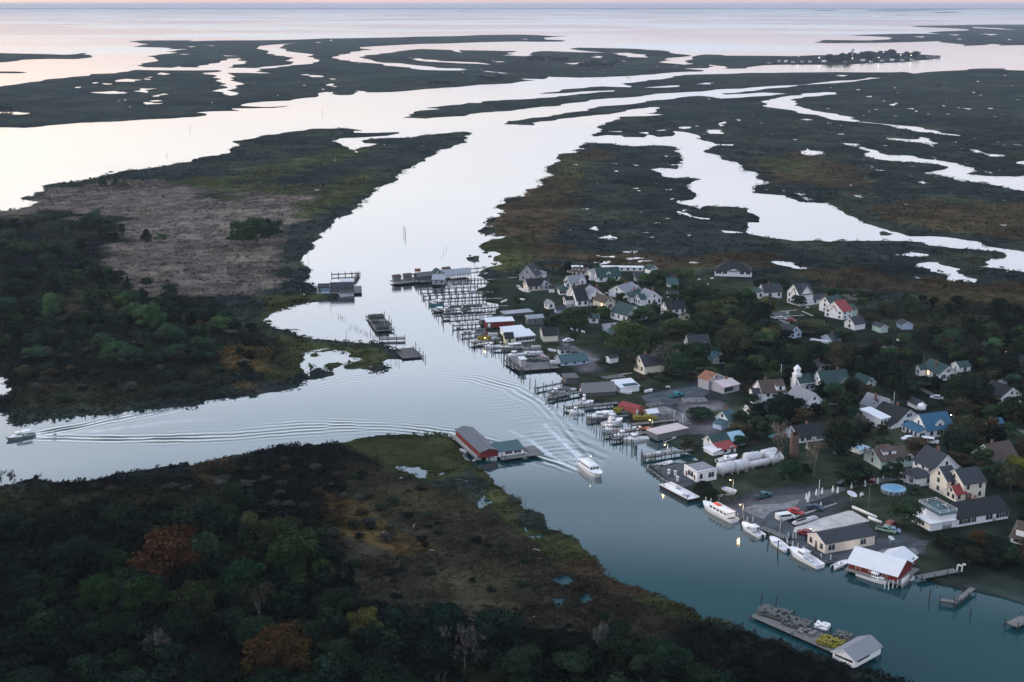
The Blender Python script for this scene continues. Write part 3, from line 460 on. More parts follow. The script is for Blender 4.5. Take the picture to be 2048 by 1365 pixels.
def mb(name, boxes, m, parent=None, loc=None, **kw):
    """boxes: list of (x0,x1,y0,y1,z0,z1)"""
    V, Fq = [], []
    for x0, x1, y0, y1, z0, z1 in boxes:
        s = len(V); V += [(x0, y0, z0), (x1, y0, z0), (x1, y1, z0), (x0, y1, z0), (x0, y0, z1), (x1, y0, z1), (x1, y1, z1), (x0, y1, z1)]
        Fq += [(s, s + 3, s + 2, s + 1), (s + 4, s + 5, s + 6, s + 7), (s, s + 1, s + 5, s + 4), (s + 1, s + 2, s + 6, s + 5), (s + 2, s + 3, s + 7, s + 6), (s + 3, s, s + 4, s + 7)]
    return link(name, mesh_np(name, V, Fq, M_[m] if isinstance(m, str) else m), parent, loc=loc, **kw)
def mpoly(name, V, faces, m, parent=None, smooth=False, **kw):
    me = bpy.data.meshes.new(name); me.from_pydata([tuple(v) for v in V], [], faces); me.update()
    if smooth: me.polygons.foreach_set('use_smooth', [True] * len(me.polygons))
    me.materials.append(M_[m] if isinstance(m, str) else m); return link(name, me, parent, **kw)
def lathe(name, prof, m, parent=None, n=14, loc=None, smooth=True, **kw):
    V, Fq = [], []
    for r, z in prof:
        for i in range(n): t = 2 * math.pi * i / n; V.append((r * math.cos(t), r * math.sin(t), z))
    for j in range(len(prof) - 1):
        for i in range(n): k = (i + 1) % n; Fq.append((j * n + i, j * n + k, (j + 1) * n + k, (j + 1) * n + i))
    Fq.append(tuple(range(n))[::-1]); Fq.append(tuple(range((len(prof) - 1) * n, len(prof) * n)))
    return mpoly(name, V, Fq, m, parent, smooth, loc=loc, **kw)
def root(name, loc, rz, label, cat, group=None):
    o = bpy.data.objects.new(name, None); col.objects.link(o); o.location = loc; o.rotation_euler.z = rz; o.empty_display_size = .3
    o['label'] = label; o['category'] = cat
    if group: o['group'] = group
    return o
WIN = {}
def window(parent, x, y, z, side, w_=.95, h_=1.35, lit=False, plain=False):
    w_ *= 1.22; h_ *= 1.18
    """side f: wall faces -y; l: faces -x; r: +x; b: +y. (x,y,z) centre on the wall"""
    key = (round(w_, 2), round(h_, 2), plain)
    if key not in WIN:
        a, b, t = w_ / 2, h_ / 2, .07
        bx = [(-a - t, a + t, -.05, .02, b, b + t), (-a - t, a + t, -.07, .02, -b - t, -b), (-a - t, -a, -.05, .02, -b, b), (a, a + t, -.05, .02, -b, b)]
        if w_ > 1.3: bx += [(-.04, .04, -.045, .02, -b, b)]
        f_ = mb('window', bx, 'trim'); p_ = mb('pane', [(-a, a, -.015, .01, -b, b)], 'glass'); WIN[key] = (f_.data, p_.data)
        bpy.data.objects.remove(f_); bpy.data.objects.remove(p_)
    o = link('window', WIN[key][0], parent, loc=(x, y, z)); o.rotation_euler.z = {'f': 0, 'l': -math.pi / 2, 'r': math.pi / 2, 'b': math.pi}[side]
    p = link('pane', WIN[key][1], o)
    if lit: p.data = p.data.copy(); p.data.materials[0] = M_['winlit']
def door(parent, x, y, side, z0=0, m='door', w_=.95, h_=2.05):
    d = mb('door', [(-w_ / 2, w_ / 2, -.05, .01, 0, h_)], m, parent, loc=(x, y, z0 + .05)); d.rotation_euler.z = {'f': 0, 'l': -math.pi / 2, 'r': math.pi / 2, 'b': math.pi}[side]
    mb('door_frame', [(-w_ / 2 - .1, -w_ / 2, -.06, .01, 0, h_ + .1), (w_ / 2, w_ / 2 + .1, -.06, .01, 0, h_ + .1), (-w_ / 2, w_ / 2, -.06, .01, h_, h_ + .1)], 'trim', d)
def body(rt, L, D, h, ridge='x', pitch=.5, wall='white', roof='r_slate', ox=0, oy=0, oz=0, fw=(), lw=(), st=1, over=.3, chim=None, rake=True, gw=True, wh=None, wz=None):
    """walls + roof at (ox,oy); ridge along x or y, 'hip', 'flat', or 'shed-y' (falls to the front)"""
    if ridge == 'x': rise = D / 2 * pitch
    elif ridge == 'y': rise = L / 2 * pitch
    elif ridge == 'hip': rise = min(L, D) / 2 * pitch
    elif ridge == 'shed-y': rise = D * pitch
    elif ridge == 'shed-x': rise = L * pitch
    else: rise = 0
    x0, x1, y0, y1 = ox, ox + L, oy, oy + D; z0, zt = oz - .15, oz + h
    V = [(x0, y0, z0), (x1, y0, z0), (x1, y1, z0), (x0, y1, z0), (x0, y0, zt), (x1, y0, zt), (x1, y1, zt), (x0, y1, zt)]; Fq = [(0, 1, 5, 4), (1, 2, 6, 5), (2, 3, 7, 6), (3, 0, 4, 7)]
    if ridge == 'x': V += [(x0, (y0 + y1) / 2, zt + rise), (x1, (y0 + y1) / 2, zt + rise)]; Fq += [(4, 8, 7), (5, 6, 9)]
    if ridge == 'y': V += [((x0 + x1) / 2, y0, zt + rise), ((x0 + x1) / 2, y1, zt + rise)]; Fq += [(4, 5, 8), (6, 7, 9)]
    if ridge == 'shed-y': V += [(x0, y1, zt + rise), (x1, y1, zt + rise)]; Fq += [(4, 8, 7), (5, 6, 9), (7, 8, 9, 6)]
    if ridge == 'shed-x': V += [(x1, y0, zt + rise), (x1, y1, zt + rise)]; Fq += [(4, 5, 8), (6, 7, 9), (5, 6, 9, 8)]
    mpoly('wall', V, Fq, wall, rt)
    t = .14; o = over; T = zt + .03
    def slab(q, name='roof'):
        q = [Vector(p) for p in q]; n_ = (q[1] - q[0]).cross(q[2] - q[0]).normalized()
        if n_.z < 0: n_ = -n_
        return q, [p + n_ * t for p in q]
    VV, FF = [], []
    def add(q):
        a, b = slab(q); s = len(VV); k = len(a); VV.extend(a); VV.extend(b)
        FF.append(tuple(range(s + k - 1, s - 1, -1))); FF.append(tuple(range(s + k, s + 2 * k)))
        for i in range(k): j = (i + 1) % k; FF.append((s + i, s + j, s + k + j, s + k + i))
    if ridge == 'x':
        ym = (y0 + y1) / 2; dz = o * rise / (D / 2)
        add([(x0 - o, y0 - o, T - dz), (x1 + o, y0 - o, T - dz), (x1 + o, ym, T + rise), (x0 - o, ym, T + rise)]); add([(x0 - o, ym, T + rise), (x1 + o, ym, T + rise), (x1 + o, y1 + o, T - dz), (x0 - o, y1 + o, T - dz)])
    elif ridge == 'y':
        xm = (x0 + x1) / 2; dz = o * rise / (L / 2)
        add([(x0 - o, y0 - o, T - dz), (xm, y0 - o, T + rise), (xm, y1 + o, T + rise), (x0 - o, y1 + o, T - dz)]); add([(xm, y0 - o, T + rise), (x1 + o, y0 - o, T - dz), (x1 + o, y1 + o, T - dz), (xm, y1 + o, T + rise)])
    elif ridge == 'hip':
        m = min(L, D) / 2; dz = o * rise / m; A = [(x0 - o, y0 - o, T - dz), (x1 + o, y0 - o, T - dz), (x1 + o, y1 + o, T - dz), (x0 - o, y1 + o, T - dz)]
        if L >= D: r1, r2 = (x0 + m, (y0 + y1) / 2, T + rise), (x1 - m, (y0 + y1) / 2, T + rise)
        else: r1, r2 = ((x0 + x1) / 2, y0 + m, T + rise), ((x0 + x1) / 2, y1 - m, T + rise)
        if L >= D: add([A[0], A[1], r2, r1]); add([A[2], A[3], r1, r2]); add([A[3], A[0], r1]); add([A[1], A[2], r2])
        else: add([A[0], A[1], r1]); add([A[2], A[3], r2]); add([A[3], A[0], r1, r2]); add([A[1], A[2], r2, r1])
    elif ridge == 'shed-y':
        dz = o * rise / D; add([(x0 - o, y0 - o, T - dz), (x1 + o, y0 - o, T - dz), (x1 + o, y1 + o, T + rise + dz), (x0 - o, y1 + o, T + rise + dz)])
    elif ridge == 'shed-x':
        dz = o * rise / L; add([(x0 - o, y0 - o, T - dz), (x1 + o, y0 - o, T + rise + dz), (x1 + o, y1 + o, T + rise + dz), (x0 - o, y1 + o, T - dz)])
    else: add([(x0 - o, y0 - o, T), (x1 + o, y0 - o, T), (x1 + o, y1 + o, T), (x0 - o, y1 + o, T)])
    rf = mpoly('roof', VV, FF, roof, rt)
    if rake and ridge in 'xy' and len(ridge) == 1:      # white rake boards on the gables in view
        def board(p, q, nx, ny):
            rb, rfc = [], []; s = 0
            for (a, b, c) in (p, q): rb.extend([(a, b, c - .14), (a, b, c + .06), (a + nx, b + ny, c + .06), (a + nx, b + ny, c - .14)])
            for i in range(4): j = (i + 1) % 4; rfc.append((s + i, s + j, s + 4 + j, s + 4 + i))
            rfc.append((s, s + 3, s + 2, s + 1)); rfc.append((s + 4, s + 5, s + 6, s + 7)); mpoly('rake_board', rb, rfc, 'trim', rf)
        if ridge == 'x':
            for X, nx in ((x0 - o - .003, -.06), (x1 + o + .003, .06)): board((X, y0 - o, T - dz), (X, ym, T + rise), nx, 0); board((X, ym, T + rise), (X, y1 + o, T - dz), nx, 0)
        else: board((x0 - o, y0 - o - .003, T - dz), (xm, y0 - o - .003, T + rise), 0, -.06); board((xm, y0 - o - .003, T + rise), (x1 + o, y0 - o - .003, T - dz), 0, -.06)
    sh = h / st; wh = wh or min(1.35, sh * .5)
    for s in range(st):
        zc = oz + sh * s + (wz or sh * .58)
        for wl, side in ((fw, 'f'), (lw, 'l')):
            if isinstance(wl, int): wl = [((i + .5) / wl, .95) for i in range(wl)]
            for e in wl:
                if e[1] == 'd':
                    if s == 0: door(rt, x0 + e[0] * L if side == 'f' else x0, y0 if side == 'f' else y0 + e[0] * D, side, oz, e[2] if len(e) > 2 else 'door')
                    continue
                ww = e[1]; lit = len(e) > 2
                if side == 'f': window(rt, x0 + e[0] * L, y0, zc, 'f', ww, wh, lit)
                else: window(rt, x0, y0 + e[0] * D, zc, 'l', ww, wh, lit)
    if gw and rise > 1.6:
        if ridge == 'x': window(rt, x0, (y0 + y1) / 2, zt + rise * .38, 'l', .75, 1.0)
        if ridge == 'y': window(rt, (x0 + x1) / 2, y0, zt + rise * .38, 'f', .75, 1.0)
    if chim:
        cx, cy = chim; mb('chimney', [(x0 + cx * L - .3, x0 + cx * L + .3, y0 + cy * D - .3, y0 + cy * D + .3, zt, zt + rise + 1.1)], 'brickc', rf)
    return rise
def dormer(rt, x, y, z, w_, d, h, roof, side='f', gable=True):
    """a small gabled box growing out of a roof; (x,y) centre of its face"""
    if side == 'f': body(rt, w_, d, h, 'y' if gable else 'shed-y', .8 if gable else .15, 'white', roof, x - w_ / 2, y, z, fw=[(.5, min(.8, w_ * .5))], over=.15, gw=False, wh=h * .6)
    else: body(rt, d, w_, h, 'x', .8, 'white', roof, x, y - w_ / 2, z, lw=[(.5, min(.8, w_ * .5))], over=.15, gw=False, wh=h * .6)
def frame3(tag, n_, b_, a_, gz=GZ, prim='B'):
    """N near corner, B right end of the front wall, A far end of the left wall -> origin, angle, L, D"""
    Np, Bp, Ap = (G(*Z(tag, *q), gz) for q in (n_, b_, a_))
    if prim == 'B': dx = (Bp - Np); ang = math.atan2(dx.y, dx.x); L = dx.length; nrm = Vector((-math.sin(ang), math.cos(ang), 0)); D = abs((Ap - Np).dot(nrm))
    else: dy = (Ap - Np); D = dy.length; ang = math.atan2(dy.y, dy.x) - math.pi / 2; ux = Vector((math.cos(ang), math.sin(ang), 0)); L = abs((Bp - Np).dot(ux))
    return Np, ang, L, D
def hm(tag, n_, hpx):
    """wall height in metres from its height in zoomed pixels"""
    px, py = Z(tag, *n_); return hpx / TAG[tag][2] / ppm(px, py) / math.cos(dep_at(px, py))
HOUSES = []
def house(label, tag, n_, b_, a_, hpx, ridge='x', pitch=.6, wall='white', roof='r_slate', cat='house', name='house', prim='B', D=None, L=None, gz=GZ, extra=None, **kw):
    o, ang, L0, D0 = frame3(tag, n_, b_, a_, gz, prim); L = L or L0; D = D or D0
    rt = root(name, o, ang, label, cat, 'houses of the village' if cat == 'house' else 'sheds and workshops'); h = hm(tag, n_, hpx)
    kw.setdefault('st', 2 if h > 4.3 else 1)
    if cat == 'house' and len(HOUSES) % 5 < 3: kw.setdefault('chim', ((.3, .72, .55)[len(HOUSES) % 3], .5))
    rise = body(rt, L, D, h, ridge, pitch, wall, roof, **kw)
    if extra: extra(rt, L, D, h, rise)
    HOUSES.append((o, L, D, ang)); return rt
def wing(**k): return lambda rt, L, D, h, r: [body(rt, *[v * (L, D, h)[i] for i, v in enumerate(w_['s'])], **{**w_['k'], 'ox': w_['o'][0] * L, 'oy': w_['o'][1] * D, 'oz': w_.get('z', 0) * h}) for w_ in k['w']]
W = lambda s, o, z=0, **k: dict(s=s, o=o, z=z, k=k)

# --- upper village
def steep(rt, L, D, h, r):
    dormer(rt, L * .55, D * .2, h + .3, 2.0, 3, 1.5, 'r_slate'); body(rt, L * .55, D * .7, h * .8, 'hip', .5, 'white', 'r_grey', ox=L + .0, oy=-1.5, fw=1)
house('steep gabled lilac grey house with dormer at the end of the plank walk', 'Lb', (480, 365), (600, 290), (285, 325), 75, 'x', 1.15, 'grey', 'r_slate', D=8.5, L=9, lw=2, fw=2, extra=steep)
def longlow(rt, L, D, h, r):
    body(rt, L * .4, D, h * 1.0, 'y', .8, 'grey', 'r_grey', ox=L * .62, oy=-.6, fw=1); mb('picnic_deck', [(-2.5, -.1, 0, D, -.1, .3)], 'trim', rt)
house('long low grey house with black roof on the creek lawn', 'Lb', (385, 500), (680, 478), (345, 440), 70, 'x', .8, 'tan', 'r_black', D=7, lw=(), fw=4, extra=longlow)
house('tiny flat grey shed between the long low house and the white bungalow', 'Lb', (668, 515), (745, 515), (665, 490), 55, 'x', .5, 'white', 'r_black', D=4)
house('white bungalow with a row of dark windows beside the tiny grey shed', 'Lb', (815, 550), (960, 545), (745, 520), 70, 'hip', .45, 'white', 'r_green', D=7, lw=2, fw=4, extra=lambda rt, L, D, h, r: dormer(rt, L * .85, 2, h + .2, 2.4, 3, 2.4, 'r_green'))
house('tall narrow white house with grey gambrel roof', 'Lb', (955, 540), (1060, 530), (930, 470), 150, 'x', .9, 'white', 'r_grey', D=6.5, L=8.5, fw=2, lw=1, st=2, extra=lambda rt, L, D, h, r: dormer(rt, L * .75, -.3, h * .78, 3.4, 4, 2.2, 'r_grey'))
house('low white house with black roof and cream gable ends in the upper row', 'Lb', (1045, 600), (1310, 560), (1030, 480), 60, 'x', .8, 'white', 'r_black', D=8, fw=2, lw=1, extra=lambda rt, L, D, h, r: body(rt, 4.5, 4, h * 1.15, 'y', .9, 'tan', 'r_black', ox=L - 4.6, oy=-2, fw=2))
house('white house with black lean-to roof and a pale timber deck', 'Lb', (1050, 710), (1205, 700), (940, 630), 80, 'x', .75, 'white', 'r_black', fw=2, lw=2, extra=lambda rt, L, D, h, r: (body(rt, 4, 3.5, h * .9, 'x', .7, 'white', 'r_black', ox=-4.02, oy=D * .35, lw=1), mb('deck', [(-7, -.05, -1.5, D * .3, -.1, .35)], 'wood', rt)))
house('tall grey roofed white house behind the black lean-to house', 'Lb', (1210, 690), (1340, 680), (1200, 600), 120, 'y', .8, 'white', 'r_grey', D=9, L=8, fw=2, st=2, extra=lambda rt, L, D, h, r: body(rt, 3, 2, h * .45, 'shed-y', .3, 'trim', 'r_slate', ox=0, oy=-2.02, rake=False))
house('tan house with brown roof and double windows', 'Lb', (1440, 770), (1570, 750), (1345, 700), 110, 'y', .85, 'tan', 'r_brown', D=9.5, fw=[(.5, 1.7)], lw=[(.3, .9, 1)], st=1, gw=True)
house('white house with green roof, front gable and a dark sloping roof light', 'Lb', (1730, 930), (1840, 910), (1540, 850), 95, 'y', .8, 'white', 'r_green', prim='B', D=11, L=9.5, fw=[(.2, .9), (.65, 2.2)], lw=3, extra=lambda rt, L, D, h, r: body(rt, 3, 3, h * 1.3, 'flat', 0, 'white', 'r_grey', ox=L, oy=.5, rake=False))
house('wide light blue house with a grey hip roof and teal front part', 'Lb', (1460, 1095), (1940, 1080), (1345, 1000), 60, 'hip', .35, 'lblue', 'r_grey', D=11, lw=3, extra=lambda rt, L, D, h, r: body(rt, 4.2, 3.5, h, 'shed-y', .25, 'lblue', 'r_teal', ox=.3, oy=-3.5, fw=1, lw=2))
house('small white outhouse with blue green roof beside the dark round tree', 'Lb', (1215, 935), (1345, 935), (1185, 890), 70, 'x', .7, 'white', 'r_green', cat='shed', name='shed', D=4, fw=1)
house('tiny white shed with pale roof, left of the blue grey shed', 'Lb', (655, 745), (740, 735), (622, 725), 70, 'y', .9, 'white', 'r_grey', cat='shed', name='shed', D=3.6, fw=1, lw=1)
house('blue grey shed with white gable next to the tiny white shed', 'Lb', (765, 800), (900, 795), (745, 770), 50, 'x', .8, 'lblue', 'r_slate', cat='shed', name='shed', D=3.6)
house('green roofed white cottage with a centre dormer in the upper village', 'Lb', (1330, 375), (1645, 355), (1285, 320), 65, 'x', 1.0, 'white', 'r_green', D=8, fw=3, lw=2, chim=(.25, .5), extra=lambda rt, L, D, h, r: (dormer(rt, L * .5, .8, h + .2, 2.4, 3, 1.4, 'r_green'), body(rt, 3.5, 3, h * 1.9, 'shed-x', .2, 'white', 'r_grey', ox=-2, oy=D * .6, rake=False)))
house('small cream house with white window hoods beside the green lamp', 'Lb', (1165, 300), (1240, 250), (1095, 250), 60, 'y', .6, 'cream', 'r_brown', D=7, L=6, lw=3, extra=lambda rt, L, D, h, r: [dormer(rt, .6, D * k_, h * .95, 1.1, 1.6, 1.1, 'r_brown', 'l') for k_ in (.2, .5, .8)])
house('long white single wide trailer behind the upper houses, left half', 'Lb', (940, 215), (1130, 215), (940, 190), 45, 'flat', 0, 'white', 'r_white', cat='trailer', name='mobile_home', D=4, fw=4, rake=False)
house('long white trailer with domed end behind the green roofed cottage', 'Lb', (1370, 218), (1955, 225), (1350, 195), 48, 'flat', 0, 'white', 'r_white', cat='trailer', name='mobile_home', D=4, fw=7, rake=False)
house('small white cabin with slate roof right of the green roofed cottage', 'Lb', (1840, 360), (1960, 360), (1812, 320), 60, 'x', .7, 'white', 'r_slate', cat='shed', name='shed', D=5, fw=[(.7, 'd')])
house('white cabin with open end at the edge of the upper marsh', 'Lc', (145, 265), (260, 250), (75, 240), 60, 'y', .9, 'white', 'r_green', cat='shed', name='shed', D=5, L=4.5)
house('white house with big cream gable and slate roof right of the shrub', 'Lb', (1700, 600), (1900, 540), (1650, 520), 80, 'x', .6, 'white', 'r_grey', D=9, fw=2, lw=1, extra=lambda rt, L, D, h, r: body(rt, 5.5, 4, h * 1.1, 'y', .9, 'white', 'r_grey', ox=L * .4, oy=-2, fw=[(.5, 1.8)]))
house('white house with dark green hip roof below the big cream gable', 'Lb', (1780, 660), (1910, 655), (1710, 610), 80, 'hip', .75, 'white', 'r_green', D=8, L=9, fw=2, lw=2)
house('white house with twin dormered wings left of the two storey white house', 'Lc', (90, 695), (230, 680), (0, 640), 90, 'y', .75, 'white', 'r_grey', D=9, L=8, fw=3, lw=3, extra=lambda rt, L, D, h, r: body(rt, 3, 5, h, 'x', .8, 'white', 'r_green', ox=-3.02, oy=.5, lw=2))
house('two storey white house with black roof in the middle of the upper village', 'Lc', (375, 890), (620, 870), (320, 850), 140, 'x', .75, 'white', 'r_black', D=7, st=2, fw=3, lw=2, extra=lambda rt, L, D, h, r: body(rt, 3, 3, h * .45, 'y', .6, 'yellow', 'r_brown', ox=L * .72, oy=-3.02, fw=1))
house('white cabin with dark roof behind the two storey white house', 'Lc', (395, 615), (520, 612), (360, 580), 50, 'x', .7, 'white', 'r_slate', cat='shed', name='shed', D=5, fw=[(.65, 'd')])
house('teal roofed cottage with a pale gable among the upper trees', 'Lc', (385, 440), (520, 435), (358, 400), 40, 'x', .8, 'white', 'r_teal', D=6, fw=1)
house('long white hall with black roof, centre gable and blue door', 'Lc', (1020, 290), (1525, 305), (1020, 240), 70, 'hip', .62, 'white', 'r_black', cat='hall', name='hall', D=13, rake=False, fw=[(.1, 2.4), (.27, 1.8), (.45, 2.8), (.59, 'd', 'door_blue'), (.73, 1.8), (.9, 1.8)], wh=1.0, wz=1.9,
      extra=lambda rt, L, D, h, r: (body(rt, 6.0, 4.5, h * .995, 'y', .45, 'white', 'r_black', ox=L * .35, oy=-.06, gw=False), mb('cupola', [(L * .48 - .4, L * .48 + .4, D / 2 - .4, D / 2 + .4, h + r - .2, h + r + 1)], 'r_black', rt)))
house('white bungalow with slate roof and front porch below the hall', 'Lc', (1690, 600), (1930, 590), (1605, 560), 85, 'x', .85, 'white', 'r_slate', D=7.5, fw=[(.35, 1.3), (.85, .9)], lw=(), chim=(.4, .5), extra=lambda rt, L, D, h, r: body(rt, 3, D * .9, h * .95, 'shed-x', .3, 'white', 'r_green', ox=-3.02, oy=.3, fw=1, lw=2, rake=False))
house('ornate tall white house with sharp gables and slate roof', 'Ld', (258, 705), (385, 690), (130, 665), 155, 'x', .9, 'white', 'r_slate', D=9, L=7.8, st=2, fw=3, lw=3, extra=lambda rt, L, D, h, r: (body(rt, L * .85, 3, h * .995, 'y', 1.1, 'white', 'r_slate', ox=L * .07, oy=-.05, gw=False), body(rt, 2.2, D * .35, h * .99, 'x', 1.6, 'white', 'r_slate', ox=-.06, oy=D * .3, gw=False), body(rt, L * 1.2, D * .7, h * .42, 'x', .5, 'white', 'r_slate', ox=L + .02, oy=.2, fw=3), body(rt, 4, 4, h * .55, 'shed-y', .2, 'white', 'r_teal', ox=L * .9, oy=D * .5, rake=False)))
house('tall white house with green roof behind the red roofed house', 'Ld', (680, 795), (760, 780), (618, 775), 120, 'x', .85, 'white', 'r_green', D=6.5, L=8.5, st=2, lw=1, fw=1, chim=(.1, .5))
house('white house with dark red roof and sharp front gable', 'Ld', (850, 890), (970, 860), (720, 850), 110, 'x', .8, 'white', 'r_red', D=9.5, L=7, st=2, lw=3, fw=2, extra=lambda rt, L, D, h, r: (body(rt, 3, 3.2, h * .995, 'x', 1.3, 'white', 'r_red', ox=-.06, oy=D * .35, gw=False), body(rt, L * .8, D * .7, h * .85, 'x', .5, 'mint', 'r_green', ox=L + .01, oy=1)))
house('white cottage with lilac slate roof and one square window', 'Ld', (1015, 1035), (1160, 1010), (930, 1000), 80, 'x', .85, 'white', 'r_slate', D=6, lw=[(.5, 1.0)], fw=())
house('pale mint gabled shed right of the white cottage', 'Ld', (1370, 1070), (1470, 1060), (1310, 1050), 75, 'y', .6, 'mint', 'r_slate', cat='shed', name='shed', D=6)
house('light blue shed with white door side near the right trees', 'Ld', (1665, 1022), (1800, 1018), (1610, 990), 65, 'y', .5, 'lblue', 'r_slate', cat='shed', name='shed', D=6, L=4.8, lw=2)
house('grey cottage with pale porch left of the olive tree', 'Ld', (130, 1150), (250, 1130), (30, 1140), 70, 'y', .85, 'lblue', 'r_slate', D=8, L=6.5, fw=2)
house('slate roofed low house half hidden by trees, with white awning', 'Ld', (700, 1200), (830, 1180), (650, 1160), 40, 'x', .5, 'lblue', 'r_slate', D=6, fw=1)
# --- waterfront, upper
house('long low open shed with a wavy tin roof on the shore', 'Ra', (760, 240), (1135, 205), (740, 190), 40, 'flat', 0, 'dark', 'r_tin', cat='shed', name='boat_shed', D=6, rake=False)
house('grey weathered shed with tin roof inland of the red shed', 'Ra', (1065, 345), (1275, 330), (1048, 285), 85, 'x', .55, 'weather', 'r_tin', cat='shed', name='shed', D=4, fw=[(.5, .8)])
house('dark red dock shed with white door and flat pale roof', 'Ra', (500, 395), (875, 375), (415, 345), 85, 'shed-y', .12, 'red', 'r_white', cat='shed', name='dock_shed', D=5, over=.25, rake=False, fw=[(.09, 'd', 'door_white')], extra=lambda rt, L, D, h, r: body(rt, L * .85, D, h * .95, 'flat', 0, 'dark', 'r_tin', ox=-L * .1, oy=D + .02, rake=False))
house('white crab house with black roof and yellow lit gable', 'Ra', (755, 605), (868, 600), (700, 555), 75, 'x', .75, 'yellow', 'r_black', cat='shed', name='crab_house', D=5, fw=[(.5, .8)])  # yellow lamplight on the white walls is put into the siding colour
house('long white packing shed with double pale roofs', 'Ra', (870, 590), (1160, 560), (800, 440), 75, 'shed-y', .15, 'white', 'r_white', cat='shed', name='packing_shed', D=7, rake=False, fw=[(.25, 2.5), (.55, 2.5), (.85, 2.0)], extra=lambda rt, L, D, h, r: body(rt, L, D, h * 1.1, 'shed-y', .12, 'white', 'r_white', ox=-.4, oy=D + .02, rake=False))
house('cream shed with black roof and a lit yellow lamp', 'Ra', (1275, 575), (1475, 565), (1203, 500), 85, 'x', .8, 'cream', 'r_black', cat='shed', name='shed', D=6.5)
house('small white hut with flat roof at the head of the blue roofed shed', 'Ra', (1490, 755), (1650, 750), (1478, 690), 70, 'flat', 0, 'white', 'r_slate', cat='shed', name='hut', D=3.5, fw=[(.3, 1.0), (.65, .8), (.85, .8)], rake=False)
house('blue teal roofed long shed with a round grey front', 'Ra', (1520, 905), (1890, 870), (1490, 830), 45, 'x', .6, 'lblue', 'r_teal', cat='shed', name='shed', D=7, fw=3)
house('white block with lilac side on the crab dock', 'Ra', (972, 915), (1040, 910), (925, 850), 95, 'flat', 0, 'grey', 'r_white', cat='shed', name='dock_box', D=4, rake=False, gz=1.1)
house('brown grey boarded shed with a white slatted side by the pier', 'Rb', (490, 195), (660, 185), (430, 130), 75, 'flat', 0, 'dark', 'dark', cat='shed', name='shed', D=6, rake=False)
house('long dark arched shed with rusty lilac roof', 'Rb', (735, 375), (1170, 350), (660, 330), 60, 'x', .7, 'dark', 'weather', cat='shed', name='arched_shed', D=7, rake=False, extra=lambda rt, L, D, h, r: mb('door', [(-.08, 0, D * .55, D * .8, 0, h)], 'door_white', rt))
house('white workshop with teal roof strip beside the arched shed', 'Rb', (1230, 320), (1490, 290), (1150, 240), 70, 'shed-y', .12, 'white', 'r_white', cat='shed', name='workshop', D=7, rake=False, extra=lambda rt, L, D, h, r: mb('teal_roof_panel', [(L * .25, L * .98, .3, 3.2, h + .42, h + .52)], 'r_teal', rt))
house('small red barn with a bright red metal roof by the docks', 'Rb', (1450, 630), (1560, 590), (1400, 560), 85, 'y', .35, 'brick_red', 'r_red', cat='shed', name='red_barn', D=7.5, rake=False, extra=lambda rt, L, D, h, r: door(rt, L * .1, 0, 'f', 0, 'door_white'))
house('little grey green hut with arched white roof beside the red barn', 'Rb', (1620, 660), (1750, 645), (1555, 625), 60, 'x', .5, 'grey', 'r_white', cat='shed', name='hut', D=3.5)
house('long pier shed with a faded pink roof and teal wall', 'Rb', (1740, 970), (2150, 880), (1640, 860), 85, 'flat', 0, 'weather', 'r_lilac', cat='shed', name='pier_shed', D=5.5, rake=False)
# --- middle village
house('cream house with teal roof beside the grey brown tree', 'Rc', (605, 615), (700, 600), (525, 570), 115, 'x', 1.0, 'cream', 'r_slate', D=7, L=9, lw=2, extra=lambda rt, L, D, h, r: dormer(rt, .3, D * .5, h + .8, 2.2, 3, 1.3, 'r_slate', 'l'))
house('tiny white outhouse with arched tin cover, left of the large olive tree', 'Rc', (135, 460), (250, 440), (110, 445), 70, 'x', .5, 'white', 'r_slate', cat='shed', name='shed', D=2.5)
house('white house with two small front gables almost hidden by trees', 'Rc', (1220, 330), (1490, 320), (1130, 300), 100, 'x', .9, 'white', 'r_slate', D=8, fw=3, extra=lambda rt, L, D, h, r: (body(rt, 2.8, 2.5, h, 'y', 1.1, 'white', 'r_slate', ox=0, oy=-.8), body(rt, 4.8, 2.5, h, 'y', .9, 'white', 'r_slate', ox=L - 4.8, oy=-.8)))
house('pale mint gabled house behind the rusty roofed house', 'Rc', (1540, 470), (1690, 465), (1500, 440), 70, 'y', .8, 'mint', 'r_blue', D=8, L=6, fw=1)
house('rusty roofed house with a large pale lilac porch roof', 'Rc', (1690, 880), (1900, 830), (1465, 800), 90, 'x', .25, 'grey', 'r_lilac', D=9, rake=False, extra=lambda rt, L, D, h, r: (body(rt, L * 1.0, D * .6, h * 1.5, 'y', .5, 'grey', 'r_rust', ox=-1, oy=D * .75), mb('green_shade', [(.3, L * .6, -.06, .02, h * .3, h * .9)], 'r_green', rt)))
house('little white house with teal lean-to roof and round porch, above the dock lane', 'Rc', (1745, 1340), (1860, 1300), (1665, 1260), 110, 'x', .9, 'white', 'r_teal', D=5, extra=lambda rt, L, D, h, r: body(rt, 3.5, 3.5, h * .6, 'shed-x', .2, 'lblue', 'r_teal', ox=-3.52, oy=0, rake=False))
house('brown roofed white house with wide dormer behind the broad dark tree', 'Rd', (300, 880), (620, 860), (240, 850), 150, 'x', .8, 'white', 'r_brown', D=8.5, st=2, fw=2, lw=[(.4, 1.5)], extra=lambda rt, L, D, h, r: (dormer(rt, L * .78, .4, h + .3, 3.2, 4, 1.7, 'r_brown', gable=False), body(rt, 3, 3.5, h * .95, 'x', .7, 'white', 'r_slate', ox=-3.02, oy=1, lw=2, fw=1)))
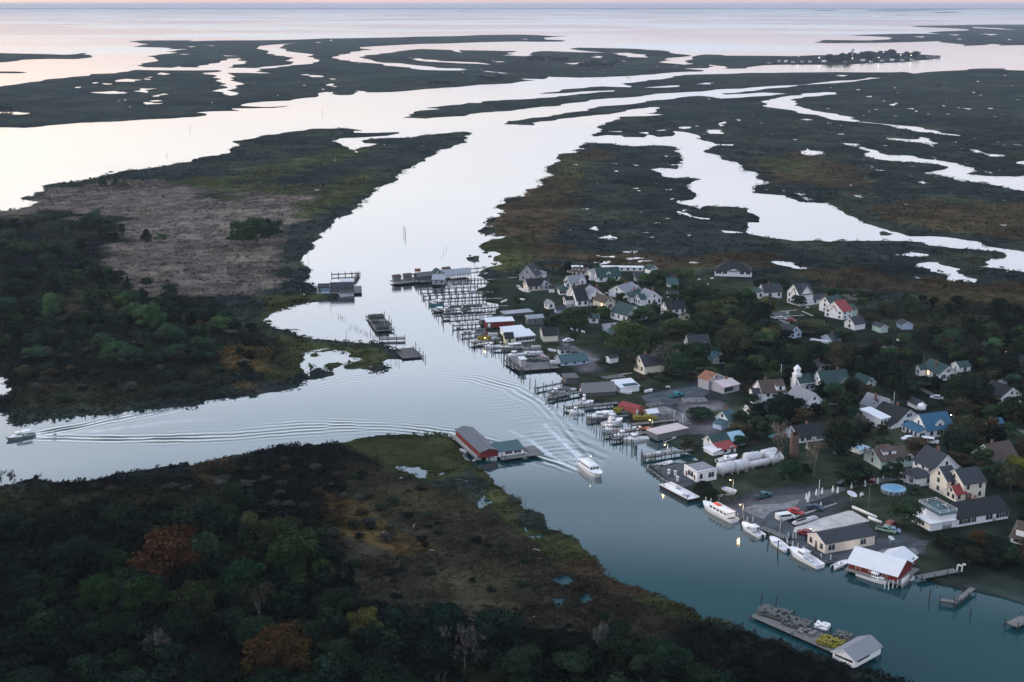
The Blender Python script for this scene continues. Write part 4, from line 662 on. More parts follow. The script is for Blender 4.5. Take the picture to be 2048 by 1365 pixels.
house('small white chapel with a square belfry', 'Rd', (810, 700), (900, 690), (690, 650), 110, 'x', .8, 'white', 'r_green', name='chapel', cat='chapel', D=6, L=9, lw=2, extra=lambda rt, L, D, h, r: (body(rt, 1.7, 1.7, h + r + 2.2, 'hip', 1.6, 'white', 'white', ox=-.3, oy=D / 2 - .85, over=.15), body(rt, 2.4, 2.4, h + r + .2, 'hip', .3, 'white', 'white', ox=-.65, oy=D / 2 - 1.2, over=.2)))
house('tall white house with grey roof and a stacked triple window gable', 'Rd', (895, 1035), (1005, 1020), (780, 980), 175, 'y', .9, 'white', 'r_grey', D=11, L=6.5, st=2, fw=[(.5, 1.7)])
house('low white annexe with porch between chapel and big gables', 'Rd', (885, 690), (1010, 690), (800, 670), 70, 'shed-y', .2, 'lblue', 'r_slate', D=5, rake=False, fw=2)
def biggable(rt, L, D, h, r):
    body(rt, L * .48, D * .9, h * 1.15, 'y', .9, 'white', 'r_green', ox=L * .52, oy=-.9, fw=[(.5, 1.8)], gw=True)
    body(rt, L * .5, 4.0, h * .62, 'shed-y', .3, 'white', 'r_black', ox=-.3, oy=-4.03, fw=5, lw=4, rake=False)
house('large white house with two broad gables and a glazed corner porch', 'Rd', (1130, 740), (1500, 710), (1010, 680), 105, 'x', .95, 'white', 'r_green', D=9, fw=2, lw=(), extra=biggable)
house('small cream gable with a lit white lamp behind the big gables', 'Rd', (1050, 480), (1190, 465), (1000, 430), 70, 'y', .9, 'cream', 'r_slate', D=7, L=4.5, fw=1, extra=lambda rt, L, D, h, r: body(rt, 4, 4, h * .7, 'shed-y', .2, 'cream', 'r_slate', ox=L + .02, oy=0, rake=False, fw=1))
house('grey mint gabled cottage left of the lit porch house', 'Rd', (1720, 660), (1780, 650), (1690, 630), 60, 'y', .9, 'mint', 'r_green', D=7, L=4.5, fw=1)
house('low white house with dark roof under the broad dark tree', 'Rd', (170, 1085), (400, 1065), (120, 1050), 60, 'x', .6, 'white', 'r_black', D=7, fw=[(.2, .8), (.65, .9)])
house('white long house with black roof behind the rusty silo', 'Tb', (540, 320), (895, 270), (400, 200), 75, 'x', .55, 'white', 'r_black', D=9, fw=[(.1, 1.0), (.35, 1.4), (.72, 1.2), (.86, 1.2)])
house('white cottage with teal green roof and a lit lamp on the right field', 'Re', (885, 565), (1130, 540), (690, 500), 95, 'y', .7, 'white', 'r_green', D=11, fw=[(.25, 1.5), (.75, 1.5)], lw=[(.25, 1.6), (.6, .9, 1)], extra=lambda rt, L, D, h, r: (window(rt, L * .5, 0, h + r * .35, 'f', 1.2, 1.0), body(rt, 2.6, 2.8, h * .95, 'x', .9, 'white', 'r_green', ox=-2.62, oy=D * .72, lw=1)))
house('small white shed with blue window right of the teal roofed cottage', 'Re', (1165, 455), (1315, 440), (1075, 420), 80, 'x', .6, 'white', 'r_green', cat='shed', name='shed', D=5, fw=[(.5, .9)], lw=[(.5, 'd')])
house('white house with dark roof and blue door at the right', 'Re', (1720, 890), (1945, 860), (1650, 850), 100, 'y', .65, 'white', 'r_black', D=10, L=9.5, fw=[(.25, 1.6), (.62, 'd', 'door_blue')])
house('small white shed with bright blue roof near the right edge', 'Re', (1640, 1250), (1785, 1235), (1530, 1190), 60, 'x', .7, 'white', 'r_blue', cat='shed', name='shed', D=5.5)
house('dark teal roofed house with white dormers cut by the right edge', 'Re', (1900, 450), (2250, 430), (1850, 380), 60, 'x', .8, 'lblue', 'r_black', D=9, extra=lambda rt, L, D, h, r: [dormer(rt, L * k_, .6, h + .1, 1.4, 2.5, 1.3, 'r_black') for k_ in (.1, .25)])
def lit_porch(rt, L, D, h, r):
    body(rt, L * .45, D * .8, h * 1.35, 'shed-y', .12, 'white', 'r_white', ox=-L * .55, oy=D * .25, fw=3, rake=False)
    body(rt, 3.2, D * .9, h * .55, 'shed-x', .25, 'white', 'r_black', ox=-3.22, oy=.1, lw=[((i + .5) / 8, .6) for i in range(8)], rake=False)
    mb('awning', [(L * .3, L * .62, -.9, 0, h * .62, h * .7)], 'r_black', rt)
house('white house with wide black roof, lilac dormer and lit porch', 'Re', (330, 1200), (610, 1130), (80, 1090), 90, 'y', .6, 'white', 'r_black', D=11, fw=[(.35, 1.8), (.8, 1.8)], lw=(), extra=lambda rt, L, D, h, r: (lit_porch(rt, L, D, h, r), window(rt, L * .5, 0, h + r * .4, 'f', 2.0, 1.1)))
house('white house with teal shingles and a small dormer behind the lit porch house', 'Re', (90, 1060), (250, 1020), (-80, 980), 100, 'y', .95, 'white', 'r_grey', D=9, L=7, lw=(), fw=1, extra=lambda rt, L, D, h, r: dormer(rt, L * .1, D * .4, h + .6, 1.2, 2, 1.3, 'r_slate', 'l'))
house('white hut with blue grey roof next to the white dome tank', 'Re', (590, 960), (640, 955), (490, 900), 60, 'y', .8, 'white', 'r_slate', cat='shed', name='shed', D=6, L=3.5)
def bluehouse(rt, L, D, h, r):
    dormer(rt, L * .52, .9, h + .5, 3.2, 4, 1.3, 'r_blue'); body(rt, 3.4, D * .88, h * .9, 'shed-x', .28, 'white', 'r_blue', ox=-3.42, oy=.2, fw=[(.5, 1.5)], lw=4, rake=False)
house('white house with bright blue metal roof and dormer', 'Re', (720, 1345), (1085, 1300), (530, 1240), 100, 'x', .85, 'white', 'r_blue', D=9.5, fw=[(.17, .9), (.47, 1.7), (.8, .9)], lw=(), extra=bluehouse, chim=None)
house('cream and mint barn like house with dark brown roof and cream dormer', 'Tb', (1645, 680), (2048, 630), (1460, 570), 110, 'x', .55, 'mint', 'r_brown', D=9, fw=[(.3, .8), (.6, .8), (.9, 1.2)], lw=[(.5, 1.0)], extra=lambda rt, L, D, h, r: (dormer(rt, L * .4, D * .2, h + .7, 4.5, 4, 1.5, 'r_brown', gable=False), body(rt, L * .35, 2.0, h * 1.0, 'y', .9, 'mint', 'r_brown', ox=L * .75, oy=-.5)))
house('low white cottage with a pale flat roof behind the cars', 'Tb', (1360, 475), (1490, 440), (1330, 400), 60, 'flat', 0, 'white', 'r_lblue', D=5, rake=False, fw=[(.5, 'd')])
def farmhouse(rt, L, D, h, r):
    body(rt, L * 1.05, D * .55, h * .45, 'hip', .35, 'white', 'r_slate', ox=-L * .2, oy=-D * .55 - .02, fw=[(.7, 1.0)], lw=2)
    body(rt, L * .5, D * .8, h * .95, 'x', .8, 'white', 'r_slate', ox=L + .02, oy=D * .2)
house('white gabled farmhouse with slate roof beside the pool', 'Tc', (800, 700), (935, 680), (610, 620), 150, 'y', .9, 'white', 'r_slate', D=9.5, L=9, lw=3, fw=(), st=2, extra=None)
house('low white extension with slate hip roof between pool and farmhouse', 'Tc', (575, 785), (820, 745), (405, 680), 115, 'hip', .3, 'white', 'r_slate', D=7.5, lw=[(.3, 1.2), (.75, 1.2)], fw=[(.65, .8)])
def bigcream(rt, L, D, h, r):
    body(rt, L * .5, D * .9, h * 1.0, 'x', .75, 'cream', 'r_slate', ox=-L * .35, oy=D * .45, st=2, lw=1, fw=1)
    body(rt, L * .45, D * .5, h * .48, 'x', .85, 'cream', 'r_red', ox=-L * .36, oy=-.3, fw=[(.35, .8)], lw=2)
    mb('brick_porch', [(L * .11, L * .3, -.9, -.02, 0, h * .42)], 'brickc', rt)
house('big two storey cream house with slate roof and small red roofed wing', 'Tc', (1210, 965), (1510, 920), (1080, 800), 215, 'x', .7, 'cream', 'r_slate', D=8.5, st=2, fw=[(.2, .8), (.75, .8)], lw=[(.25, .8)], extra=bigcream)
def terrace(rt, L, D, h, r):
    body(rt, 8.5, D * 1.05, h * .9, 'flat', 0, 'white', 'white', ox=-8.52, oy=.2, lw=[(.35, 1.6), (.75, 1.6)], rake=False, fw=())
    body(rt, 5.5, D * .9, h * .75, 'flat', 0, 'white', 'r_teal', ox=-5.6, oy=.4, oz=h * .9 + .2, rake=False)
    z = h * 1.7 + .35; bx = []; x0, x1, y0, y1 = -5.6, -.1, .4, D * .9 + .4
    for k_ in (.45, .95): bx += [(x0, x1, y0, y0 + .08, z + k_ - .06, z + k_), (x0, x1, y1 - .08, y1, z + k_ - .06, z + k_), (x0, x0 + .08, y0 + .09, y1 - .09, z + k_ - .06, z + k_), (x1 - .08, x1, y0 + .09, y1 - .09, z + k_ - .06, z + k_)]
    mb('roof_railing', bx, 'trim', rt); [mb('railing_post', [(a - .06, a + .06, b - .06, b + .06, z - .2, z + 1)], 'trim', rt) for a in (x0, (x0 + x1) / 2, x1) for b in (y0, (y0 + y1) / 2, y1)]
    mb('garage_door', [(-4.6, -1.6, .13, .19, .1, 2.3)], 'tank', rt)
house('long white house with black roof and a railed roof terrace', 'Tc', (1130, 1330), (1830, 1210), (960, 1170), 110, 'x', .55, 'white', 'r_black', D=9.5, fw=[(.1, 1.8), (.2, 1.8), (.32, 1.2), (.62, 1.8), (.72, 'd', 'door_white'), (.82, 1.8), (.93, 1.8)], extra=terrace)
house('green shingled house with brown roof and twin sharp gables at right', 'Tc', (1630, 560), (1960, 500), (1510, 500), 120, 'x', .9, 'lgreen', 'r_brown', D=9, fw=4, lw=2, extra=lambda rt, L, D, h, r: (body(rt, 4, 3, h * 1.05, 'y', 1.0, 'lgreen', 'r_brown', ox=L * .25, oy=-.8)))
house('brown roofed house with one white dormer cut by the right edge', 'Tf', (1860, 440), (2300, 560), (1780, 330), 70, 'x', .7, 'white', 'r_brown', D=9, fw=3, extra=lambda rt, L, D, h, r: dormer(rt, L * .12, 1.5, h + .7, 1.8, 3, 1.6, 'r_brown', 'l'))
# --- lower waterfront
def gas(rt, L, D, h, r):
    mb('parapet', [(-.05, L + .05, -.05, .2, h - .02, h + .35), (-.05, .2, .21, D, h - .02, h + .35)], 'white', rt)
    for y_ in (.2, .8): mb('sign_board', [(-.09, -.03, D * y_ - .3, D * y_ + .3, .6, 2.0)], 'red', rt)
    lathe('vent_pipe', [(.18, 0), (.18, .9), (.25, .95)], 'trim', rt, 8, loc=(L * .45, D * .3, h + .1))
house('white flat roofed fuel dock office with teal roof and big window', 'Ta', (915, 1000), (1180, 950), (725, 900), 140, 'flat', 0, 'white', 'r_grey', cat='office', name='fuel_office', rake=False, lw=[(.5, 2.2)], fw=[(.2, .8), (.72, 1.6)], over=-.02, extra=gas)
def netshed(rt, L, D, h, r):
    body(rt, L * .9, 4, h * .6, 'shed-y', .25, 'white', 'r_red', ox=0, oy=-4.02, fw=[(.3, 1.0), (.75, 'd')], rake=False)
    body(rt, 6, D * 1.2, h * .85, 'x', .6, 'lblue', 'r_lblue', ox=L + .02, oy=0)
    body(rt, 2.8, 5, h * .45, 'shed-x', .2, 'white', 'r_white', ox=-2.82, oy=-4, rake=False)
house('white boathouse with green roof, red porch roof and pale blue barn', 'Ta', (1130, 560), (1290, 530), (1060, 520), 100, 'x', .7, 'white', 'r_green', cat='shed', name='boathouse', D=5, L=6.5, extra=netshed)
house('long beige workshop with slate roof on the lower quay', 'Te', (610, 740), (1290, 615), (335, 595), 128, 'x', .42, 'beige', 'r_slate', cat='workshop', name='workshop', lw=[(.2, 1.0), (.5, 'd'), (.8, 1.0)], fw=[(.13, 1.6), (.76, 1.4)], wh=1.3, gw=False, over=.15)
def pilesunder(rt, L, D, n1, n2, h=1.3):
    me = None
    for i in range(n1):
        for j in range(n2):
            x, y = L * i / (n1 - 1) if n1 > 1 else 0, D * j / max(1, n2 - 1)
            if me is None: p = lathe('piling', [(.16, -h - .8), (.16, -.05)], 'pile', rt, 7, loc=(x, y, 0)); me = p.data
            else: link('piling', me, rt, loc=(x, y, 0))
def redbarn(rt, L, D, h, r):
    pilesunder(rt, L, D, 4, 6); mb('quay_deck', [(-1.2, L + 1.5, -1.5, D + .5, -.45, -.16)], 'wood', rt)
    body(rt, L * 1.0, L * .8, h * .9, 'x', .5, 'red', 'r_white', ox=L * .5, oy=.6, rake=False, fw=[(.75, 'd', 'dark')])
    for y_, m in ((.25, 'door_blue'), (.45, 'door_white'), (.52, 'orange'), (.8, 'door')): door(rt, 0, D * y_, 'l', 0, 'door_white' if m == 'door_white' else 'brick_red', 1.1, 1.35)
    for i in range(5): mb('mooring_post', [(-.7 + i * .9, -.45 + i * .9, -1.8, -1.55, -1.4, 1.2)], 'pilew', rt)
house('dark red boathouse on pilings with a large white metal roof', 'Te', (1590, 1110), (1850, 1040), (935, 925), 75, 'y', .55, 'red', 'r_white', cat='boathouse', name='boathouse', prim='A', L=9, gz=1.2, rake=False, extra=redbarn, gw=False, over=.5)
def whitefloat(rt, L, D, h, r):
    pilesunder(rt, L, D, 3, 3); mb('pane', [(L * .1, L * .55, -.03, .0, h * .5, h * .8)], 'glass', rt); mb('pane', [(-.03, 0, D * .1, D * .9, h * .5, h * .8)], 'glass', rt)
house('white shed with pale roof at the outer end of the ruined dock', 'K', (1230, 570), (1355, 500), (1148, 510), 33, 'x', .5, 'white', 'r_grey', cat='shed', name='dock_end_shed', gz=1.0, extra=whitefloat, gw=False)
def redpack(rt, L, D, h, r):
    pilesunder(rt, L, D, 3, 7); mb('side_walk', [(-1.6, -.05, -1, D + 1, -.35, -.16)], 'wood', rt); [mb('walk_rail', [(-1.5, -1.42, -1, D + 1, k_, k_ + .06)], 'trim', rt) for k_ in (.5, .95)]
    body(rt, 8.2, 5.5, h * .8, 'shed-y', .18, 'white', 'r_teal', ox=L + .02, oy=-.8, fw=[(.4, 1.8), (.75, 1.8)], rake=False); mb('deck', [(L, L + 14, -3.6, -.85, -.35, -.16), (L + 9.6, L + 14, -.84, 5, -.35, -.16)], 'wood', rt)
house('red packing house on pilings with a long grey roof and white annexe', 'J', (905, 240), (950, 235), (780, 125), 26, 'y', .28, 'red', 'r_slate2', cat='packing house', name='packing_house', prim='A', L=5.6, gz=1.2, rake=False, gw=False, extra=redpack)
def graycrab(rt, L, D, h, r):
    pilesunder(rt, L, D, 6, 3); body(rt, 5, 5, h * 2.0, 'y', .8, 'grey', 'r_green', ox=-5.02, oy=-.5, fw=1)
    body(rt, 9, 6, h * 1.4, 'x', .5, 'dark', 'dark', ox=-14.2, oy=-.5, rake=False); mb('deck', [(-27, 0, -3, 6, -.4, -.16)], 'wood', rt)
    [body(rt, 3.5, 3.5, 2, 'x', .6, 'weather', 'r_brown', ox=a, oy=b, rake=False) for a, b in ((-26, 1.5), (-20, 2.2), (4, 9))]
house('long shanty on pilings with white wall and patched tin roof in mid channel', 'La', (600, 380), (970, 345), (560, 320), 32, 'x', .55, 'white', 'r_tin', cat='shanty', name='crab_shanty', D=7, gz=1.2, extra=graycrab, rake=False)
house('pale grey square shanty standing alone on pilings', 'La', (440, 470), (612, 470), (440, 430), 60, 'shed-y', .2, 'grey', 'r_tin', cat='shanty', name='crab_shanty', D=6, gz=1.2, rake=False, fw=[(.3, .8), (.75, .8)], extra=lambda rt, L, D, h, r: pilesunder(rt, L, D, 4, 2))
def bayshanty(rt, L, D, h, r):
    pilesunder(rt, L, D, 5, 3); body(rt, L * .55, 6, h * .9, 'x', .8, 'lblue', 'r_white', ox=L * .45, oy=D + .02); body(rt, L * .5, 5, h, 'x', .5, 'dark', 'r_slate', ox=-L * .52, oy=1, rake=False)
    mb('deck', [(-L * .6, L * 1.35, -2, D + 8, -.4, -.16)], 'wood', rt); body(rt, 4, 3, h * .6, 'shed-y', .2, 'lblue', 'r_teal', ox=-L * .4, oy=-2, rake=False)
house('cluster of dark and white roofed shanties on the left bay', 'H', (660, 430), (850, 425), (650, 370), 38, 'x', .6, 'dark', 'r_slate', cat='shanty', name='crab_shanty', D=6, gz=1.2, extra=bayshanty, fw=3)
# village on the far island: small houses in a row
fi = 0
for zx, zy, wl, rf, wd in [(610, 372, 'white', 'r_grey', 7), (650, 374, 'white', 'r_white', 8), (690, 376, 'white', 'r_slate', 9), (740, 376, 'grey', 'r_grey', 10), (790, 375, 'white', 'r_grey', 8), (865, 374, 'white', 'r_white', 13), (990, 376, 'grey', 'r_slate', 9), (1095, 368, 'lblue', 'r_white', 12), (1150, 374, 'white', 'r_slate', 8), (1210, 370, 'lblue', 'r_grey', 11), (1265, 366, 'white', 'r_white', 12), (1330, 366, 'white', 'r_grey', 9), (1385, 362, 'white', 'r_slate', 10), (1480, 348, 'grey', 'r_slate', 20), (1530, 345, 'dark', 'r_brown', 16)]:
    p = G(*Z('C', zx, zy - 8), .4); where = ['leftmost', 'second from left', 'third from left', 'fourth from left', 'fifth from left', 'sixth from left', 'middle', 'eighth from left', 'ninth from left', 'tenth from left', 'eleventh from left', 'twelfth from left', 'thirteenth from left', 'next to last', 'rightmost'][fi]
    rt = root('far_house', p, random.uniform(-.3, .3), f'tiny pale house on the far island shore, {where} in the row', 'house', 'houses on the far island'); body(rt, wd * .8, 6, 2.8, 'x', .7, wl, rf, fw=2, rake=False, gw=False); fi += 1
for i, (zx, zy) in enumerate([(727, 355), (848, 362), (1027, 362), (1042, 366), (1197, 362), (1325, 345), (1385, 347)]):
    p = G(*Z('C', zx, zy), .4); rt = root('street_lamp', p, 0, f'lit lamp on the far island, {["leftmost", "second", "third", "fourth", "fifth", "sixth", "last"][i]} from the left', 'lamp', 'lamps on the far island')
    lathe('pole', [(.12, 0), (.1, 9)], 'steel', rt, 6); lathe('lamp', [(.1, 9), (.55, 9.2), (.55, 9.8), (.1, 10)], 'lampwhite', rt, 8)
lathe('water_tower', [(2, 0), (2, 18), (4, 20), (4, 24), (.3, 27)], 'tank', None, 12, loc=G(*Z('C', 1043, 345), 0), label='pale slim tower above the far island trees', cat='tower')
# ------------------------------------------------------------------ tanks, silo, pool, dish, poles
def htank(label, tag, a, b, r, legs=True, z=None):
    pa, pb = G(*Z(tag, *a), GZ), G(*Z(tag, *b), GZ); d = pb - pa; L = d.length; rt = root('storage_tank', pa, math.atan2(d.y, d.x), label, 'tank', 'white storage tanks'); z = (r + .35) if z is None else z
    V, Fq = [], []; n = 20; prof = [(0, 0), (.45 * r, .05), (.85 * r, .2), (r, .5), (r, L - .5), (.85 * r, L - .2), (.45 * r, L - .05), (0, L)]
    for rr, x in prof:
        for i in range(n): t = 2 * math.pi * i / n; V.append((x, rr * math.cos(t), z + rr * math.sin(t)))
    for j in range(len(prof) - 1):
        for i in range(n): k = (i + 1) % n; Fq.append((j * n + i, j * n + k, (j + 1) * n + k, (j + 1) * n + i))
    mpoly('tank', V, Fq, 'tank', rt, True)
    for x in (L * .2, L * .8): mb('saddle', [(x - .15, x + .15, -r * .7, r * .7, -.1, z - r * .6)], 'conc', rt)
    lathe('valve', [(.14, 0), (.14, .5)], 'steel', rt, 8, loc=(L * .5, 0, z + r - .05)); return rt
htank('white tank nearest the fuel office', 'Ta', (1200, 905), (1400, 860), 1.75); htank('white tank, second from the fuel office', 'Ta', (1410, 865), (1600, 825), 1.75)
htank('upper white tank behind the first two', 'Ta', (1550, 745), (1770, 715), 1.6); htank('slim long white tank running to the silo', 'Ta', (1610, 815), (1900, 755), 1.0)
htank('farthest white tank left of the leafless tree', 'Ta', (1790, 695), (1990, 650), 1.5); htank('middle tank of the three by the leafless tree', 'Ta', (1850, 725), (2050, 690), 1.4); htank('front tank of the three by the leafless tree', 'Ta', (1910, 755), (2080, 725), 1.3)
p = G(*Z('Tb', 458, 540), GZ); rt = root('silo', p, 0, 'tall rusty cylindrical tank with a vine covered top', 'tank'); Hs = 330 / 6.8267 / ppm(*Z('Tb', 458, 540)) / math.cos(.37); rs = 62 / 6.8267 / ppm(*Z('Tb', 458, 540))
lathe('shell', [(rs, -.2), (rs * 1.01, Hs * .33), (rs * .99, Hs * .34), (rs, Hs * .66), (rs * .98, Hs * .67), (rs, Hs)], 'rust', rt, 24)
SILO = (rt, rs, Hs)
# pool
p = G(*Z('Tb', 1818, 985), GZ); rp_ = 160 / 6.8267 / ppm(*Z('Tb', 1818, 985)); rt = root('swimming_pool', p, 0, 'round above ground pool with blue grey water', 'pool')
lathe('pool_wall', [(rp_, -.1), (rp_, 1.15), (rp_ + .12, 1.17), (rp_ + .12, 1.25), (rp_ - .15, 1.25), (rp_ - .15, .5)], mat('pool_wall_blue', (.30, .42, .52), .6, nscale=2, namt=.1), rt, 28)
lathe('pool_water', [(rp_ - .16, .9), (rp_ - .16, 1.1)], 'pool', rt, 28, smooth=False)
pst = None
for i in range(14):
    t = 2 * math.pi * i / 14; q = (math.cos(t) * (rp_ + .05), math.sin(t) * (rp_ + .05), 0)
    if pst is None: o = mb('wall_post', [(-.06, .06, -.06, .06, 0, 1.2)], 'trim', rt, loc=q); pst = o.data
    else: link('wall_post', pst, rt, loc=q)
o = mb('ladder', [(-.3, -.24, -.03, .03, 0, 1.9), (.24, .3, -.03, .03, 0, 1.9)] + [(-.24, .24, -.03, .03, k_ * .35 + .2, k_ * .35 + .25) for k_ in range(4)], 'steel', rt, loc=(rp_ - .4, .3, .2))
# white dome tank with a lamp on it
p = G(*Z('Re', 640, 990), GZ); rt = root('dome_tank', p, 0, 'white dome shaped tank lit from above beside the lit porch house', 'tank'); rr_ = 58 / 6.8267 / ppm(*Z('Re', 640, 990)); Hh = 130 / 6.8267 / ppm(*Z('Re', 640, 990))
lathe('stem', [(.5, 0), (.5, 2)], 'steel', rt, 8); lathe('dome', [(rr_ * .9, 1.0), (rr_, 1.4), (rr_, Hh * .55), (rr_ * .85, Hh * .8), (rr_ * .5, Hh * .95), (0.05, Hh)], 'white', rt, 20)
# satellite dish
def dish(tag, x, y, r, label, h=1.4):
    p = G(*Z(tag, x, y), GZ); rt = root('satellite_dish', p, .5, label, 'satellite dish'); lathe('post', [(.07, 0), (.07, h)], 'steel', rt, 8)
    o = lathe('dish', [(.05, 0), (r * .5, .12), (r * .85, .35), (r, .5), (r * .97, .53), (r * .8, .38), (.04, .06)], 'tank', rt, 18, loc=(0, 0, h)); o.rotation_euler = (.35, .15, 0)
dish('Tb', 1240, 1150, 1.5, 'grey satellite dish behind the concrete slab', 2.6); dish('Te', 1500, 660, .85, 'pale satellite dish beyond the red boathouse', 2.4)
# ------------------------------------------------------------------ poles and lamps
LAMPN = [0]
def pole(tag, x, y, hpx, label, m='weather', r=.11, lamp=None, gz=GZ, arm=False, energy=60, name=None):
    px, py = Z(tag, x, y); s = TAG[tag][2]; h = hpx / s / ppm(px, py) / math.cos(dep_at(px, py)); p = G(px, py, gz)
    if lamp: rt = root('street_lamp', p, random.uniform(2.6, 3.6), label, 'street lamp', 'lamp posts')
    else: rt = root(name or 'utility_pole', p, random.uniform(-.4, .4), label, 'pole', 'poles of the village')
    lathe('pole', [(r, -.8), (r * .7, h)], m, rt, 7)
    if arm: mb('crossarm', [(-.9, .9, -.05, .05, h - .6, h - .48)], 'weather', rt)
    if lamp:
        mb('arm', [(0, .9, -.03, .03, h - .1, h - .04)], 'steel', rt); lathe('lamp_head', [(.08, .16), (.24, .08), (.26, 0)], 'steel', rt, 8, loc=(.9, 0, h - .1))
        lathe('bulb', [(.02, -.22), (.19, -.12), (.21, 0)], 'lampglow' if lamp == 'y' else 'lampwhite', rt, 10, loc=(.9, 0, h - .1))
        ld = bpy.data.lights.new('lamp_light', 'POINT'); ld.energy = energy; ld.color = (1, .62, .25) if lamp == 'y' else (1, .92, .75); ld.shadow_soft_size = .15
        lo = bpy.data.objects.new('lamp_light', ld); col.objects.link(lo); lo.parent = rt; lo.location = (.9, 0, h - .5)
    return rt
for a in [('Ta', 1400, 1225, 270, 'yellow lamp post beside the beached white skiff'), ('Ta', 505, 800, 330, 'yellow lamp post at the corner of the fuel dock'), ('Td', 715, 430, 240, 'yellow lamp post on the quay beside the white and orange boat'), ('Ta', 303, 270, 140, 'yellow lamp post at the crab pot pier'), ('Td', 1222, 690, 330, 'tall bare lamp post on the quay before the beige workshop')]:
    if 'bare' in a[4]: pole(*a[:5], m='steel')
    else: pole(*a[:5], m='steel', lamp='y', energy=240)
for i, (t_, x, y, hp, lb, k_) in enumerate([('Ra', 505, 600, 85, 'yellow lamp among the crab pots on the upper dock', 'y'), ('Ra', 1325, 570, 70, 'yellow lamp on the cream shed', 'y'), ('Ra', 790, 605, 25, 'white lamp at the white crab house', 'w'), ('Lb', 1060, 290, 60, 'pale green white lamp beside the small cream house', 'w'), ('Re', 1632, 60, 50, 'small orange lamp in the right hand trees', 'y'), ('Re', 1085, 1080, 60, 'white lamp behind the blue roof', 'w'),
        ('Re', 437, 270, 50, 'small white lamp at the right field', 'w'), ('Rd', 1175, 440, 45, 'bright white lamp on the small cream gable', 'w'), ('Lc', 1850, 1120, 80, 'warm lamp beside the grey cottage', 'y'), ('Re', 1835, 210, 50, 'white lamp near the dormered house at the right edge', 'w'), ('Te', 460, 440, 60, 'small white lamp on the beige workshop', 'w'), ('Te', 1110, 720, 80, 'small white lamp at the head of the white roof', 'w')]):
    pole(t_, x, y, hp, lb, m='steel', r=.06, lamp=k_, energy=70)
for a in [('Tb', 1475, 1270, 360, 'tall pale wooden pole behind the concrete slab'), ('Tb', 800, 1060, 240, 'thin dark pole by the white markers'), ('Tb', 1700, 690, 290, 'thin dark pole before the mint house'), ('Re', 265, 920, 210, 'white flagpole behind the lit porch house'), ('Re', 225, 1080, 180, 'thin dark pole by the lit porch'), ('Re', 670, 380, 160, 'thin pole behind the teal roofed cottage'), ('Rd', 553, 590, 260, 'pole with a white transformer beside the black cedar'), ('Rd', 210, 1090, 110, 'short pole before the low white house'), ('Tb', 405, 230, 160, 'thin pole before the black roofed long house'),
          ('Lb', 860, 280, 220, 'tall pole behind the tiny shed of the upper village'), ('Lb', 757, 260, 90, 'short pole in the upper village'), ('Lb', 413, 170, 130, 'thin pole behind the steep gabled house'), ('Lb', 1035, 300, 120, 'thin pole beside the green lamp'), ('Lc', 890, 415, 140, 'pale pole on the grass before the hall'), ('Lc', 1470, 880, 200, 'pole among the wooded row'), ('Rc', 1008, 1280, 170, 'white pole with box on the pot pier'), ('Rc', 1128, 1290, 140, 'second white pole right of the boxed pole'), ('Ld', 600, 960, 60, 'short white post below the red roofed house'),
          ('J', 1548, 850, 148, 'slim channel marker pole on the near bank'), ('J', 1128, 505, 95, 'slim dark pole on the near bank above the bend'), ('H', 790, 830, 105, 'slim pole on the spit by the bay'), ('H', 480, 240, 135, 'slim pole on the point above the bay shanties'), ('H', 660, 470, 140, 'slim pole beside the bay shanties'), ('H', 1842, 240, 105, 'slim pole near the mid channel shanty'), ('Ra', 335, 600, 180, 'tall mast like pole on the yellow pot dock')]:
    g_ = GZ; pole(*a, r=.09, arm='transformer' in a[4] or 'upper village' in a[4], m='trim' if 'white' in a[4] else 'weather', gz=.3 if a[0] in 'JH' else GZ)
# posts standing free in the water
PM = None
def piling(px, py, h, label, group, m='pile', lean=.05, r=.13):
    global PM
    if PM is None: o = lathe('piling', [(1, -1), (.9, 1)], 'pile', None, 7, loc=(0, 0, 0)); PM = {'pile': o.data}; bpy.data.objects.remove(o)
    if m not in PM: d = PM['pile'].copy(); d.materials[0] = M_[m]; PM[m] = d
    o = link('piling', PM[m], None, loc=G(px, py, 0), label=label, cat='piling', group=group); o.scale = (r, r, h); o.rotation_euler = (random.uniform(-lean, lean), random.uniform(-lean, lean), 0); return o
for x, y, h, lb in [(808, 468, 4.5, 'left of the pair of tall posts in mid channel'), (811, 472, 5, 'right of the pair of tall posts in mid channel'), (1217, 1165, 2.2, 'short post at the near bank below the channel marker'), (380, 260, 5, 'day marker post in the sound'), (645, 228, 6, 'second day marker post in the sound, nearer the channel'), (334, 312, 3, 'faint post far out in the sound')]: piling(x, y, h, lb, None, r=.16)
for x0, y0, x1, y1, n, lb, g in [(675, 632, 690, 640, 7, 'thin stake of the short row in the bay', 'short stake row in the bay'), (700, 655, 762, 680, 20, 'thin stake of the long row off the barge', 'long stake row off the barge'), (883, 520, 893, 500, 4, 'faint stake beyond the shanty', 'stakes beyond the shanty'), (784, 722, 800, 730, 4, 'leaning stake off the spit', 'stakes off the spit')]:
    for i in range(n): t = i / (n - 1); piling(x0 + (x1 - x0) * t + random.uniform(-2, 2), y0 + (y1 - y0) * t + random.uniform(-2.5, 2.5), random.uniform(.8, 1.8), lb, g, r=.07, lean=.2)
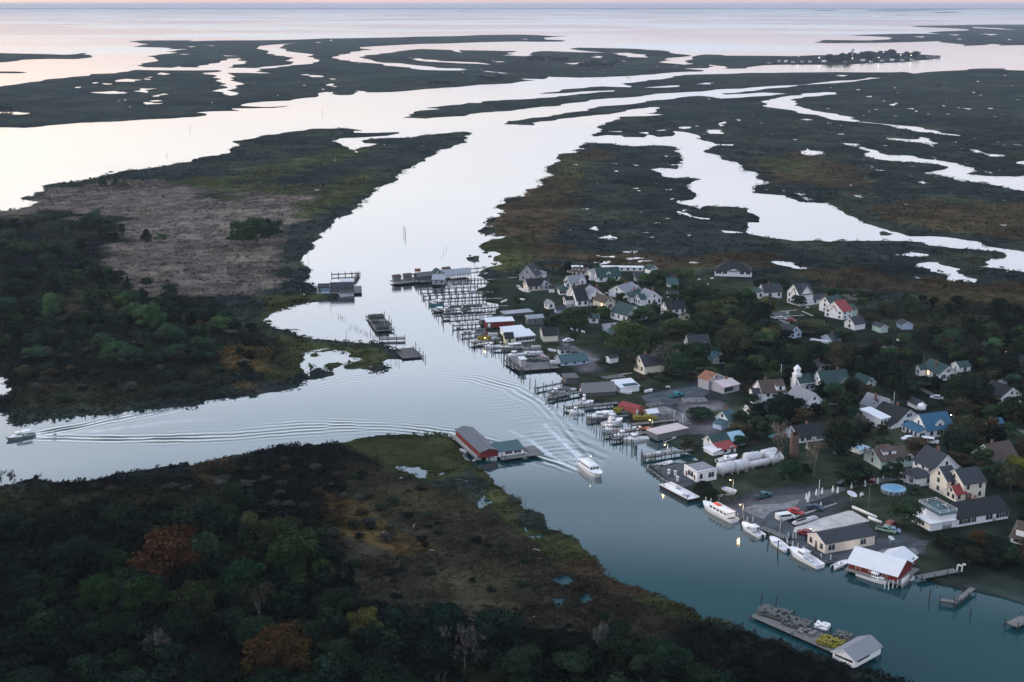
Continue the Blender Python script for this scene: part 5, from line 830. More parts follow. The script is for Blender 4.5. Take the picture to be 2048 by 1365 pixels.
# ------------------------------------------------------------------ docks and piers
def pier(tag, a, b, wd, label, step=3.2, z=1.15, both=True, fingers=None, rails=False, ph=(.5, 1.2), m='wood', endc=None, group='piers and docks'):
    """decking on piles from a to b (zoomed pixels at the waterline)"""
    pa, pb = G(*Z(tag, *a), 0), G(*Z(tag, *b), 0); d = pb - pa; L = d.length; rt = root('pier', pa, math.atan2(d.y, d.x), label, 'pier', group)
    n = max(2, int(L / .32)); me = None
    bx = [(L * i / n + .012, L * (i + 1) / n - .012, -wd / 2 + random.uniform(0, .06), wd / 2 - random.uniform(0, .06), z - .07 + random.uniform(-.01, .01), z) for i in range(n)]
    dk = mb('decking', bx, m, rt); dk['kind'] = 'stuff'
    mb('beam', [(0, L, s * (wd / 2 - .2) - .07, s * (wd / 2 - .2) + .07, z - .32, z - .09) for s in (-1, 1)], 'pile', rt)
    k = max(2, int(L / step) + 1)
    pm = lathe('piling', [(.13, -1.5), (.13, 1)], 'pile', rt, 7); base = pm.data; first = True
    for i in range(k):
        for s in ((-1, 1) if both else (1,)):
            o = pm if first else link('piling', base, rt); first = False; o.location = (L * i / (k - 1), s * (wd / 2 + .12), z - 1 + random.uniform(*ph)); o.rotation_euler = (random.uniform(-.03, .03), random.uniform(-.03, .03), 0)
    if fingers:      # (spacing, length, side): slip frames built off the pier
        sp, fl, sd = fingers; q = sp
        while q < L:
            mb('slip_beam', [(q - .06, q + .06, min(0, sd * fl), max(0, sd * fl), z - .25, z - .1)], 'pile', rt)
            for f_ in (.5, 1.0): link('piling', base, rt, loc=(q, sd * fl * f_, z - .9 + random.uniform(.0, .5)))
            q += sp
        mb('slip_rail', [(sp, L, sd * fl - .05, sd * fl + .05, z + .05, z + .2)], 'pile', rt)
    if rails: mb('rail', [(0, L, s * (wd / 2 - .05) - .04, s * (wd / 2 - .05) + .04, z + .85, z + .93) for s in (-1, 1)], 'wood', rt)
    return rt
for a in [
 ((270, 470), (1200, 435), 1.2, 'uppermost long pier running from the square shanty to the lawn', (3.3, 2.6, 1)), ((280, 572), (1060, 530), 1.1, 'long slip pier, second below the square shanty', (3.3, 4.2, -1)), ((320, 662), (1170, 615), 1.2, 'long slip pier, third below the square shanty', (3.3, 3.4, 1)),
 ((395, 755), (1180, 712), 1.2, 'long slip pier, fourth below the square shanty', (3.3, 4.4, 1)), ((470, 878), (1350, 812), 1.2, 'long slip pier, fifth below the square shanty', (3.3, 4.0, 1)), ((575, 960), (1300, 905), 1.3, 'long slip pier, sixth below the square shanty', (3.3, 4.0, 1)), ((725, 1070), (1110, 1045), 1.6, 'thick pier leading to the red dock shed', (3.5, 2.6, 1)), ((840, 1195), (1050, 1170), 1.4, 'short pier with a raised frame, below the red dock shed', (2.6, 3.4, 1))]:
    pier('La', a[0], a[1], a[2], a[3], fingers=a[4], group='slip piers of the upper harbour')
for a in [('La', (975, 1310), (1370, 1240), 3.0, 'wide dock with yellow pots'), ('Ra', (600, 690), (1010, 690), 2.6, 'dock in front of the white packing shed'), ('Ra', (760, 860), (960, 1000), 1.6, 'slanted walkway along the outer edge of the crab dock'), ('Rb', (80, 290), (440, 215), 1.3, 'slip pier by the boarded shed'), ('Rb', (240, 430), (680, 340), 1.8, 'pot pier leading to the arched shed'), ('Rb', (480, 560), (1200, 490), 2.6, 'long grey pier between the two white sport boats'), ('Rb', (790, 710), (1330, 665), 1.6, 'pier behind the white moored workboats'), ('Rb', (1000, 830), (1250, 800), 1.6, 'short teal pier among workboats'),
          ('Rb', (1030, 915), (1650, 830), 2.0, 'crowded pier with red pots'), ('Rb', (1120, 990), (1650, 890), 2.0, 'pier before the pink roofed shed'), ('Rb', (1360, 790), (2000, 725), 2.2, 'pale walkway under the yellow pots'), ('Ta', (190, 690), (850, 590), 1.8, 'railed inlet pier with a white skiff'), ('K', (1640, 262), (1725, 275), 1.6, 'dark dock end at lower right'), ('K', (1725, 265), (1800, 205), 1.4, 'dark gangway to the lower right bank'), ('K', (1985, 385), (2060, 350), 3.0, 'dock corner cut by the right edge'), ('Tf', (600, 980), (1120, 880), 2.4, 'pale quay right of the red boathouse'),
          ('H', (1060, 830), (1270, 825), 4.0, 'ruined low dock beside the barge'), ('H', (1280, 330), (1420, 325), 3.5, 'cluttered deck left of the mid channel shanty'), ('La', (960, 290), (1150, 270), 1.2, 'narrow walk from the shanty to the marsh'), ('H', (670, 300), (890, 290), 1.6, 'outer walk around the bay shanties'), ('H', (890, 290), (850, 350), 1.4, 'side walk of the bay shanties'), ('J', (1020, 258), (1110, 240), 1.6, 'short landing at the end of the red packing house'), ('Td', (960, 560), (1330, 715), 2.2, 'grey quay walkway behind the white boats')]:
    pier(*a[:5], rails='railed' in a[4])
# boardwalks on land
for i, (t_, a, b, w_, lb) in enumerate([('La', (1200, 408), (1600, 375), .9, 'pale plank walk curving up the lawn to the steep gabled house'), ('La', (1060, 575), (1280, 578), .8, 'pale plank walk at the second slip pier'), ('La', (1110, 668), (1390, 665), .8, 'pale plank walk at the third slip pier'), ('La', (1350, 765), (1475, 765), .7, 'short pale plank by the fifth slip pier'), ('Rc', (210, 622), (440, 590), .8, 'pale path left of the cream house'), ('Ld', (300, 770), (450, 835), .9, 'pale footpath before the ornate house, right branch'), ('Ld', (0, 775), (230, 755), .7, 'pale footpath below the hall road'), ('Ld', (80, 845), (330, 822), .7, 'pale footpath before the ornate house, lower branch'), ('Lc', (1570, 652), (1780, 635), .7, 'pale footpath before the white bungalow')]):
    pa, pb = G(*Z(t_, *a), GZ), G(*Z(t_, *b), GZ); d = pb - pa; n = max(3, int(d.length / .6)); o = mb('boardwalk', [(d.length * k / n + .02, d.length * (k + 1) / n - .02, -w_ / 2, w_ / 2, .02, .09) for k in range(n)], 'conc', None, loc=pa, label=lb, cat='path', group='footpaths'); o.rotation_euler.z = math.atan2(d.y, d.x); o['kind'] = 'structure'
def sheet(name, s, m, z, **kw):
    P = [G(*q, z) for q in poly(s)]; P2 = []
    for i in range(len(P)):
        a, b = P[i], P[(i + 1) % len(P)]; k = max(1, int((b - a).length / 2.5)); 
        for j in range(k): q = a.lerp(b, j / k); P2.append(q + Vector((random.uniform(-.18, .18), random.uniform(-.18, .18), 0)) if j else q)
    tri = geometry.tessellate_polygon([[(p.x, p.y, 0) for p in P2]])
    Fq = []
    for t in tri:
        a, b, c = (P2[i] for i in t); Fq.append(t if (b - a).cross(c - a).z > 0 else t[::-1])
    return mpoly(name, P2, Fq, m, None, kind='structure', **kw)
M_['asph'] = mat('worn_asphalt', (.050, .062, .074), .9, nscale=.25, namt=.55); M_['oyster'] = mat('crushed_shell', (.17, .17, .18), .95, nscale=.4, namt=.5); M_['lane'] = mat('gravel_lane', (.085, .090, .090), .95, nscale=.3, namt=.4)
sheet('quay_yard', 'Td 640,350 650,230 830,190 1100,90 1600,60 1640,250 1300,420 1560,590 1560,700 1800,870 1860,960 1700,880 1450,820 1330,710 960,540', 'asph', GZ + .02)
sheet('quay_yard', 'Te 610,745 1290,620 1340,520 2048,560 1850,760 1330,720 1120,690 900,830 640,870', 'asph', GZ + .02)
sheet('shell_patch', 'Td 690,260 900,200 1250,190 1500,130 1430,240 1100,300 1000,400 820,330', 'oyster', GZ + .03)
sheet('concrete_slab', 'Te 200,375 560,250 920,150 990,150 1230,290 480,440 330,470 180,440', 'conc', GZ + .03); mb('slab_wall', [(0, 9, -.12, .12, 0, .8)], 'trim', None, loc=G(*Z('Te', 985, 115), GZ), label='low white wall at the upper corner of the concrete slab', cat='wall').rotation_euler.z = -1.02
mb('slab_wall', [(0, 4.5, -.12, .12, 0, .8)], 'trim', None, loc=G(*Z('Te', 1205, 260), GZ), label='short white wall piece right of the long slab wall', cat='wall').rotation_euler.z = -.95
mb('slab_kerb', [(0, 22, -.15, .15, -.1, .35)], 'conc', None, loc=G(*Z('Te', 20, 300), GZ), kind='structure').rotation_euler.z = .62
sheet('lane', 'Tb 0,1050 600,1010 1300,880 1600,800 2100,720 2100,790 1600,870 1200,950 700,1120 300,1150 0,1200', 'lane', GZ + .025)
sheet('boat_yard', 'Rc 560,900 900,830 1180,790 1450,760 1500,860 1350,930 1080,980 960,1030 700,1060 600,960', 'asph', GZ + .02); sheet('shell_patch', 'Rc 680,1040 820,1020 1150,1150 1260,1290 1100,1290 850,1240 640,1200', 'oyster', GZ + .02)
sheet('fuel_dock', 'Ta 300,800 720,730 900,1000 760,1060 640,1040', 'asph', GZ + .22); 
sheet('shell_patch', 'Ra 1480,780 1950,780 2048,800 1950,860 1700,900 1500,900', 'oyster', GZ + .02); sheet('lane', 'Ra 1650,640 1680,620 1900,740 2048,800 2048,830 1800,750', 'lane', GZ + .03); sheet('lane', 'Re 560,620 640,640 1010,840 960,850 700,720', 'lane', GZ + .02); sheet('lane', 'Re 1480,1010 1540,1020 2100,1260 2100,1310 1800,1150', 'lane', GZ + .02); sheet('lane', 'Re 0,60 300,90 480,170 300,180 0,130', 'lane', GZ + .02)
sheet('lane', 'Lc 1780,780 2048,770 2048,900 1850,860', 'lane', GZ + .02); sheet('shell_patch', 'Lc 1760,840 1900,840 2048,910 2030,950 1900,900', 'oyster', GZ + .03); sheet('shell_patch', 'Te 1330,700 1500,650 1850,660 1900,740 1660,800 1500,810', 'oyster', GZ + .03)
# seawalls
def seawall(pts, label, tag):
    P = [G(*Z(tag, *q), 0) for q in pts]; rt = root('seawall', P[0], 0, label, 'seawall', 'seawalls'); me = None
    for a, b in zip(P, P[1:]):
        d = b - a; n = max(1, int(d.length / 2.2))
        for i in range(n):
            L = d.length / n
            q = a + d * (i / n) - P[0]; o = mb('panel', [(.02, L - .02, -.12, .12, -1, .78)], 'weather', rt, loc=q); o.rotation_euler.z = math.atan2(d.y, d.x)
            o = lathe('piling', [(.15, -1.5), (.15, random.uniform(1.1, 1.6))], 'pile', rt, 7, loc=q + Vector((0, 0, 0)))
seawall([(225, 800), (420, 945), (640, 1075)], 'timber seawall of the fuel dock with a row of posts', 'Ta'); seawall([(640, 400), (960, 565), (1330, 735), (1560, 880), (1780, 980), (1870, 1010)], 'timber seawall along the lower quay behind the white boats', 'Td')
# ruined dock at bottom right, crab pot barge in the bay, crab dock: decks heaped with pots
def deckblock(name, label, tag, n_, b_, a_, z, m, gp, prim='B', cat='dock'):
    o, ang, L, D = frame3(tag, n_, b_, a_, 0, prim); rt = root(name, o, ang, label, cat, gp); nb = max(3, int(D / .5))
    dk = mb('decking', [(0, L, D * i / nb + .02, D * (i + 1) / nb - .02, z - .15, z + random.uniform(-.02, .03)) for i in range(nb)], m, rt); dk['kind'] = 'stuff'; base = None
    for i in range(max(2, int(L / 3.5)) + 1):
        for y in (0, D / 2, D):
            q = (L * i / max(2, int(L / 3.5)), y, 0)
            if base is None: t = lathe('piling', [(.14, -1.5), (.14, z + .6)], 'pile', rt, 7, loc=q); base = t.data
            else: link('piling', base, rt, loc=q)
    return rt, L, D
POTME = None
def heap(tag, x, y, nx, ny, nz, m, label, ang=0., z=None, s=.6, jit=.12):
    """a stack of wire crab pots: every pot is a box with rims, joined per heap"""
    p = G(*Z(tag, x, y), 0); p.z = z if z is not None else GZ; rd = random.Random(int(x * 7 + y)); bx = []
    for i in range(nx):
        for j in range(ny):
            for k in range(nz - (rd.random() < .35)):
                a, b, c = i * s + rd.uniform(-jit, jit) * s, j * s + rd.uniform(-jit, jit) * s, k * s * .8; e = s * .46
                bx.append((a - e, a + e, b - e, b + e, c, c + s * .76))
    o = mb('crab_pot_stack', bx, m, None, loc=p, label=label, cat='crab pots', group='stacks of crab pots'); o['kind'] = 'stuff'; o.rotation_euler.z = ang; return o
rt, L, D = deckblock('crab_barge', 'square dark barge loaded with crab pots in the bay', 'H', (1030, 765), (1170, 745), (950, 640), .9, 'weather', None, 'A', 'barge')
p_ = rt.location; c_, s_ = math.cos(rt.rotation_euler.z), math.sin(rt.rotation_euler.z)
def onroot(x, y): return PXn(p_.x + x * c_ - y * s_, p_.y + x * s_ + y * c_)
for i, (fx, fy, a, b, c, lb) in enumerate([(.12, .06, 9, 9, 3, 'crab pots at the near end of the bay barge'), (.1, .42, 5, 7, 3, 'crab pots in the middle of the bay barge'), (.1, .76, 11, 7, 3, 'crab pots at the far end of the bay barge'), (.55, .3, 7, 12, 1, 'low single layer of pots on the bay barge')]):
    q = onroot(fx * L, fy * D); heap('P', float(q[0]), float(q[1]), a, b, c, mat('mossy_pots', (.075, .085, .075), .9, nscale=3, namt=.4), lb, rt.rotation_euler.z, .9)
deckblock('ruined_dock', 'long ruined dock with grey debris at the lower right', 'K', (1140, 520), (1200, 470), (725, 335), .8, 'weather', None, 'A'); deckblock('ruined_dock', 'low wrecked dock at the tip of the spit', 'H', (1250, 985), (1420, 970), (1200, 905), .6, 'dark', None)
deckblock('crab_dock', 'grey green crab dock with pots and the white block', 'Ra', (960, 1000), (1500, 960), (800, 850), .9, 'wood', None)
for i, (tg, x, y, a, b, c, mt, lb, an) in enumerate([('K', 760, 330, 12, 7, 2, 'pot', 'grey wire pots heaped at the far end of the ruined dock', -.6), ('K', 880, 380, 10, 6, 2, 'pot', 'grey wire pots in the middle of the ruined dock', -.6), ('K', 960, 420, 6, 4, 1, 'rope', 'pale rubbish heap on the ruined dock', -.6), ('K', 1040, 400, 5, 4, 2, 'trim', 'white boxes on the ruined dock', -.6), ('K', 1050, 475, 9, 6, 2, 'poty', 'yellow crab pots near the white dock end shed', -.6), ('K', 1130, 450, 6, 5, 2, 'pot', 'weedy pots beside the yellow ones', -.6),
   ('Ra', 390, 590, 9, 4, 3, 'poty', 'yellow crab pots under the dock lamp', .1), ('Rb', 1150, 600, 5, 7, 3, 'poty', 'mossy yellow pots left of the red barn', -.5), ('Rb', 1250, 620, 6, 6, 2, 'pot', 'grey pots below the mossy yellow ones', -.5), ('Rb', 1430, 740, 10, 4, 3, 'poty', 'bright yellow pots on the walkway by the lamp', .1), ('Rb', 1590, 735, 7, 4, 2, 'poty', 'yellow pots right of the lamp post', .1), ('Rb', 1750, 700, 10, 5, 1, 'pot', 'grey green pots right of the yellow ones', .1),
   ('Ra', 1050, 790, 11, 4, 2, 'tank', 'row of white wrapped bundles on the crab dock', .05), ('Ra', 1040, 880, 9, 5, 2, 'pot', 'mossy pots beside the white block on the crab dock', .05), ('Ra', 1180, 870, 9, 5, 2, 'rope', 'grey net heap on the crab dock', .05), ('Ra', 1240, 850, 5, 4, 2, 'brick_red', 'reddish pots on the crab dock', .05), ('Ra', 1380, 920, 6, 5, 2, 'tank', 'pale grey bundles at the landward end of the crab dock', .05), ('Ra', 1010, 740, 12, 5, 2, 'rope', 'black and white net piles behind the crab dock', .1),
   ('Rb', 250, 370, 8, 3, 1, 'rope', 'gear piled at the end of the pot pier', .15), ('Rb', 400, 330, 7, 3, 2, 'rope', 'white and grey gear on the pot pier', .15), ('Rb', 1180, 880, 14, 3, 1, 'brick_red', 'red pots on the crowded pier', .2), ('Rb', 1500, 870, 6, 3, 1, 'brick_red', 'red pots near the pink roofed shed', .2), ('Rc', 1180, 1040, 14, 8, 2, 'rope', 'grey mixed heap of gear on the grass', .2), ('Rc', 690, 1080, 10, 6, 1, 'weather', 'grey timber heap behind the red barn', .5), ('Rc', 820, 1190, 12, 6, 1, 'rope', 'white and black gear beside the arched hut', .1), ('Lb', 20, 1040, 10, 6, 1, 'wood', 'pinkish pallet pile by the packing shed', .1), ('Re', 460, 1200, 0, 0, 0, None, None, 0),
   ('Rc', 80, 700, 14, 6, 1, 'weather', 'grey green timber rows left of the white workshop', .4), ('Td', 380, 130, 8, 2, 1, 'wood', 'pile of pale boards behind the orange topped boat', .4), ('La', 130, 370, 8, 3, 1, 'pot', 'gear on the deck left of the mid channel shanty', .1), ('La', 210, 330, 5, 3, 3, 'brick_red', 'brown crates on the deck left of the mid channel shanty', .1), ('La', 780, 1030, 3, 2, 2, 'pot', 'pots at the end of the thick pier', .1), ('La', 950, 820, 10, 3, 2, 'pot', 'teal grey pots in the fifth slip', .1), ('La', 690, 830, 9, 3, 2, 'pot', 'grey pots in the fifth slip, nearer the channel', .1), ('La', 870, 820, 7, 3, 2, 'pot', 'low pots between the slip piers', .1), ('La', 600, 930, 5, 3, 2, 'pot', 'pots at the end of the sixth slip pier', .1), ('La', 1030, 1140, 8, 4, 1, 'pot', 'green pots on the frame below the red dock shed', .1)]):
    if a: heap(tg, x, y, a, b, c, mt, lb, an, z=1.2 if (tg in ('K', 'La') or (tg == 'Ra' and x < 1500) or (tg == 'Rb' and x < 1600 and not (1150 <= x <= 1250))) else None)
# ------------------------------------------------------------------ boats
def hull_mesh(L, B, fb, sheer=.45, tumble=.88, transom=.8, n=14):
    """open hull shell with deck edge: stations from stern (0) to bow (L)"""
    V, Fq = [], []
    for i in range(n + 1):
        t = i / n; x = L * t; b = B / 2 * (transom + (1 - transom) * math.sin(min(1, t / .5) * math.pi / 2)) if t < .5 else B / 2 * math.sqrt(max(0, 1 - ((t - .5) / .5) ** 2.6))
        b = max(b, .02); z = fb * (1 + sheer * t * t * 1.4); xo = x + .10 * L * t ** 6
        V += [(x - .0, 0, -.35), (x, -b * .82, -.12), (xo * 1, -b, z), (xo, -b * .90, z), (xo, -b * .9, z - .12)]
    m = len(V)
    V += [(x, -y, z) for x, y, z in V[:m]]
    k = 5
    for i in range(n):
        for j in range(k - 1):
            a = i * k + j; Fq.append((a, a + 1, a + k + 1, a + k)); b = m + i * k + j; Fq.append((b, b + k, b + k + 1, b + 1))
    Fq.append((0, m + 1, m + 2, 2, 1)); return V, Fq, n, k, m
def boat(label, tag, bow, stern, kind, beam=None, fb=.75, group='boats at the village', colr='hull', extras=(), z=0.0):
    pb, ps = G(*Z(tag, *bow), 0), G(*Z(tag, *stern), 0); d = pb - ps; L = d.length / 1.04; B = beam or L * .30
    nm = {'workboat': 'workboat', 'ferry': 'ferry_boat', 'skiff': 'skiff', 'sport': 'motor_yacht', 'runabout': 'motorboat'}[kind]
    rt = root(nm, Vector((ps.x, ps.y, z)), math.atan2(d.y, d.x), label, 'boat', group)
    V, Fq, n, k, m = hull_mesh(L, B, fb); mpoly('hull', V, Fq, colr, rt)
    # bottom paint line and deck
    V2 = []; 
    for i in range(n + 1): a = V[i * k + 4]; V2 += [(a[0] - .03, a[1], a[2] - .02), (a[0] - .03, -a[1], a[2] - .02)]
    cut = int(n * .5) if kind not in ('skiff', 'runabout') else int(n * .72)
    F2 = [(2 * i, 2 * i + 2, 2 * i + 3, 2 * i + 1) for i in range(cut, n)]
    dk = mpoly('foredeck', V2, F2, 'hull' if kind != 'skiff' else 'deck', rt)
    zf = .18 if kind != 'skiff' else .05
    V3 = []
    for i in range(cut + 1): a = V[i * k + 4]; V3 += [(a[0], a[1] * .98, zf), (a[0], -a[1] * .98, zf)]
    F3 = [(2 * i, 2 * i + 2, 2 * i + 3, 2 * i + 1) for i in range(cut)]; e = len(V3) - 2; V3 += [V2[2 * cut], V2[2 * cut + 1]]; F3.append((e, e + 1, len(V3) - 1, len(V3) - 2))
    mpoly('cockpit_floor', V3, F3, 'deck', rt)
    mb('waterline_stripe', [(L * .02, L * .5, -B * .435, B * .435, -.3, .03)], 'hullg' if kind == 'ferry' else 'engine', rt)
    def cabin(x0, x1, w_, z0, h, rake=.4, nwin=3, roofover=.25, m='hull', name='cabin'):
        y = w_ / 2; C = [(x0, -y, z0), (x1, -y, z0), (x1, y, z0), (x0, y, z0), (x0, -y * .95, z0 + h), (x1 - rake, -y * .93, z0 + h), (x1 - rake, y * .93, z0 + h), (x0, y * .95, z0 + h)]
        c = mpoly(name, C, [(0, 1, 5, 4), (1, 2, 6, 5), (2, 3, 7, 6), (3, 0, 4, 7), (4, 5, 6, 7)], m, rt)
        mb('cabin_roof', [(x0 - roofover, x1 - rake + .15, -y, y, z0 + h + .003, z0 + h + .08)], m, c)
        ww = (x1 - x0 - rake) / nwin
        for s in (-1, 1):
            for i in range(nwin):
                a = x0 + ww * i + ww * .15; b_ = a + ww * .7; za, zb = z0 + h * .5, z0 + h * .86; f_ = lambda zz: y * (1 - .06 * (zz - z0) / h) + .012
                mpoly('window', [(a, s * f_(za), za), (b_, s * f_(za), za), (b_, s * f_(zb), zb), (a, s * f_(zb), zb)], [(0, 1, 2, 3)], 'glass', c)
        for i in range(3):
            ya, yb = -y * .85 + i * y * .6, -y * .85 + i * y * .6 + y * .5; xa = lambda zz: x1 - rake * (zz - z0) / h + .015
            mpoly('windshield', [(xa(z0 + h * .45), ya, z0 + h * .45), (xa(z0 + h * .45), yb, z0 + h * .45), (xa(z0 + h * .88), yb * .97, z0 + h * .88), (xa(z0 + h * .88), ya * .97, z0 + h * .88)], [(0, 1, 2, 3)], 'glass', c)
        return c
    if kind == 'workboat':
        cabin(L * .50, L * .74, B * .62, fb * .9, 1.45, .35, 3); mpoly('trunk_cabin', [(L * .72, -B * .26, fb), (L * .88, -B * .14, fb * 1.2), (L * .88, B * .14, fb * 1.2), (L * .72, B * .26, fb), (L * .72, -B * .24, fb + .65), (L * .86, -B * .12, fb + .6), (L * .86, B * .12, fb + .6), (L * .72, B * .24, fb + .65)], [(0, 1, 5, 4), (1, 2, 6, 5), (2, 3, 7, 6), (4, 5, 6, 7)], 'hull', rt)
        mb('engine_box', [(L * .30, L * .40, -.45, .45, .18, .85)], 'deck', rt); lathe('mast', [(.035, 0), (.02, 2.2)], 'steel', rt, 6, loc=(L * .52, 0, fb + 1.4))
        if 'canopy' in extras:
            mb('canopy', [(L * .12, L * .49, -B * .40, B * .40, fb + 1.42, fb + 1.5)], 'hull', rt); [mb('canopy_post', [(x - .03, x + .03, s * B * .38 - .03, s * B * .38 + .03, fb * .8, fb + 1.42)], 'steel', rt) for x in (L * .14, L * .32) for s in (-1, 1)]
    elif kind == 'ferry':
        cabin(L * .14, L * .80, B * .78, fb * .9, 1.5, .9, 5, .3); mb('roof_rack', [(L * .52, L * .70, -B * .2, B * .12, fb + 1.5, fb + 1.72)], 'orange', rt) if 'orange' in extras else None
        [mb('stern_post', [(x - .04, x + .04, s * B * .36 - .04, s * B * .36 + .04, fb * .8, fb + 1.35)], 'hull', rt) for x in (L * .05,) for s in (-1, 1)]; lathe('mast', [(.04, 0), (.02, 2.4)], 'steel', rt, 6, loc=(L * .55, 0, fb + 1.5))
    elif kind == 'sport':
        cabin(L * .38, L * .70, B * .66, fb * .95, 1.25, .8, 2); mb('flybridge', [(L * .40, L * .56, -B * .26, B * .26, fb + 1.2, fb + 1.75)], 'hull', rt); mb('flybridge_top', [(L * .38, L * .56, -B * .28, B * .28, fb + 2.6, fb + 2.68)], 'hull', rt)
        [mb('top_post', [(x - .03, x + .03, y - .03, y + .03, fb + 1.7, fb + 2.6)], 'steel', rt) for x in (L * .4, L * .55) for y in (-B * .25, B * .25)]; lathe('outrigger', [(.02, 0), (.01, 3.4)], 'steel', rt, 5, loc=(L * .45, B * .3, fb + 1))
    elif kind == 'runabout':
        cabin(L * .42, L * .58, B * .5, fb * .6, 1.0, .35, 1) if 'console' not in extras else mb('console', [(L * .42, L * .50, -.35, .35, .15, 1.15)], 'hull', rt)
        if 'top' in extras: mb('hard_top', [(L * .30, L * .60, -B * .36, B * .36, 2.0, 2.08)], 'hull', rt); [mb('top_post', [(x - .03, x + .03, y - .03, y + .03, .2, 2.0)], 'steel', rt) for x in (L * .32, L * .58) for y in (-B * .33, B * .33)]
        mb('outboard', [(-.45, .05, -.2, .2, .2, 1.05)], 'engine' if 'blue' not in extras else 'bluep', rt)
    else:
        for x in (.25, .48, .68): mb('thwart', [(L * x - .13, L * x + .13, -B * .40, B * .40, fb * .55, fb * .6)], 'deck', rt)
        if 'motor' in extras: mb('outboard', [(-.35, .05, -.14, .14, .1, .85)], 'engine' if 'blue' not in extras else 'bluep', rt)
    if 'lamp' in extras: lathe('mast_light', [(.02, 0), (.13, .1), (.02, .25)], 'lampwhite', rt, 8, loc=(L * .53, 0, fb + 3.6))
    return rt
boat('white ferry boat under way in the channel with a lifting wake', 'Rb', (950, 1480), (700, 1290), 'ferry', 4.3, 1.0, 'boats under way', extras=('lamp',))
boat('dark low workboat under way at the left edge, trailing a long wake', 'G', (50, 1370), (240, 1335), 'workboat', 3.0, .7, 'boats under way', mat('dull_hull', (.16, .20, .20), .5), ('canopy',))
boat('white workboat with orange raft on its roof and green bottom', 'Td', (200, 225), (610, 450), 'ferry', 3.9, .95, extras=('orange',))
boat('white boat with hard top at the grey quay walkway', 'Td', (728, 500), (985, 660), 'runabout', 3.1, .8, extras=('top',))
boat('open white centre console boat between the hard top boat and the big workboat', 'Td', (1108, 690), (1335, 850), 'runabout', 2.9, .7, extras=('console',))
boat('large clean white workboat before the beige workshop', 'Td', (1390, 860), (1780, 1075), 'workboat', 3.6, 1.0)
boat('small white outboard boat between workboat and red boathouse', 'Te', (920, 870), (720, 945), 'runabout', 2.2, .6, extras=('console',))
boat('white open workboat moored alongside the red boathouse', 'Te', (1490, 1160), (1060, 1020), 'workboat', 2.9, .7)
boat('tiny dinghy on the slip under the red boathouse gable', 'Te', (1840, 1080), (1750, 1100), 'skiff', 1.5, .5)
boat('beached white skiff with a blue motor below the fuel dock bushes', 'Ta', (1440, 1185), (1280, 1115), 'skiff', 2.4, .6, extras=('motor', 'blue'), z=GZ + .2)
boat('white boat with black sides parked behind the fuel office', 'Ta', (1450, 690), (1190, 760), 'runabout', 2.6, .7, z=GZ + .4)
boat('white inflatable like boat at the inner fuel dock', 'Ta', (570, 735), (320, 795), 'skiff', 2.2, .6, extras=('motor',))
boat('white skiff lying at the head of the railed inlet pier', 'Ta', (430, 600), (230, 635), 'skiff', 2.0, .5)
boat('white skiff with motor under the pink roofed pier shed', 'Ta', (620, 390), (470, 440), 'skiff', 1.8, .5, extras=('motor',))
boat('white sport fishing boat with flybridge on the long grey pier', 'Rb', (860, 480), (640, 480), 'sport', 3.4, 1.0)
boat('white sleek boat outside the long grey pier', 'Rb', (530, 590), (740, 600), 'workboat', 2.8, .7)
boat('white workboat with a long canopy, uppermost of the moored rank', 'Rb', (780, 670), (1180, 650), 'workboat', 3.2, .8, extras=('canopy',))
boat('white flybridge boat below the long canopied workboat', 'Rb', (1250, 710), (1000, 770), 'sport', 3.2, .9)
boat('pale teal workboat under the flybridge boat', 'Rb', (990, 850), (1220, 810), 'workboat', 2.8, .7, colr='hull')
boat('small white skiff beside the pale walkway', 'Rb', (1450, 800), (1280, 835), 'skiff', 2.0, .5)
boat('white workboat amid the red pots', 'Rb', (1150, 930), (1400, 900), 'workboat', 2.6, .7)
boat('white workboat with cabin forward at the outer end of the rank', 'Rb', (1280, 985), (1610, 950), 'workboat', 3.1, .8)
boat('white dinghy behind the pier, left of the red pots', 'Rb', (1480, 880), (1360, 900), 'skiff', 1.8, .5)
boat('pale workboat at the pot pier of the arched shed', 'Rb', (260, 345), (470, 310), 'workboat', 2.8, .7)
boat('white boat on land before the workshop', 'Rb', (1390, 350), (1235, 340), 'skiff', 1.8, .5, z=GZ + .2); boat('white boat lying in the boat yard', 'Rb', (1670, 315), (1570, 330), 'skiff', 1.8, .5, z=GZ + .2)
boat('white workboat moored before the white packing shed', 'Ra', (470, 660), (690, 650), 'workboat', 2.8, .7); boat('long pale workboat under the white crab house', 'Ra', (700, 680), (1010, 665), 'workboat', 2.9, .8, extras=('canopy',))
boat('white workboat above the crab dock', 'Ra', (770, 790), (1020, 750), 'workboat', 2.8, .7); boat('white skiff behind the red dock shed', 'Ra', (520, 480), (650, 470), 'skiff', 1.8, .5); boat('white skiff aground right of the packing shed', 'Ra', (1110, 665), (1230, 650), 'skiff', 1.8, .5, z=.3); boat('slim white skiff near the flat roofed hut', 'Ra', (1340, 710), (1450, 725), 'skiff', 1.8, .5, z=.5)
boat('teal green workboat at the head of the fourth slip pier', 'La', (395, 760), (590, 745), 'workboat', 3.0, .8, colr=mat('teal_hull', (.10, .26, .27), .5), extras=('canopy',)); boat('dark workboat beside the teal green one', 'La', (450, 850), (600, 845), 'workboat', 2.8, .7, colr=mat('dark_hull', (.06, .09, .09), .5), extras=('canopy',))
boat('small dark skiff under the uppermost pier', 'La', (645, 490), (720, 485), 'skiff', 1.5, .4); boat('small skiff tied in the second slip', 'La', (960, 575), (1040, 570), 'skiff', 1.5, .4); boat('grey skiff tied in the sixth slip', 'La', (690, 905), (590, 915), 'skiff', 2.0, .5)
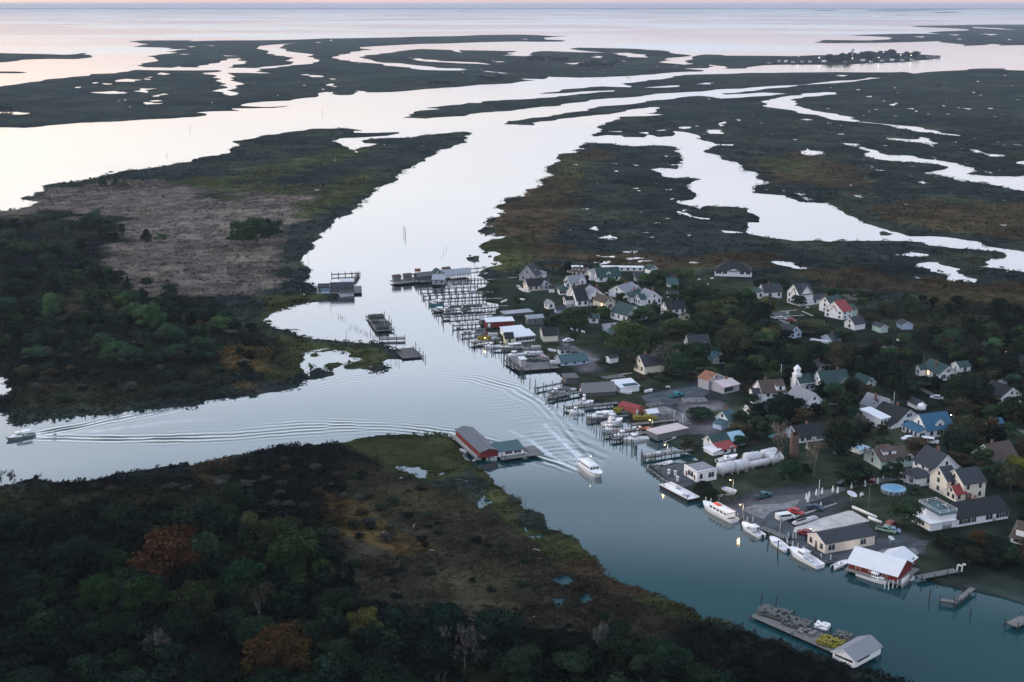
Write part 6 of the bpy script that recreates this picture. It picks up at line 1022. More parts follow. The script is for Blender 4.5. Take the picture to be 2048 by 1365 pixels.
boat('white skiff upturned on the creek lawn, left', 'La', (1460, 710), (1385, 735), 'skiff', 1.3, .4, z=GZ + .1); boat('white skiff upturned on the creek lawn, right', 'La', (1700, 705), (1635, 690), 'skiff', 1.3, .4, z=GZ + .1); boat('white skiff on the marsh above the plank walk', 'La', (1190, 340), (1150, 350), 'skiff', 1.2, .4, z=GZ)
boat('white skiff moored at the bay shanties', 'H', (725, 455), (850, 450), 'skiff', 1.8, .5); boat('red kayak drawn up at the bay shore', 'H', (262, 550), (295, 545), 'skiff', .8, .3, colr='red', z=.3); boat('white skiff left of the red packing house', 'J', (800, 205), (835, 215), 'skiff', 1.5, .4); boat('white skiff under the red packing house', 'J', (930, 247), (985, 250), 'skiff', 1.5, .4); boat('white skiff at the right landing of the packing house', 'J', (1040, 240), (1100, 228), 'skiff', 1.6, .45)
boat('white boat on a trailer near the right road', 'Re', (1820, 635), (1700, 610), 'runabout', 2.2, .6, z=GZ + .5); boat('white boat among the trees below the white cottages', 'Ld', (670, 1235), (420, 1185), 'skiff', 2.4, .6, z=GZ + .2); boat('tiny white motor boat far out in the channel to the island', 'B', (1700, 460), (1675, 455), 'workboat', 3.5, 1.2)
boat('small dark dinghy stuck in the reeds, left of the packing house', 'J', (885, 255), (860, 265), 'skiff', 1.3, .4, colr='weather', z=.2)
# moored flat barge
a_, b_ = G(*Z('Ta', 415, 1075), 0), G(*Z('Ta', 780, 1270), 0); d = b_ - a_; rt = root('barge', a_, math.atan2(d.y, d.x), 'flat white decked barge with dark hull moored below the fuel dock', 'barge'); L = d.length; Wb = 3.9
mpoly('hull', [(0, 0, -.4), (L, 0, -.4), (L, Wb, -.4), (0, Wb, -.4), (-.5, -.1, 1.0), (L + .4, -.1, 1.0), (L + .4, Wb, 1.0), (-.5, Wb, 1.0)], [(0, 1, 5, 4), (1, 2, 6, 5), (2, 3, 7, 6), (3, 0, 4, 7)], 'engine', rt)
mb('deck', [(-.5, L + .4, -.1, Wb, 1.0, 1.08)], 'hull', rt); mb('bulwark', [(-.5, L + .4, -.12, -.02, 1.08, 1.3), (-.5, L + .4, Wb, Wb + .1, 1.08, 1.3)], 'hull', rt)
for x, y, s, m in ((L * .35, 2.4, .5, 'tank'), (L * .42, 2.8, .35, 'grey'), (L * .8, .9, .6, 'tank'), (L * .88, 1.6, .45, 'grey'), (L * .3, 3.2, .3, 'engine')): mb('deck_box', [(x - s, x + s, y - s * .6, y + s * .6, 1.08, 1.08 + s)], m, rt)
lathe('bollard', [(.12, 0), (.12, .5), (.2, .55)], 'engine', rt, 8, loc=(L * .08, .5, 1.08)); lathe('bollard', [(.12, 0), (.12, .5), (.2, .55)], 'engine', rt, 8, loc=(L * .95, .5, 1.08))
# ------------------------------------------------------------------ cars
def vehicle(label, tag, x, y, ang, kind, paint, group='cars of the village'):
    rt = root('pickup_truck' if kind == 'pickup' else ('van' if kind == 'van' else 'parked_car'), G(*Z(tag, x, y), GZ), ang, label, 'pickup' if kind == 'pickup' else ('van' if kind == 'van' else 'car'), group)
    pm = mat('paint_%.2f_%.2f_%.2f' % paint, paint, .3); L, W_ = (5.4, 1.9) if kind != 'car' else (4.6, 1.8)
    prof = {'car': [(0, .35), (0, .85), (.9, .98), (1.5, 1.45), (3.1, 1.45), (3.7, .95), (4.5, .85), (4.6, .4)], 'van': [(0, .35), (0, 1.9), (3.9, 1.95), (4.7, 1.15), (5.3, 1.0), (5.4, .4)], 'pickup': [(0, .5), (0, 1.0), (2.0, 1.0), (2.05, 1.75), (3.4, 1.75), (4.0, 1.1), (5.3, 1.0), (5.4, .5)]}[kind]
    n = len(prof); V = [(a, -W_ / 2, b) for a, b in prof] + [(a, W_ / 2, b) for a, b in prof]
    Fq = [tuple(range(n)), tuple(range(2 * n - 1, n - 1, -1))] + [(i, n + i, n + (i + 1) % n, (i + 1) % n) for i in range(n)]
    mpoly('body', V, Fq, pm, rt)
    zw = {'car': (1.0, 1.38, 1.45, 3.2), 'van': (1.2, 1.75, .5, 4.0), 'pickup': (1.15, 1.65, 2.2, 3.55)}[kind]
    for s in (-1, 1): mpoly('side_window', [(zw[2], s * (W_ / 2 + .01), zw[0]), (zw[3], s * (W_ / 2 + .01), zw[0]), (zw[3] - .25, s * (W_ / 2 + .01), zw[1]), (zw[2] + .1, s * (W_ / 2 + .01), zw[1])], [(0, 1, 2, 3)], 'glass', rt)
    i = {'car': 4, 'van': 2, 'pickup': 4}[kind]; (xa, za), (xb, zb) = prof[i], prof[i + 1]; nx, nz_ = zb - za, xa - xb; nn = math.hypot(nx, nz_); nx, nz_ = -nx / nn * .015, -nz_ / nn * .015; nz_ = abs(nz_); nx = abs(nx)
    mpoly('windshield', [(xa + nx + .08, -W_ * .43, za + nz_ - .06), (xb + nx - .05, -W_ * .43, zb + nz_ + .05), (xb + nx - .05, W_ * .43, zb + nz_ + .05), (xa + nx + .08, W_ * .43, za + nz_ - .06)], [(0, 1, 2, 3)], 'glass', rt)
    if kind == 'pickup': mb('truck_bed', [(.1, 1.95, -W_ * .42, W_ * .42, 1.0, 1.012)], 'engine', rt)
    for x_ in (L * .17, L * .8):
        for s in (-1, 1):
            w_ = lathe('wheel', [(.2, -.11), (.34, -.1), (.34, .1), (.2, .11)], 'tyre', rt, 12, loc=(x_, s * (W_ / 2 - .08), .34)); w_.rotation_euler.x = math.pi / 2
    for s in (-1, 1): mb('headlight', [(L - .03, L + .02, s * W_ * .35 - .15, s * W_ * .35 + .15, .65, .82)], 'trim', rt)
for a in [('dark blue green pickup on the quay lane with white cab top', 'Ta', 1720, 1225, .5, 'pickup', (.03, .09, .11)), ('red and white car parked in the quay yard', 'Te', 110, 160, -.7, 'car', (.40, .05, .05)), ('teal blue pickup in the boat yard', 'Rc', 970, 930, .6, 'pickup', (.03, .20, .25)), ('dark blue car in front of the white markers', 'Te', 380, 110, -.6, 'car', (.03, .05, .09)), ('dark red pickup with white cap on the lane', 'Tb', 1320, 820, -.5, 'pickup', (.18, .03, .03)), ('dark car behind the white markers', 'Tb', 1050, 900, .2, 'car', (.04, .05, .06)),
          ('green and white pickup beside the beige workshop', 'Te', 1310, 410, -.6, 'pickup', (.20, .32, .26)), ('pale blue car beside the green and white pickup', 'Te', 1400, 430, -.3, 'car', (.25, .35, .45)), ('white van by the lamp post on the quay', 'Td', 1180, 420, .3, 'van', (.7, .7, .72)), ('maroon car at the slab edge by the workshop', 'Te', 240, 460, -.5, 'car', (.22, .03, .04)), ('white car left of the blue roofed house', 'Tc', 380, 150, .2, 'car', (.7, .72, .75)), ('white car in front of the blue roofed house', 'Tc', 640, 170, -.4, 'van', (.72, .74, .78)), ('pale car behind the big gables shrub', 'Rd', 1200, 895, .1, 'car', (.6, .62, .65)),
          ('silver car on the shell road by the wooded row', 'Lc', 1850, 880, -.3, 'car', (.45, .48, .50)), ('dark red car on the shell road', 'Lc', 1990, 905, -.5, 'car', (.25, .04, .04)), ('white car on the right road', 'Re', 770, 800, -.5, 'car', (.65, .66, .7)), ('white digger like truck in the right field', 'Ld', 1610, 1190, .5, 'pickup', (.65, .68, .72)), ('blue car before the low white house', 'Tb', 130, 260, .3, 'car', (.10, .30, .36)), ('white car on the upper lawn by the creek houses', 'Lb', 900, 245, -.3, 'car', (.7, .7, .72)), ('white van beside the pale shell drive', 'Ra', 1540, 580, .3, 'car', (.7, .7, .7)), ('dark car under the gable of the pot sheds', 'Tc', 450, 75, .3, 'car', (.04, .05, .06)),
          ('red tractor like car in the shade of the right tree', 'Te', 1450, 390, .8, 'car', (.25, .07, .05)), ('dark car near the grave yard lane', 'Tb', 1010, 480, .2, 'car', (.06, .09, .10))]: vehicle(*a)
# ------------------------------------------------------------------ white markers, grave stones, posts, fuel pumps and other small things
MK = [('Tb', 670, 1060), ('Tb', 632, 1085), ('Tb', 655, 1120), ('Tb', 768, 1030), ('Tb', 847, 1010), ('Tb', 992, 985), ('Tb', 1060, 1000), ('Tb', 1248, 935), ('Tb', 1430, 905), ('Tb', 828, 1210), ('Tb', 637, 395), ('Tb', 918, 340), ('Tb', 1605, 870), ('Tb', 1690, 795)]
MD = ['beside the quay lane, upper of the left trio', 'beside the quay lane, left of the left trio', 'beside the quay lane, lowest of the left trio', 'fourth along the lane from the trio', 'fifth along the lane from the trio', 'before the dark bush on the lane', 'right of the dark bush on the lane', 'above the grey satellite dish', 'between dish and pool', 'above the concrete slab', 'below the long black roofed house', 'right of the black roofed house', 'left of the pool, bluish', 'above the pool']
MKM = None
for (t_, x, y), lb in zip(MK, MD):
    if MKM is None: o = lathe('white_marker', [(.34, -.05), (.36, .1), (.28, .9), (.12, 1.7), (.03, 1.95)], 'trim', None, 10); MKM = o.data; bpy.data.objects.remove(o)
    link('white_marker', MKM, None, loc=G(*Z(t_, x, y), GZ), label='small white pointed lawn marker ' + lb, cat='marker', group='white lawn markers')
for t_, x, y, lb in [('Td', 722, 440, 'at the bow of the hard top boat'), ('Td', 783, 470, 'second at the hard top boat'), ('Td', 860, 460, 'thin, behind the hard top boat'), ('Td', 1325, 760, 'tall, at the centre console boat'), ('Td', 1398, 800, 'thickest of the quay posts'), ('Td', 1472, 830, 'before the big workboat'), ('Td', 1543, 870, 'behind the cabin of the big workboat'), ('Td', 1786, 970, 'at the stern of the big workboat'), ('Td', 1918, 985, 'at the small outboard boat'), ('Td', 1405, 690, 'left of two in the quay yard'), ('Td', 1442, 690, 'right of two in the quay yard'), ('Td', 1340, 680, 'beside the bare lamp post'), ('Td', 282, 210, 'at the bow of the orange topped boat'), ('Td', 216, 190, 'greenish, left of the orange topped boat'),
                     ('Te', 1430, 1215, 'first at the red boathouse corner'), ('Te', 1480, 1230, 'second at the red boathouse corner'), ('Te', 1540, 1205, 'third at the red boathouse corner'), ('Te', 1600, 1195, 'fourth at the red boathouse corner')]:
    piling(*Z(t_, x, y), 2.0, 'white capped mooring post ' + lb, 'white capped mooring posts', 'pilew', .02, .15)
for x, y, lb in ((530, 890, 'left fuel pump on the asphalt dock'), (618, 910, 'middle fuel pump on the asphalt dock'), (648, 985, 'right fuel pump, taller, at the dock edge')):
    rt = root('fuel_pump', G(*Z('Ta', x, y), GZ + .2), -.6, lb, 'fuel pump', 'fuel pumps'); mb('cabinet', [(-.3, .3, -.22, .22, 0, 1.5)], 'trim', rt); mb('head', [(-.36, .36, -.26, .26, 1.5, 1.8)], 'trim', rt); mb('dial', [(-.2, .2, -.235, -.22, 1.0, 1.3)], 'engine', rt)
# railing along the dock edge of the fuel pier
pa, pb = G(*Z('Ta', 330, 830), GZ), G(*Z('Ta', 640, 1040), GZ); d = pb - pa; rt = root('dock_fence', pa, math.atan2(d.y, d.x), 'low post and rail fence along the fuel dock edge', 'fence'); n = 9
mb('rail', [(0, d.length, -.04, .04, .85, .95)], 'wood', rt); [mb('post', [(d.length * i / n - .07, d.length * i / n + .07, -.07, .07, -.2, 1.1)], 'pile', rt) for i in range(n + 1)]
# grave stones by the plank walk deck and other pale lawn things
for i, (t_, x, y, lb) in enumerate([('Lb', 250, 440, 'left end of the little white row'), ('Lb', 270, 460, 'second in the little white row'), ('Lb', 300, 480, 'third in the little white row'), ('Lb', 320, 495, 'fourth in the little white row'), ('Lb', 380, 520, 'last of the little white row')]):
    mb('picnic_table', [(-.9, .9, -.35, .35, .7, .76), (-.9, .9, -.75, -.5, .42, .47), (-.9, .9, .5, .75, .42, .47), (-.7, -.6, -.7, .7, 0, .7), (.6, .7, -.7, .7, 0, .7)], 'trim', None, loc=G(*Z(t_, x, y), GZ), label='white picnic table, ' + lb, cat='table', group='white picnic tables')
for t_, x, y, lb in [('Lb', 985, 1030, 'first of three on the grass'), ('Lb', 1050, 1040, 'second of three on the grass'), ('Lb', 1115, 1048, 'third of three on the grass'), ('Lb', 1135, 1068, 'lower one below the three'), ('Tb', 1390, 1040, 'right of the satellite dish'), ('Re', 780, 490, 'before the teal roofed cottage'), ('Rd', 590, 915, 'in the broad dark tree gap'), ('Rd', 75, 930, 'at the left of the broad dark tree'), ('Ld', 95, 800, 'below the ornate house path'), ('Ld', 375, 735, 'before the ornate house'), ('Lc', 1610, 665, 'by the white bungalow path'), ('Lc', 730, 240, 'left of the hall'), ('Lc', 805, 350, 'on the lawn left of the pale pole'), ('Lc', 985, 335, 'between pale pole and hall'), ('Lc', 925, 410, 'right of the pale pole'), ('Lb', 1480, 405, 'near the shrub of the green roofed cottage'), ('Lb', 1460, 540, 'below the shrub of the green roofed cottage'), ('Rc', 930, 800, 'pair by the boat yard trees'), ('Rd', 300, 925, 'left of the low white house roof'), ('Tc', 440, 740, 'lounge chair by the pool')]:
    mb('garden_bench', [(-.8, .8, -.25, .25, .42, .48), (-.8, .8, .2, .27, .5, .95), (-.75, -.68, -.22, .22, 0, .42), (.68, .75, -.22, .22, 0, .42)], 'trim', None, loc=G(*Z(t_, x, y), GZ), label='small white garden seat, ' + lb, cat='bench', group='white garden seats').rotation_euler.z = random.uniform(0, 6)
# two curved white ladders of the swim dock
rt = root('boat_hoist', G(*Z('Tf', 1165, 850), GZ), .3, 'pair of curved white hoists at the end of the pale quay', 'hoist')
for x in (-.7, .7):
    pts = [(x, 0, 0), (x, 0, 1.6), (x, -.2, 2.1), (x, -.7, 2.35), (x, -1.2, 2.2)]; V, Fq = [], []
    for i, (a, b) in enumerate(zip(pts, pts[1:])):
        a, b = Vector(a), Vector(b); dd = (b - a).normalized(); u = Vector((1, 0, 0)); v = dd.cross(u); s = len(V)
        for q in (a, b): V += [q + u * .13 + v * .13, q + u * .13 - v * .13, q - u * .13 - v * .13, q - u * .13 + v * .13]
        for k_ in range(4): j = (k_ + 1) % 4; Fq.append((s + k_, s + j, s + 4 + j, s + 4 + k_))
    mpoly('curved_arm', V, Fq, 'trim', rt)
for t_, x, y, w_, lb in [('Te', 470, 240, 8, 'pale tarp covered boat shape on the concrete slab'), ('Te', 340, 275, 5, 'second pale covered shape on the concrete slab')]:
    o = mb('covered_load', [(0, w_, 0, 1.4, 0, .5), (.3, w_ - .3, .15, 1.25, .5, .8)], 'tank', None, loc=G(*Z(t_, x, y), GZ), label=lb, cat='covered load'); o.rotation_euler.z = .6 + math.pi
# driftwood and pale sticks in the near marsh
for i in range(34):
    px, py = random.uniform(640, 1180), random.uniform(960, 1240)
    if not mask_at(land_m, px, py): continue
    o = lathe('driftwood', [(.07, 0), (.05, random.uniform(.5, 1.8))], 'weather' if i % 3 else 'tank', None, 5, loc=G(px, py, .8), label='pale driftwood stick lying on the near marsh brush', cat='driftwood', group='driftwood on the near marsh'); o.rotation_euler = (random.uniform(1.1, 1.5), 0, random.uniform(0, 6.28))

# free mooring piles off the slips, and more boats in them
for t_, a, b, n, lb, g in [('La', (165, 440), (600, 1020), 16, 'dark mooring pile off the ends of the upper slip piers', 'piles off the upper slip piers'), ('La', (730, 1110), (1010, 1330), 10, 'dark mooring pile off the thick pier', 'piles off the thick pier'), ('Ra', (340, 640), (790, 800), 12, 'dark mooring pile off the packing shed dock', 'piles off the packing shed dock'), ('Ra', (740, 830), (1000, 1040), 9, 'dark mooring pile off the crab dock', 'piles off the crab dock'), ('Rb', (20, 220), (360, 470), 8, 'dark mooring pile off the pot pier', 'piles off the pot pier'),
        ('Rb', (465, 560), (700, 650), 5, 'dark mooring pile off the long grey pier', 'piles off the long grey pier'), ('Rb', (770, 650), (1010, 930), 9, 'dark mooring pile off the rank of workboats', 'piles off the rank of workboats'), ('Rb', (1040, 920), (1460, 1100), 11, 'dark mooring pile off the crowded pier', 'piles off the crowded pier'), ('Ta', (60, 560), (200, 720), 5, 'dark mooring pile off the railed inlet pier', 'piles off the inlet pier'), ('Td', (660, 470), (1210, 860), 4, 'dark mooring pile among the white quay boats', 'piles among the quay boats'), ('K', (785, 265), (1190, 440), 6, 'dark post along the channel side of the ruined dock', 'posts of the ruined dock'), ('K', (1610, 250), (1785, 320), 3, 'dark post off the lower right dock end', 'posts of the lower right dock'), ('H', (1100, 620), (1180, 760), 4, 'dark post beside the bay barge', 'posts of the bay barge'), ('H', (1370, 880), (1430, 990), 4, 'dark post at the wrecked spit dock', 'posts of the spit dock'), ('J', (1100, 215), (1130, 225), 3, 'dark post at the end of the packing house landing', 'posts of the packing house')]:
    for i in range(n):
        t = (i + random.uniform(-.3, .3)) / max(1, n - 1); x, y = Z(t_, a[0] + (b[0] - a[0]) * t, a[1] + (b[1] - a[1]) * t); piling(x + random.uniform(-3, 3), y + random.uniform(-2, 2), random.uniform(1.5, 3.2), lb, g, r=.15)
boat('pale workboat in the fifth slip, nearest the channel', 'La', (620, 830), (740, 822), 'workboat', 2.4, .6); boat('grey workboat in the fifth slip, farther in', 'La', (840, 815), (960, 805), 'workboat', 2.4, .6, colr='grey'); boat('white skiff in the slip beside the thick pier', 'La', (860, 1140), (960, 1130), 'skiff', 1.8, .5)
boat('white workboat between the two uppermost moored ranks', 'Rb', (1010, 800), (1180, 775), 'workboat', 2.4, .6); boat('white skiff tied behind the crowded pier', 'Rb', (1250, 850), (1370, 835), 'skiff', 1.8, .5); boat('small white workboat at the landward end of the crowded pier', 'Rb', (1440, 860), (1560, 850), 'workboat', 2.2, .6)
boat('white skiff at the outer end of the pot pier', 'Rb', (330, 300), (440, 285), 'skiff', 1.8, .5); boat('white skiff inside the boarded shed pier', 'Rb', (520, 290), (620, 270), 'skiff', 1.8, .5); boat('pale skiff below the inlet lamp', 'Ta', (240, 660), (350, 668), 'skiff', 1.8, .5); boat('white skiff before the yellow pot dock', 'Ra', (540, 560), (680, 560), 'skiff', 2.0, .5)
boat('white workboat under the green pot frame', 'Ra', (330, 430), (480, 425), 'workboat', 2.4, .6); boat('dark skiff outside the crab dock', 'Ra', (800, 830), (880, 850), 'skiff', 1.6, .5, colr='weather')
# ------------------------------------------------------------------ low growth: one mass of leaning tris per kind
LEAFM = mat('brush', attr='tint', rough=1, spec=0)
def tuft_proto(n, dome, seed):
    """n small triangles over a low dome (shrub) or a sheaf of blades (reeds)"""
    r = np.random.default_rng(seed); V = []
    for i in range(n):
        a = r.uniform(0, 2 * math.pi)
        if dome:
            e = math.acos(r.uniform(0, 1)) ; rr = r.uniform(.75, 1.05)
            c = np.array([math.cos(a) * math.sin(e), math.sin(a) * math.sin(e), math.cos(e) * .8]) * rr
            s = r.uniform(.28, .5)
            for _ in range(3): V.append(c + r.normal(0, s, 3) * (1, 1, .7))
        else:
            b = np.array([math.cos(a), math.sin(a), 0]) * r.uniform(.0, .9); d = r.uniform(0, 2 * math.pi); wv = np.array([math.cos(d), math.sin(d), 0]) * .16
            t = b + np.array([r.normal(0, .3), r.normal(0, .3), r.uniform(.7, 1.2)]); V += [b - wv, b + wv, t]
    V = np.array(V); V[:, 2] = np.maximum(V[:, 2], -.1); return V
def scatter_mass(name, X, Y, zs, S, HS, C, n, dome, label):
    protos = [tuft_proto(n, dome, s) for s in range(5)]
    which = rng.integers(0, 5, len(X)); ang = rng.uniform(0, 2 * math.pi, len(X)); Vs, Cs = [], []
    for k in range(5):
        i = np.where(which == k)[0]
        if not len(i): continue
        P = protos[k]; c, s = np.cos(ang[i])[:, None], np.sin(ang[i])[:, None]
        x = X[i][:, None] + (P[None, :, 0] * c - P[None, :, 1] * s) * S[i][:, None]; y = Y[i][:, None] + (P[None, :, 0] * s + P[None, :, 1] * c) * S[i][:, None]
        z = zs[i][:, None] + P[None, :, 2] * HS[i][:, None]
        Vs.append(np.stack([x, y, z], -1).reshape(-1, 3))
        cc = C[i][:, None, :] * rng.uniform(.6, 1.45, (len(i), len(P) // 3))[:, :, None]; Cs.append(np.repeat(cc, 3, 1).reshape(-1, 3))
    V = np.vstack(Vs); Cc = np.vstack(Cs)
    link(name, mesh_np(name, V, np.arange(len(V)).reshape(-1, 3), LEAFM, colr=Cc), kind='stuff', label=label, cat='vegetation')
    return len(V) // 3
def sow(n, y0, y1, x0=-160, x1=2260):
    px = rng.uniform(x0, x1, n); py = rng.uniform(y0, y1, n)
    ok = (mask_at(land_m, px, py) > 0) & (mask_at(land_m, px, py + 1.5) > 0) & (mask_at(land_m, px - 2, py) > 0) & (mask_at(land_m, px + 2, py) > 0); return px[ok], py[ok]
tt = 0
for nm, n, y0, y1, nt_, size, hgt, lab in (('marsh_grass', 26000, 235, 420, 6, (2.6, 5.5), (.5, 1.3), 'dark far marsh grass and low brush'), ('marsh_brush', 34000, 420, 860, 9, (1.0, 2.4), (.5, 1.6), 'grey green brush and reeds of the middle marshes'), ('shore_brush', 40000, 860, 1420, 14, (.55, 1.25), (.4, 1.35), 'dark brush and olive cordgrass on the near marsh')):
    px, py = sow(n, y0, y1)
    fl = mask_at(FLAT, px, py) > 0
    X, Y = Gn(px, py)
    keep = ~fl | ((rng.random(len(px)) < .10) & (vnoise(X, Y, 18, 30) > .6)); px, py, X, Y = px[keep], py[keep], X[keep], Y[keep]; fl = fl[keep]
    cl = vnoise(X, Y, 11 if y0 > 400 else 40, 20)      # clumping
    k2 = rng.random(len(px)) < .35 + 1.1 * cl; px, py, X, Y, cl, fl = [a[k2] for a in (px, py, X, Y, cl, fl)]
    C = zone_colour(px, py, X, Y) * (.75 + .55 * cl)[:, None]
    tan = C[:, 0] > .12
    S = rng.uniform(*size, len(px)); H = rng.uniform(*hgt, len(px)) * np.where((py > 880) & (px > 690) & (py < 1215), .5, 1) * (.6 + .9 * cl) * np.where(fl, .4, 1); S = np.where(fl, S * .6, S)
    for nm2, sel, dm in ((nm, ~tan, True), (nm + '_reeds', tan, False)):
        if sel.sum() > 50: tt += scatter_mass(nm if dm else 'reeds', X[sel], Y[sel], np.full(sel.sum(), .35), S[sel] * (1 if dm else .8), H[sel] * (1 if dm else 1.3), C[sel], nt_, dm, lab if dm else 'pale tan reed bed')
print('brush tris', tt)

# ------------------------------------------------------------------ trees
CROWN = mat('leaves', attr='tint', objcol=True, rough=1, spec=0)
BARK = mat('bark', (.055, .048, .042), rough=.9, nscale=6, namt=.4, bump=.03)
BARKG = mat('bark_grey', (.15, .14, .13), rough=.9, nscale=6, namt=.4)
def crown_mesh(seed, shape, nq=1500, leaf=.085):
    """unit crown: radius 1, z from 0 (ground) to 1 (top); leaf-sized quads on clumps that fill the volume"""
    r = np.random.default_rng(seed); cl = []
    if shape == 'round':
        for i in range(26):
            a = r.uniform(0, 2 * math.pi); rad = r.uniform(.1, .78) ; z = .22 + .62 * r.random() ** .8; k = math.sqrt(max(.05, 1 - ((z - .5) / .5) ** 2)); cl.append((math.cos(a) * rad * k, math.sin(a) * rad * k, z, r.uniform(.14, .36), r.uniform(.7, 1.35)))
        cl.append((0, 0, .72, .45, 1.2))
    elif shape == 'conical':
        for i in range(26):
            z = r.uniform(.08, .93); rad = (1 - z) * .62; a = r.uniform(0, 2 * math.pi); cl.append((math.cos(a) * rad, math.sin(a) * rad, z, .12 + .34 * (1 - z), r.uniform(.7, 1.25)))
    else:   # ragged
        for i in range(16):
            a = r.uniform(0, 2 * math.pi); rad = r.uniform(.2, .85); z = r.uniform(.25, .9); cl.append((math.cos(a) * rad, math.sin(a) * rad, z, r.uniform(.16, .30), r.uniform(.6, 1.4)))
    wts = np.array([c[3] ** 2 for c in cl]); wts /= wts.sum(); Vs, Cs = [], []
    n = nq
    ci = r.choice(len(cl), n, p=wts); C_ = np.array(cl)[ci]
    d = r.normal(size=(n, 3)); d /= np.linalg.norm(d, axis=1)[:, None]; d[:, 2] = np.where(d[:, 2] < -.3, -d[:, 2], d[:, 2])
    rr = C_[:, 3:4] * (r.uniform(.5, 1.05, (n, 1)) ** .6 + r.exponential(.09, (n, 1)))
    P = C_[:, :3] + d * rr * np.array([1, 1, .52])
    t1 = np.cross(d + r.normal(0, .5, (n, 3)), r.normal(size=(n, 3))); t1 /= np.linalg.norm(t1, axis=1)[:, None]
    t2 = np.cross(t1, d + r.normal(0, .5, (n, 3))); t2 /= np.linalg.norm(t2, axis=1)[:, None]
    s = leaf * r.uniform(.6, 1.5, (n, 1)); sq = np.array([1, 1, .6])
    V = np.stack([P - t1 * s * sq, P - t2 * s * .7 * sq, P + t1 * s * sq, P + t2 * s * .7 * sq], 1).reshape(-1, 3); V[:, 2] = np.maximum(V[:, 2], .02)
    tint = C_[:, 4] * r.uniform(.65, 1.45, n); c3 = np.stack([tint * r.uniform(.85, 1.15, n), tint, tint * r.uniform(.8, 1.1, n)], 1)
    return mesh_np('crown', V, np.arange(len(V)).reshape(-1, 4), CROWN, colr=np.repeat(c3, 4, 0))
def tubes(segs, m, sides=4):
    V, Fq = [], []
    for a, b, ra, rb in segs:
        a, b = Vector(a), Vector(b); d = (b - a).normalized(); u = d.orthogonal().normalized(); v = d.cross(u); s = len(V)
        for p, q in ((a, ra), (b, rb)):
            for i in range(sides): t = 2 * math.pi * i / sides; V.append(p + (u * math.cos(t) + v * math.sin(t)) * q)
        for i in range(sides): j = (i + 1) % sides; Fq.append((s + i, s + j, s + sides + j, s + sides + i))
    return mesh_np('trunk', V, Fq, m)
def limb_segs(seed, spread=.6, deep=2, r0=.035, up=.45, n1=6):
    rd = random.Random(seed); out = [((0, 0, -.03), (.02, .01, up * .6), r0, r0 * .8), ((.02, .01, up * .6), (0, 0, up + .3), r0 * .8, r0 * .35)]
    def br(p, d, L, r, k):
        q = p + d * L; out.append((tuple(p), tuple(q), r, r * .5))
        if k:
            for _ in range(3 if k > 1 else 4):
                nd = (d + Vector((rd.uniform(-.8, .8), rd.uniform(-.8, .8), rd.uniform(-.15, .6)))).normalized(); br(p + d * L * rd.uniform(.4, 1), nd, L * rd.uniform(.45, .7), r * .5, k - 1)
    for i in range(n1):
        a = 2 * math.pi * i / n1 + rd.uniform(-.4, .4); br(Vector((0, 0, rd.uniform(.18, up + .1))), Vector((math.cos(a) * spread, math.sin(a) * spread, rd.uniform(.5, 1.0))).normalized(), rd.uniform(.25, .42), r0 * .5, deep)
    return out
CROWNS = {'round': [crown_mesh(s, 'round', 6500, .043) for s in range(7)], 'conical': [crown_mesh(40 + s, 'conical', 3500, .045) for s in range(3)], 'ragged': [crown_mesh(60 + s, 'ragged', 2800, .05) for s in range(4)], 'far': [crown_mesh(80 + s, 'round', 420, .15) for s in range(4)],
          'thin': [crown_mesh(90 + s, 'ragged', 500, .06) for s in range(2)]}
TRUNK = [tubes(limb_segs(s, deep=1), BARK) for s in range(3)]
BARE = [tubes(limb_segs(10 + s, spread=.55, deep=3, r0=.03, up=.35, n1=7), BARKG, 3) for s in range(4)]
TREES_TAKEN = []
def tree(px, py, wpx, hpx, kind, tint, label, group, gz=GZ, bare=False):
    """foot of the tree at a photograph pixel; crown width and height given in its pixels"""
    p = G(px, py, gz); m_ = ppm(px, py); W = wpx / m_ / 2 * (1.4 if px > 1000 and py < 1000 else 1.28); hpx *= 1.2; e = dep_at(px, py); H = max(1.2, (hpx / m_ - W * math.sin(e) * .6) / math.cos(e))
    return tree_at(p, W, H, kind, tint, label, group, bare)
def tree_at(p, W, H, kind, tint, label, group, bare=False):
    o = bpy.data.objects.new('tree' if kind != 'conical' else 'cedar_tree', None); col.objects.link(o); o.location = p; o.rotation_euler.z = random.uniform(0, 6.28); o.scale = (W, W, H); o.empty_display_size = .1
    o['label'] = label; o['category'] = 'tree'; o['group'] = group
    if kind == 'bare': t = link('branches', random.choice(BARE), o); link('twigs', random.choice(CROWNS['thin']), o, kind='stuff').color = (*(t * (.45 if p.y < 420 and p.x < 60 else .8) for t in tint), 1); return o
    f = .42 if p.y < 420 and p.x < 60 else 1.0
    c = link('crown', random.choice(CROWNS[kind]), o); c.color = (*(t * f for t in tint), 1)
    link('trunk', random.choice(TRUNK), o)
    return o
T_DK, T_MID, T_OL, T_YG, T_OR, T_BR, T_GY, T_BK = (.026, .050, .030), (.044, .080, .038), (.078, .092, .040), (.14, .16, .045), (.105, .058, .026), (.066, .055, .036), (.085, .088, .080), (.013, .022, .016)
def vary(c, a=.25):
    k = random.uniform(1 - a, 1 + a); return (c[0] * k * random.uniform(.88, 1.12), c[1] * k, c[2] * k * random.uniform(.88, 1.12))
def px_busy(x, y, wm):
    if 'HOUSES' not in globals(): return False
    p = G(x, y, GZ)
    for o, L, D, an in HOUSES:
        d = p - o; u = d.x * math.cos(an) + d.y * math.sin(an); v = -d.x * math.sin(an) + d.y * math.cos(an); m = wm * .4
        if -m < u < L + m and -m - 1.5 < v < D + m * .6: return True
    return False
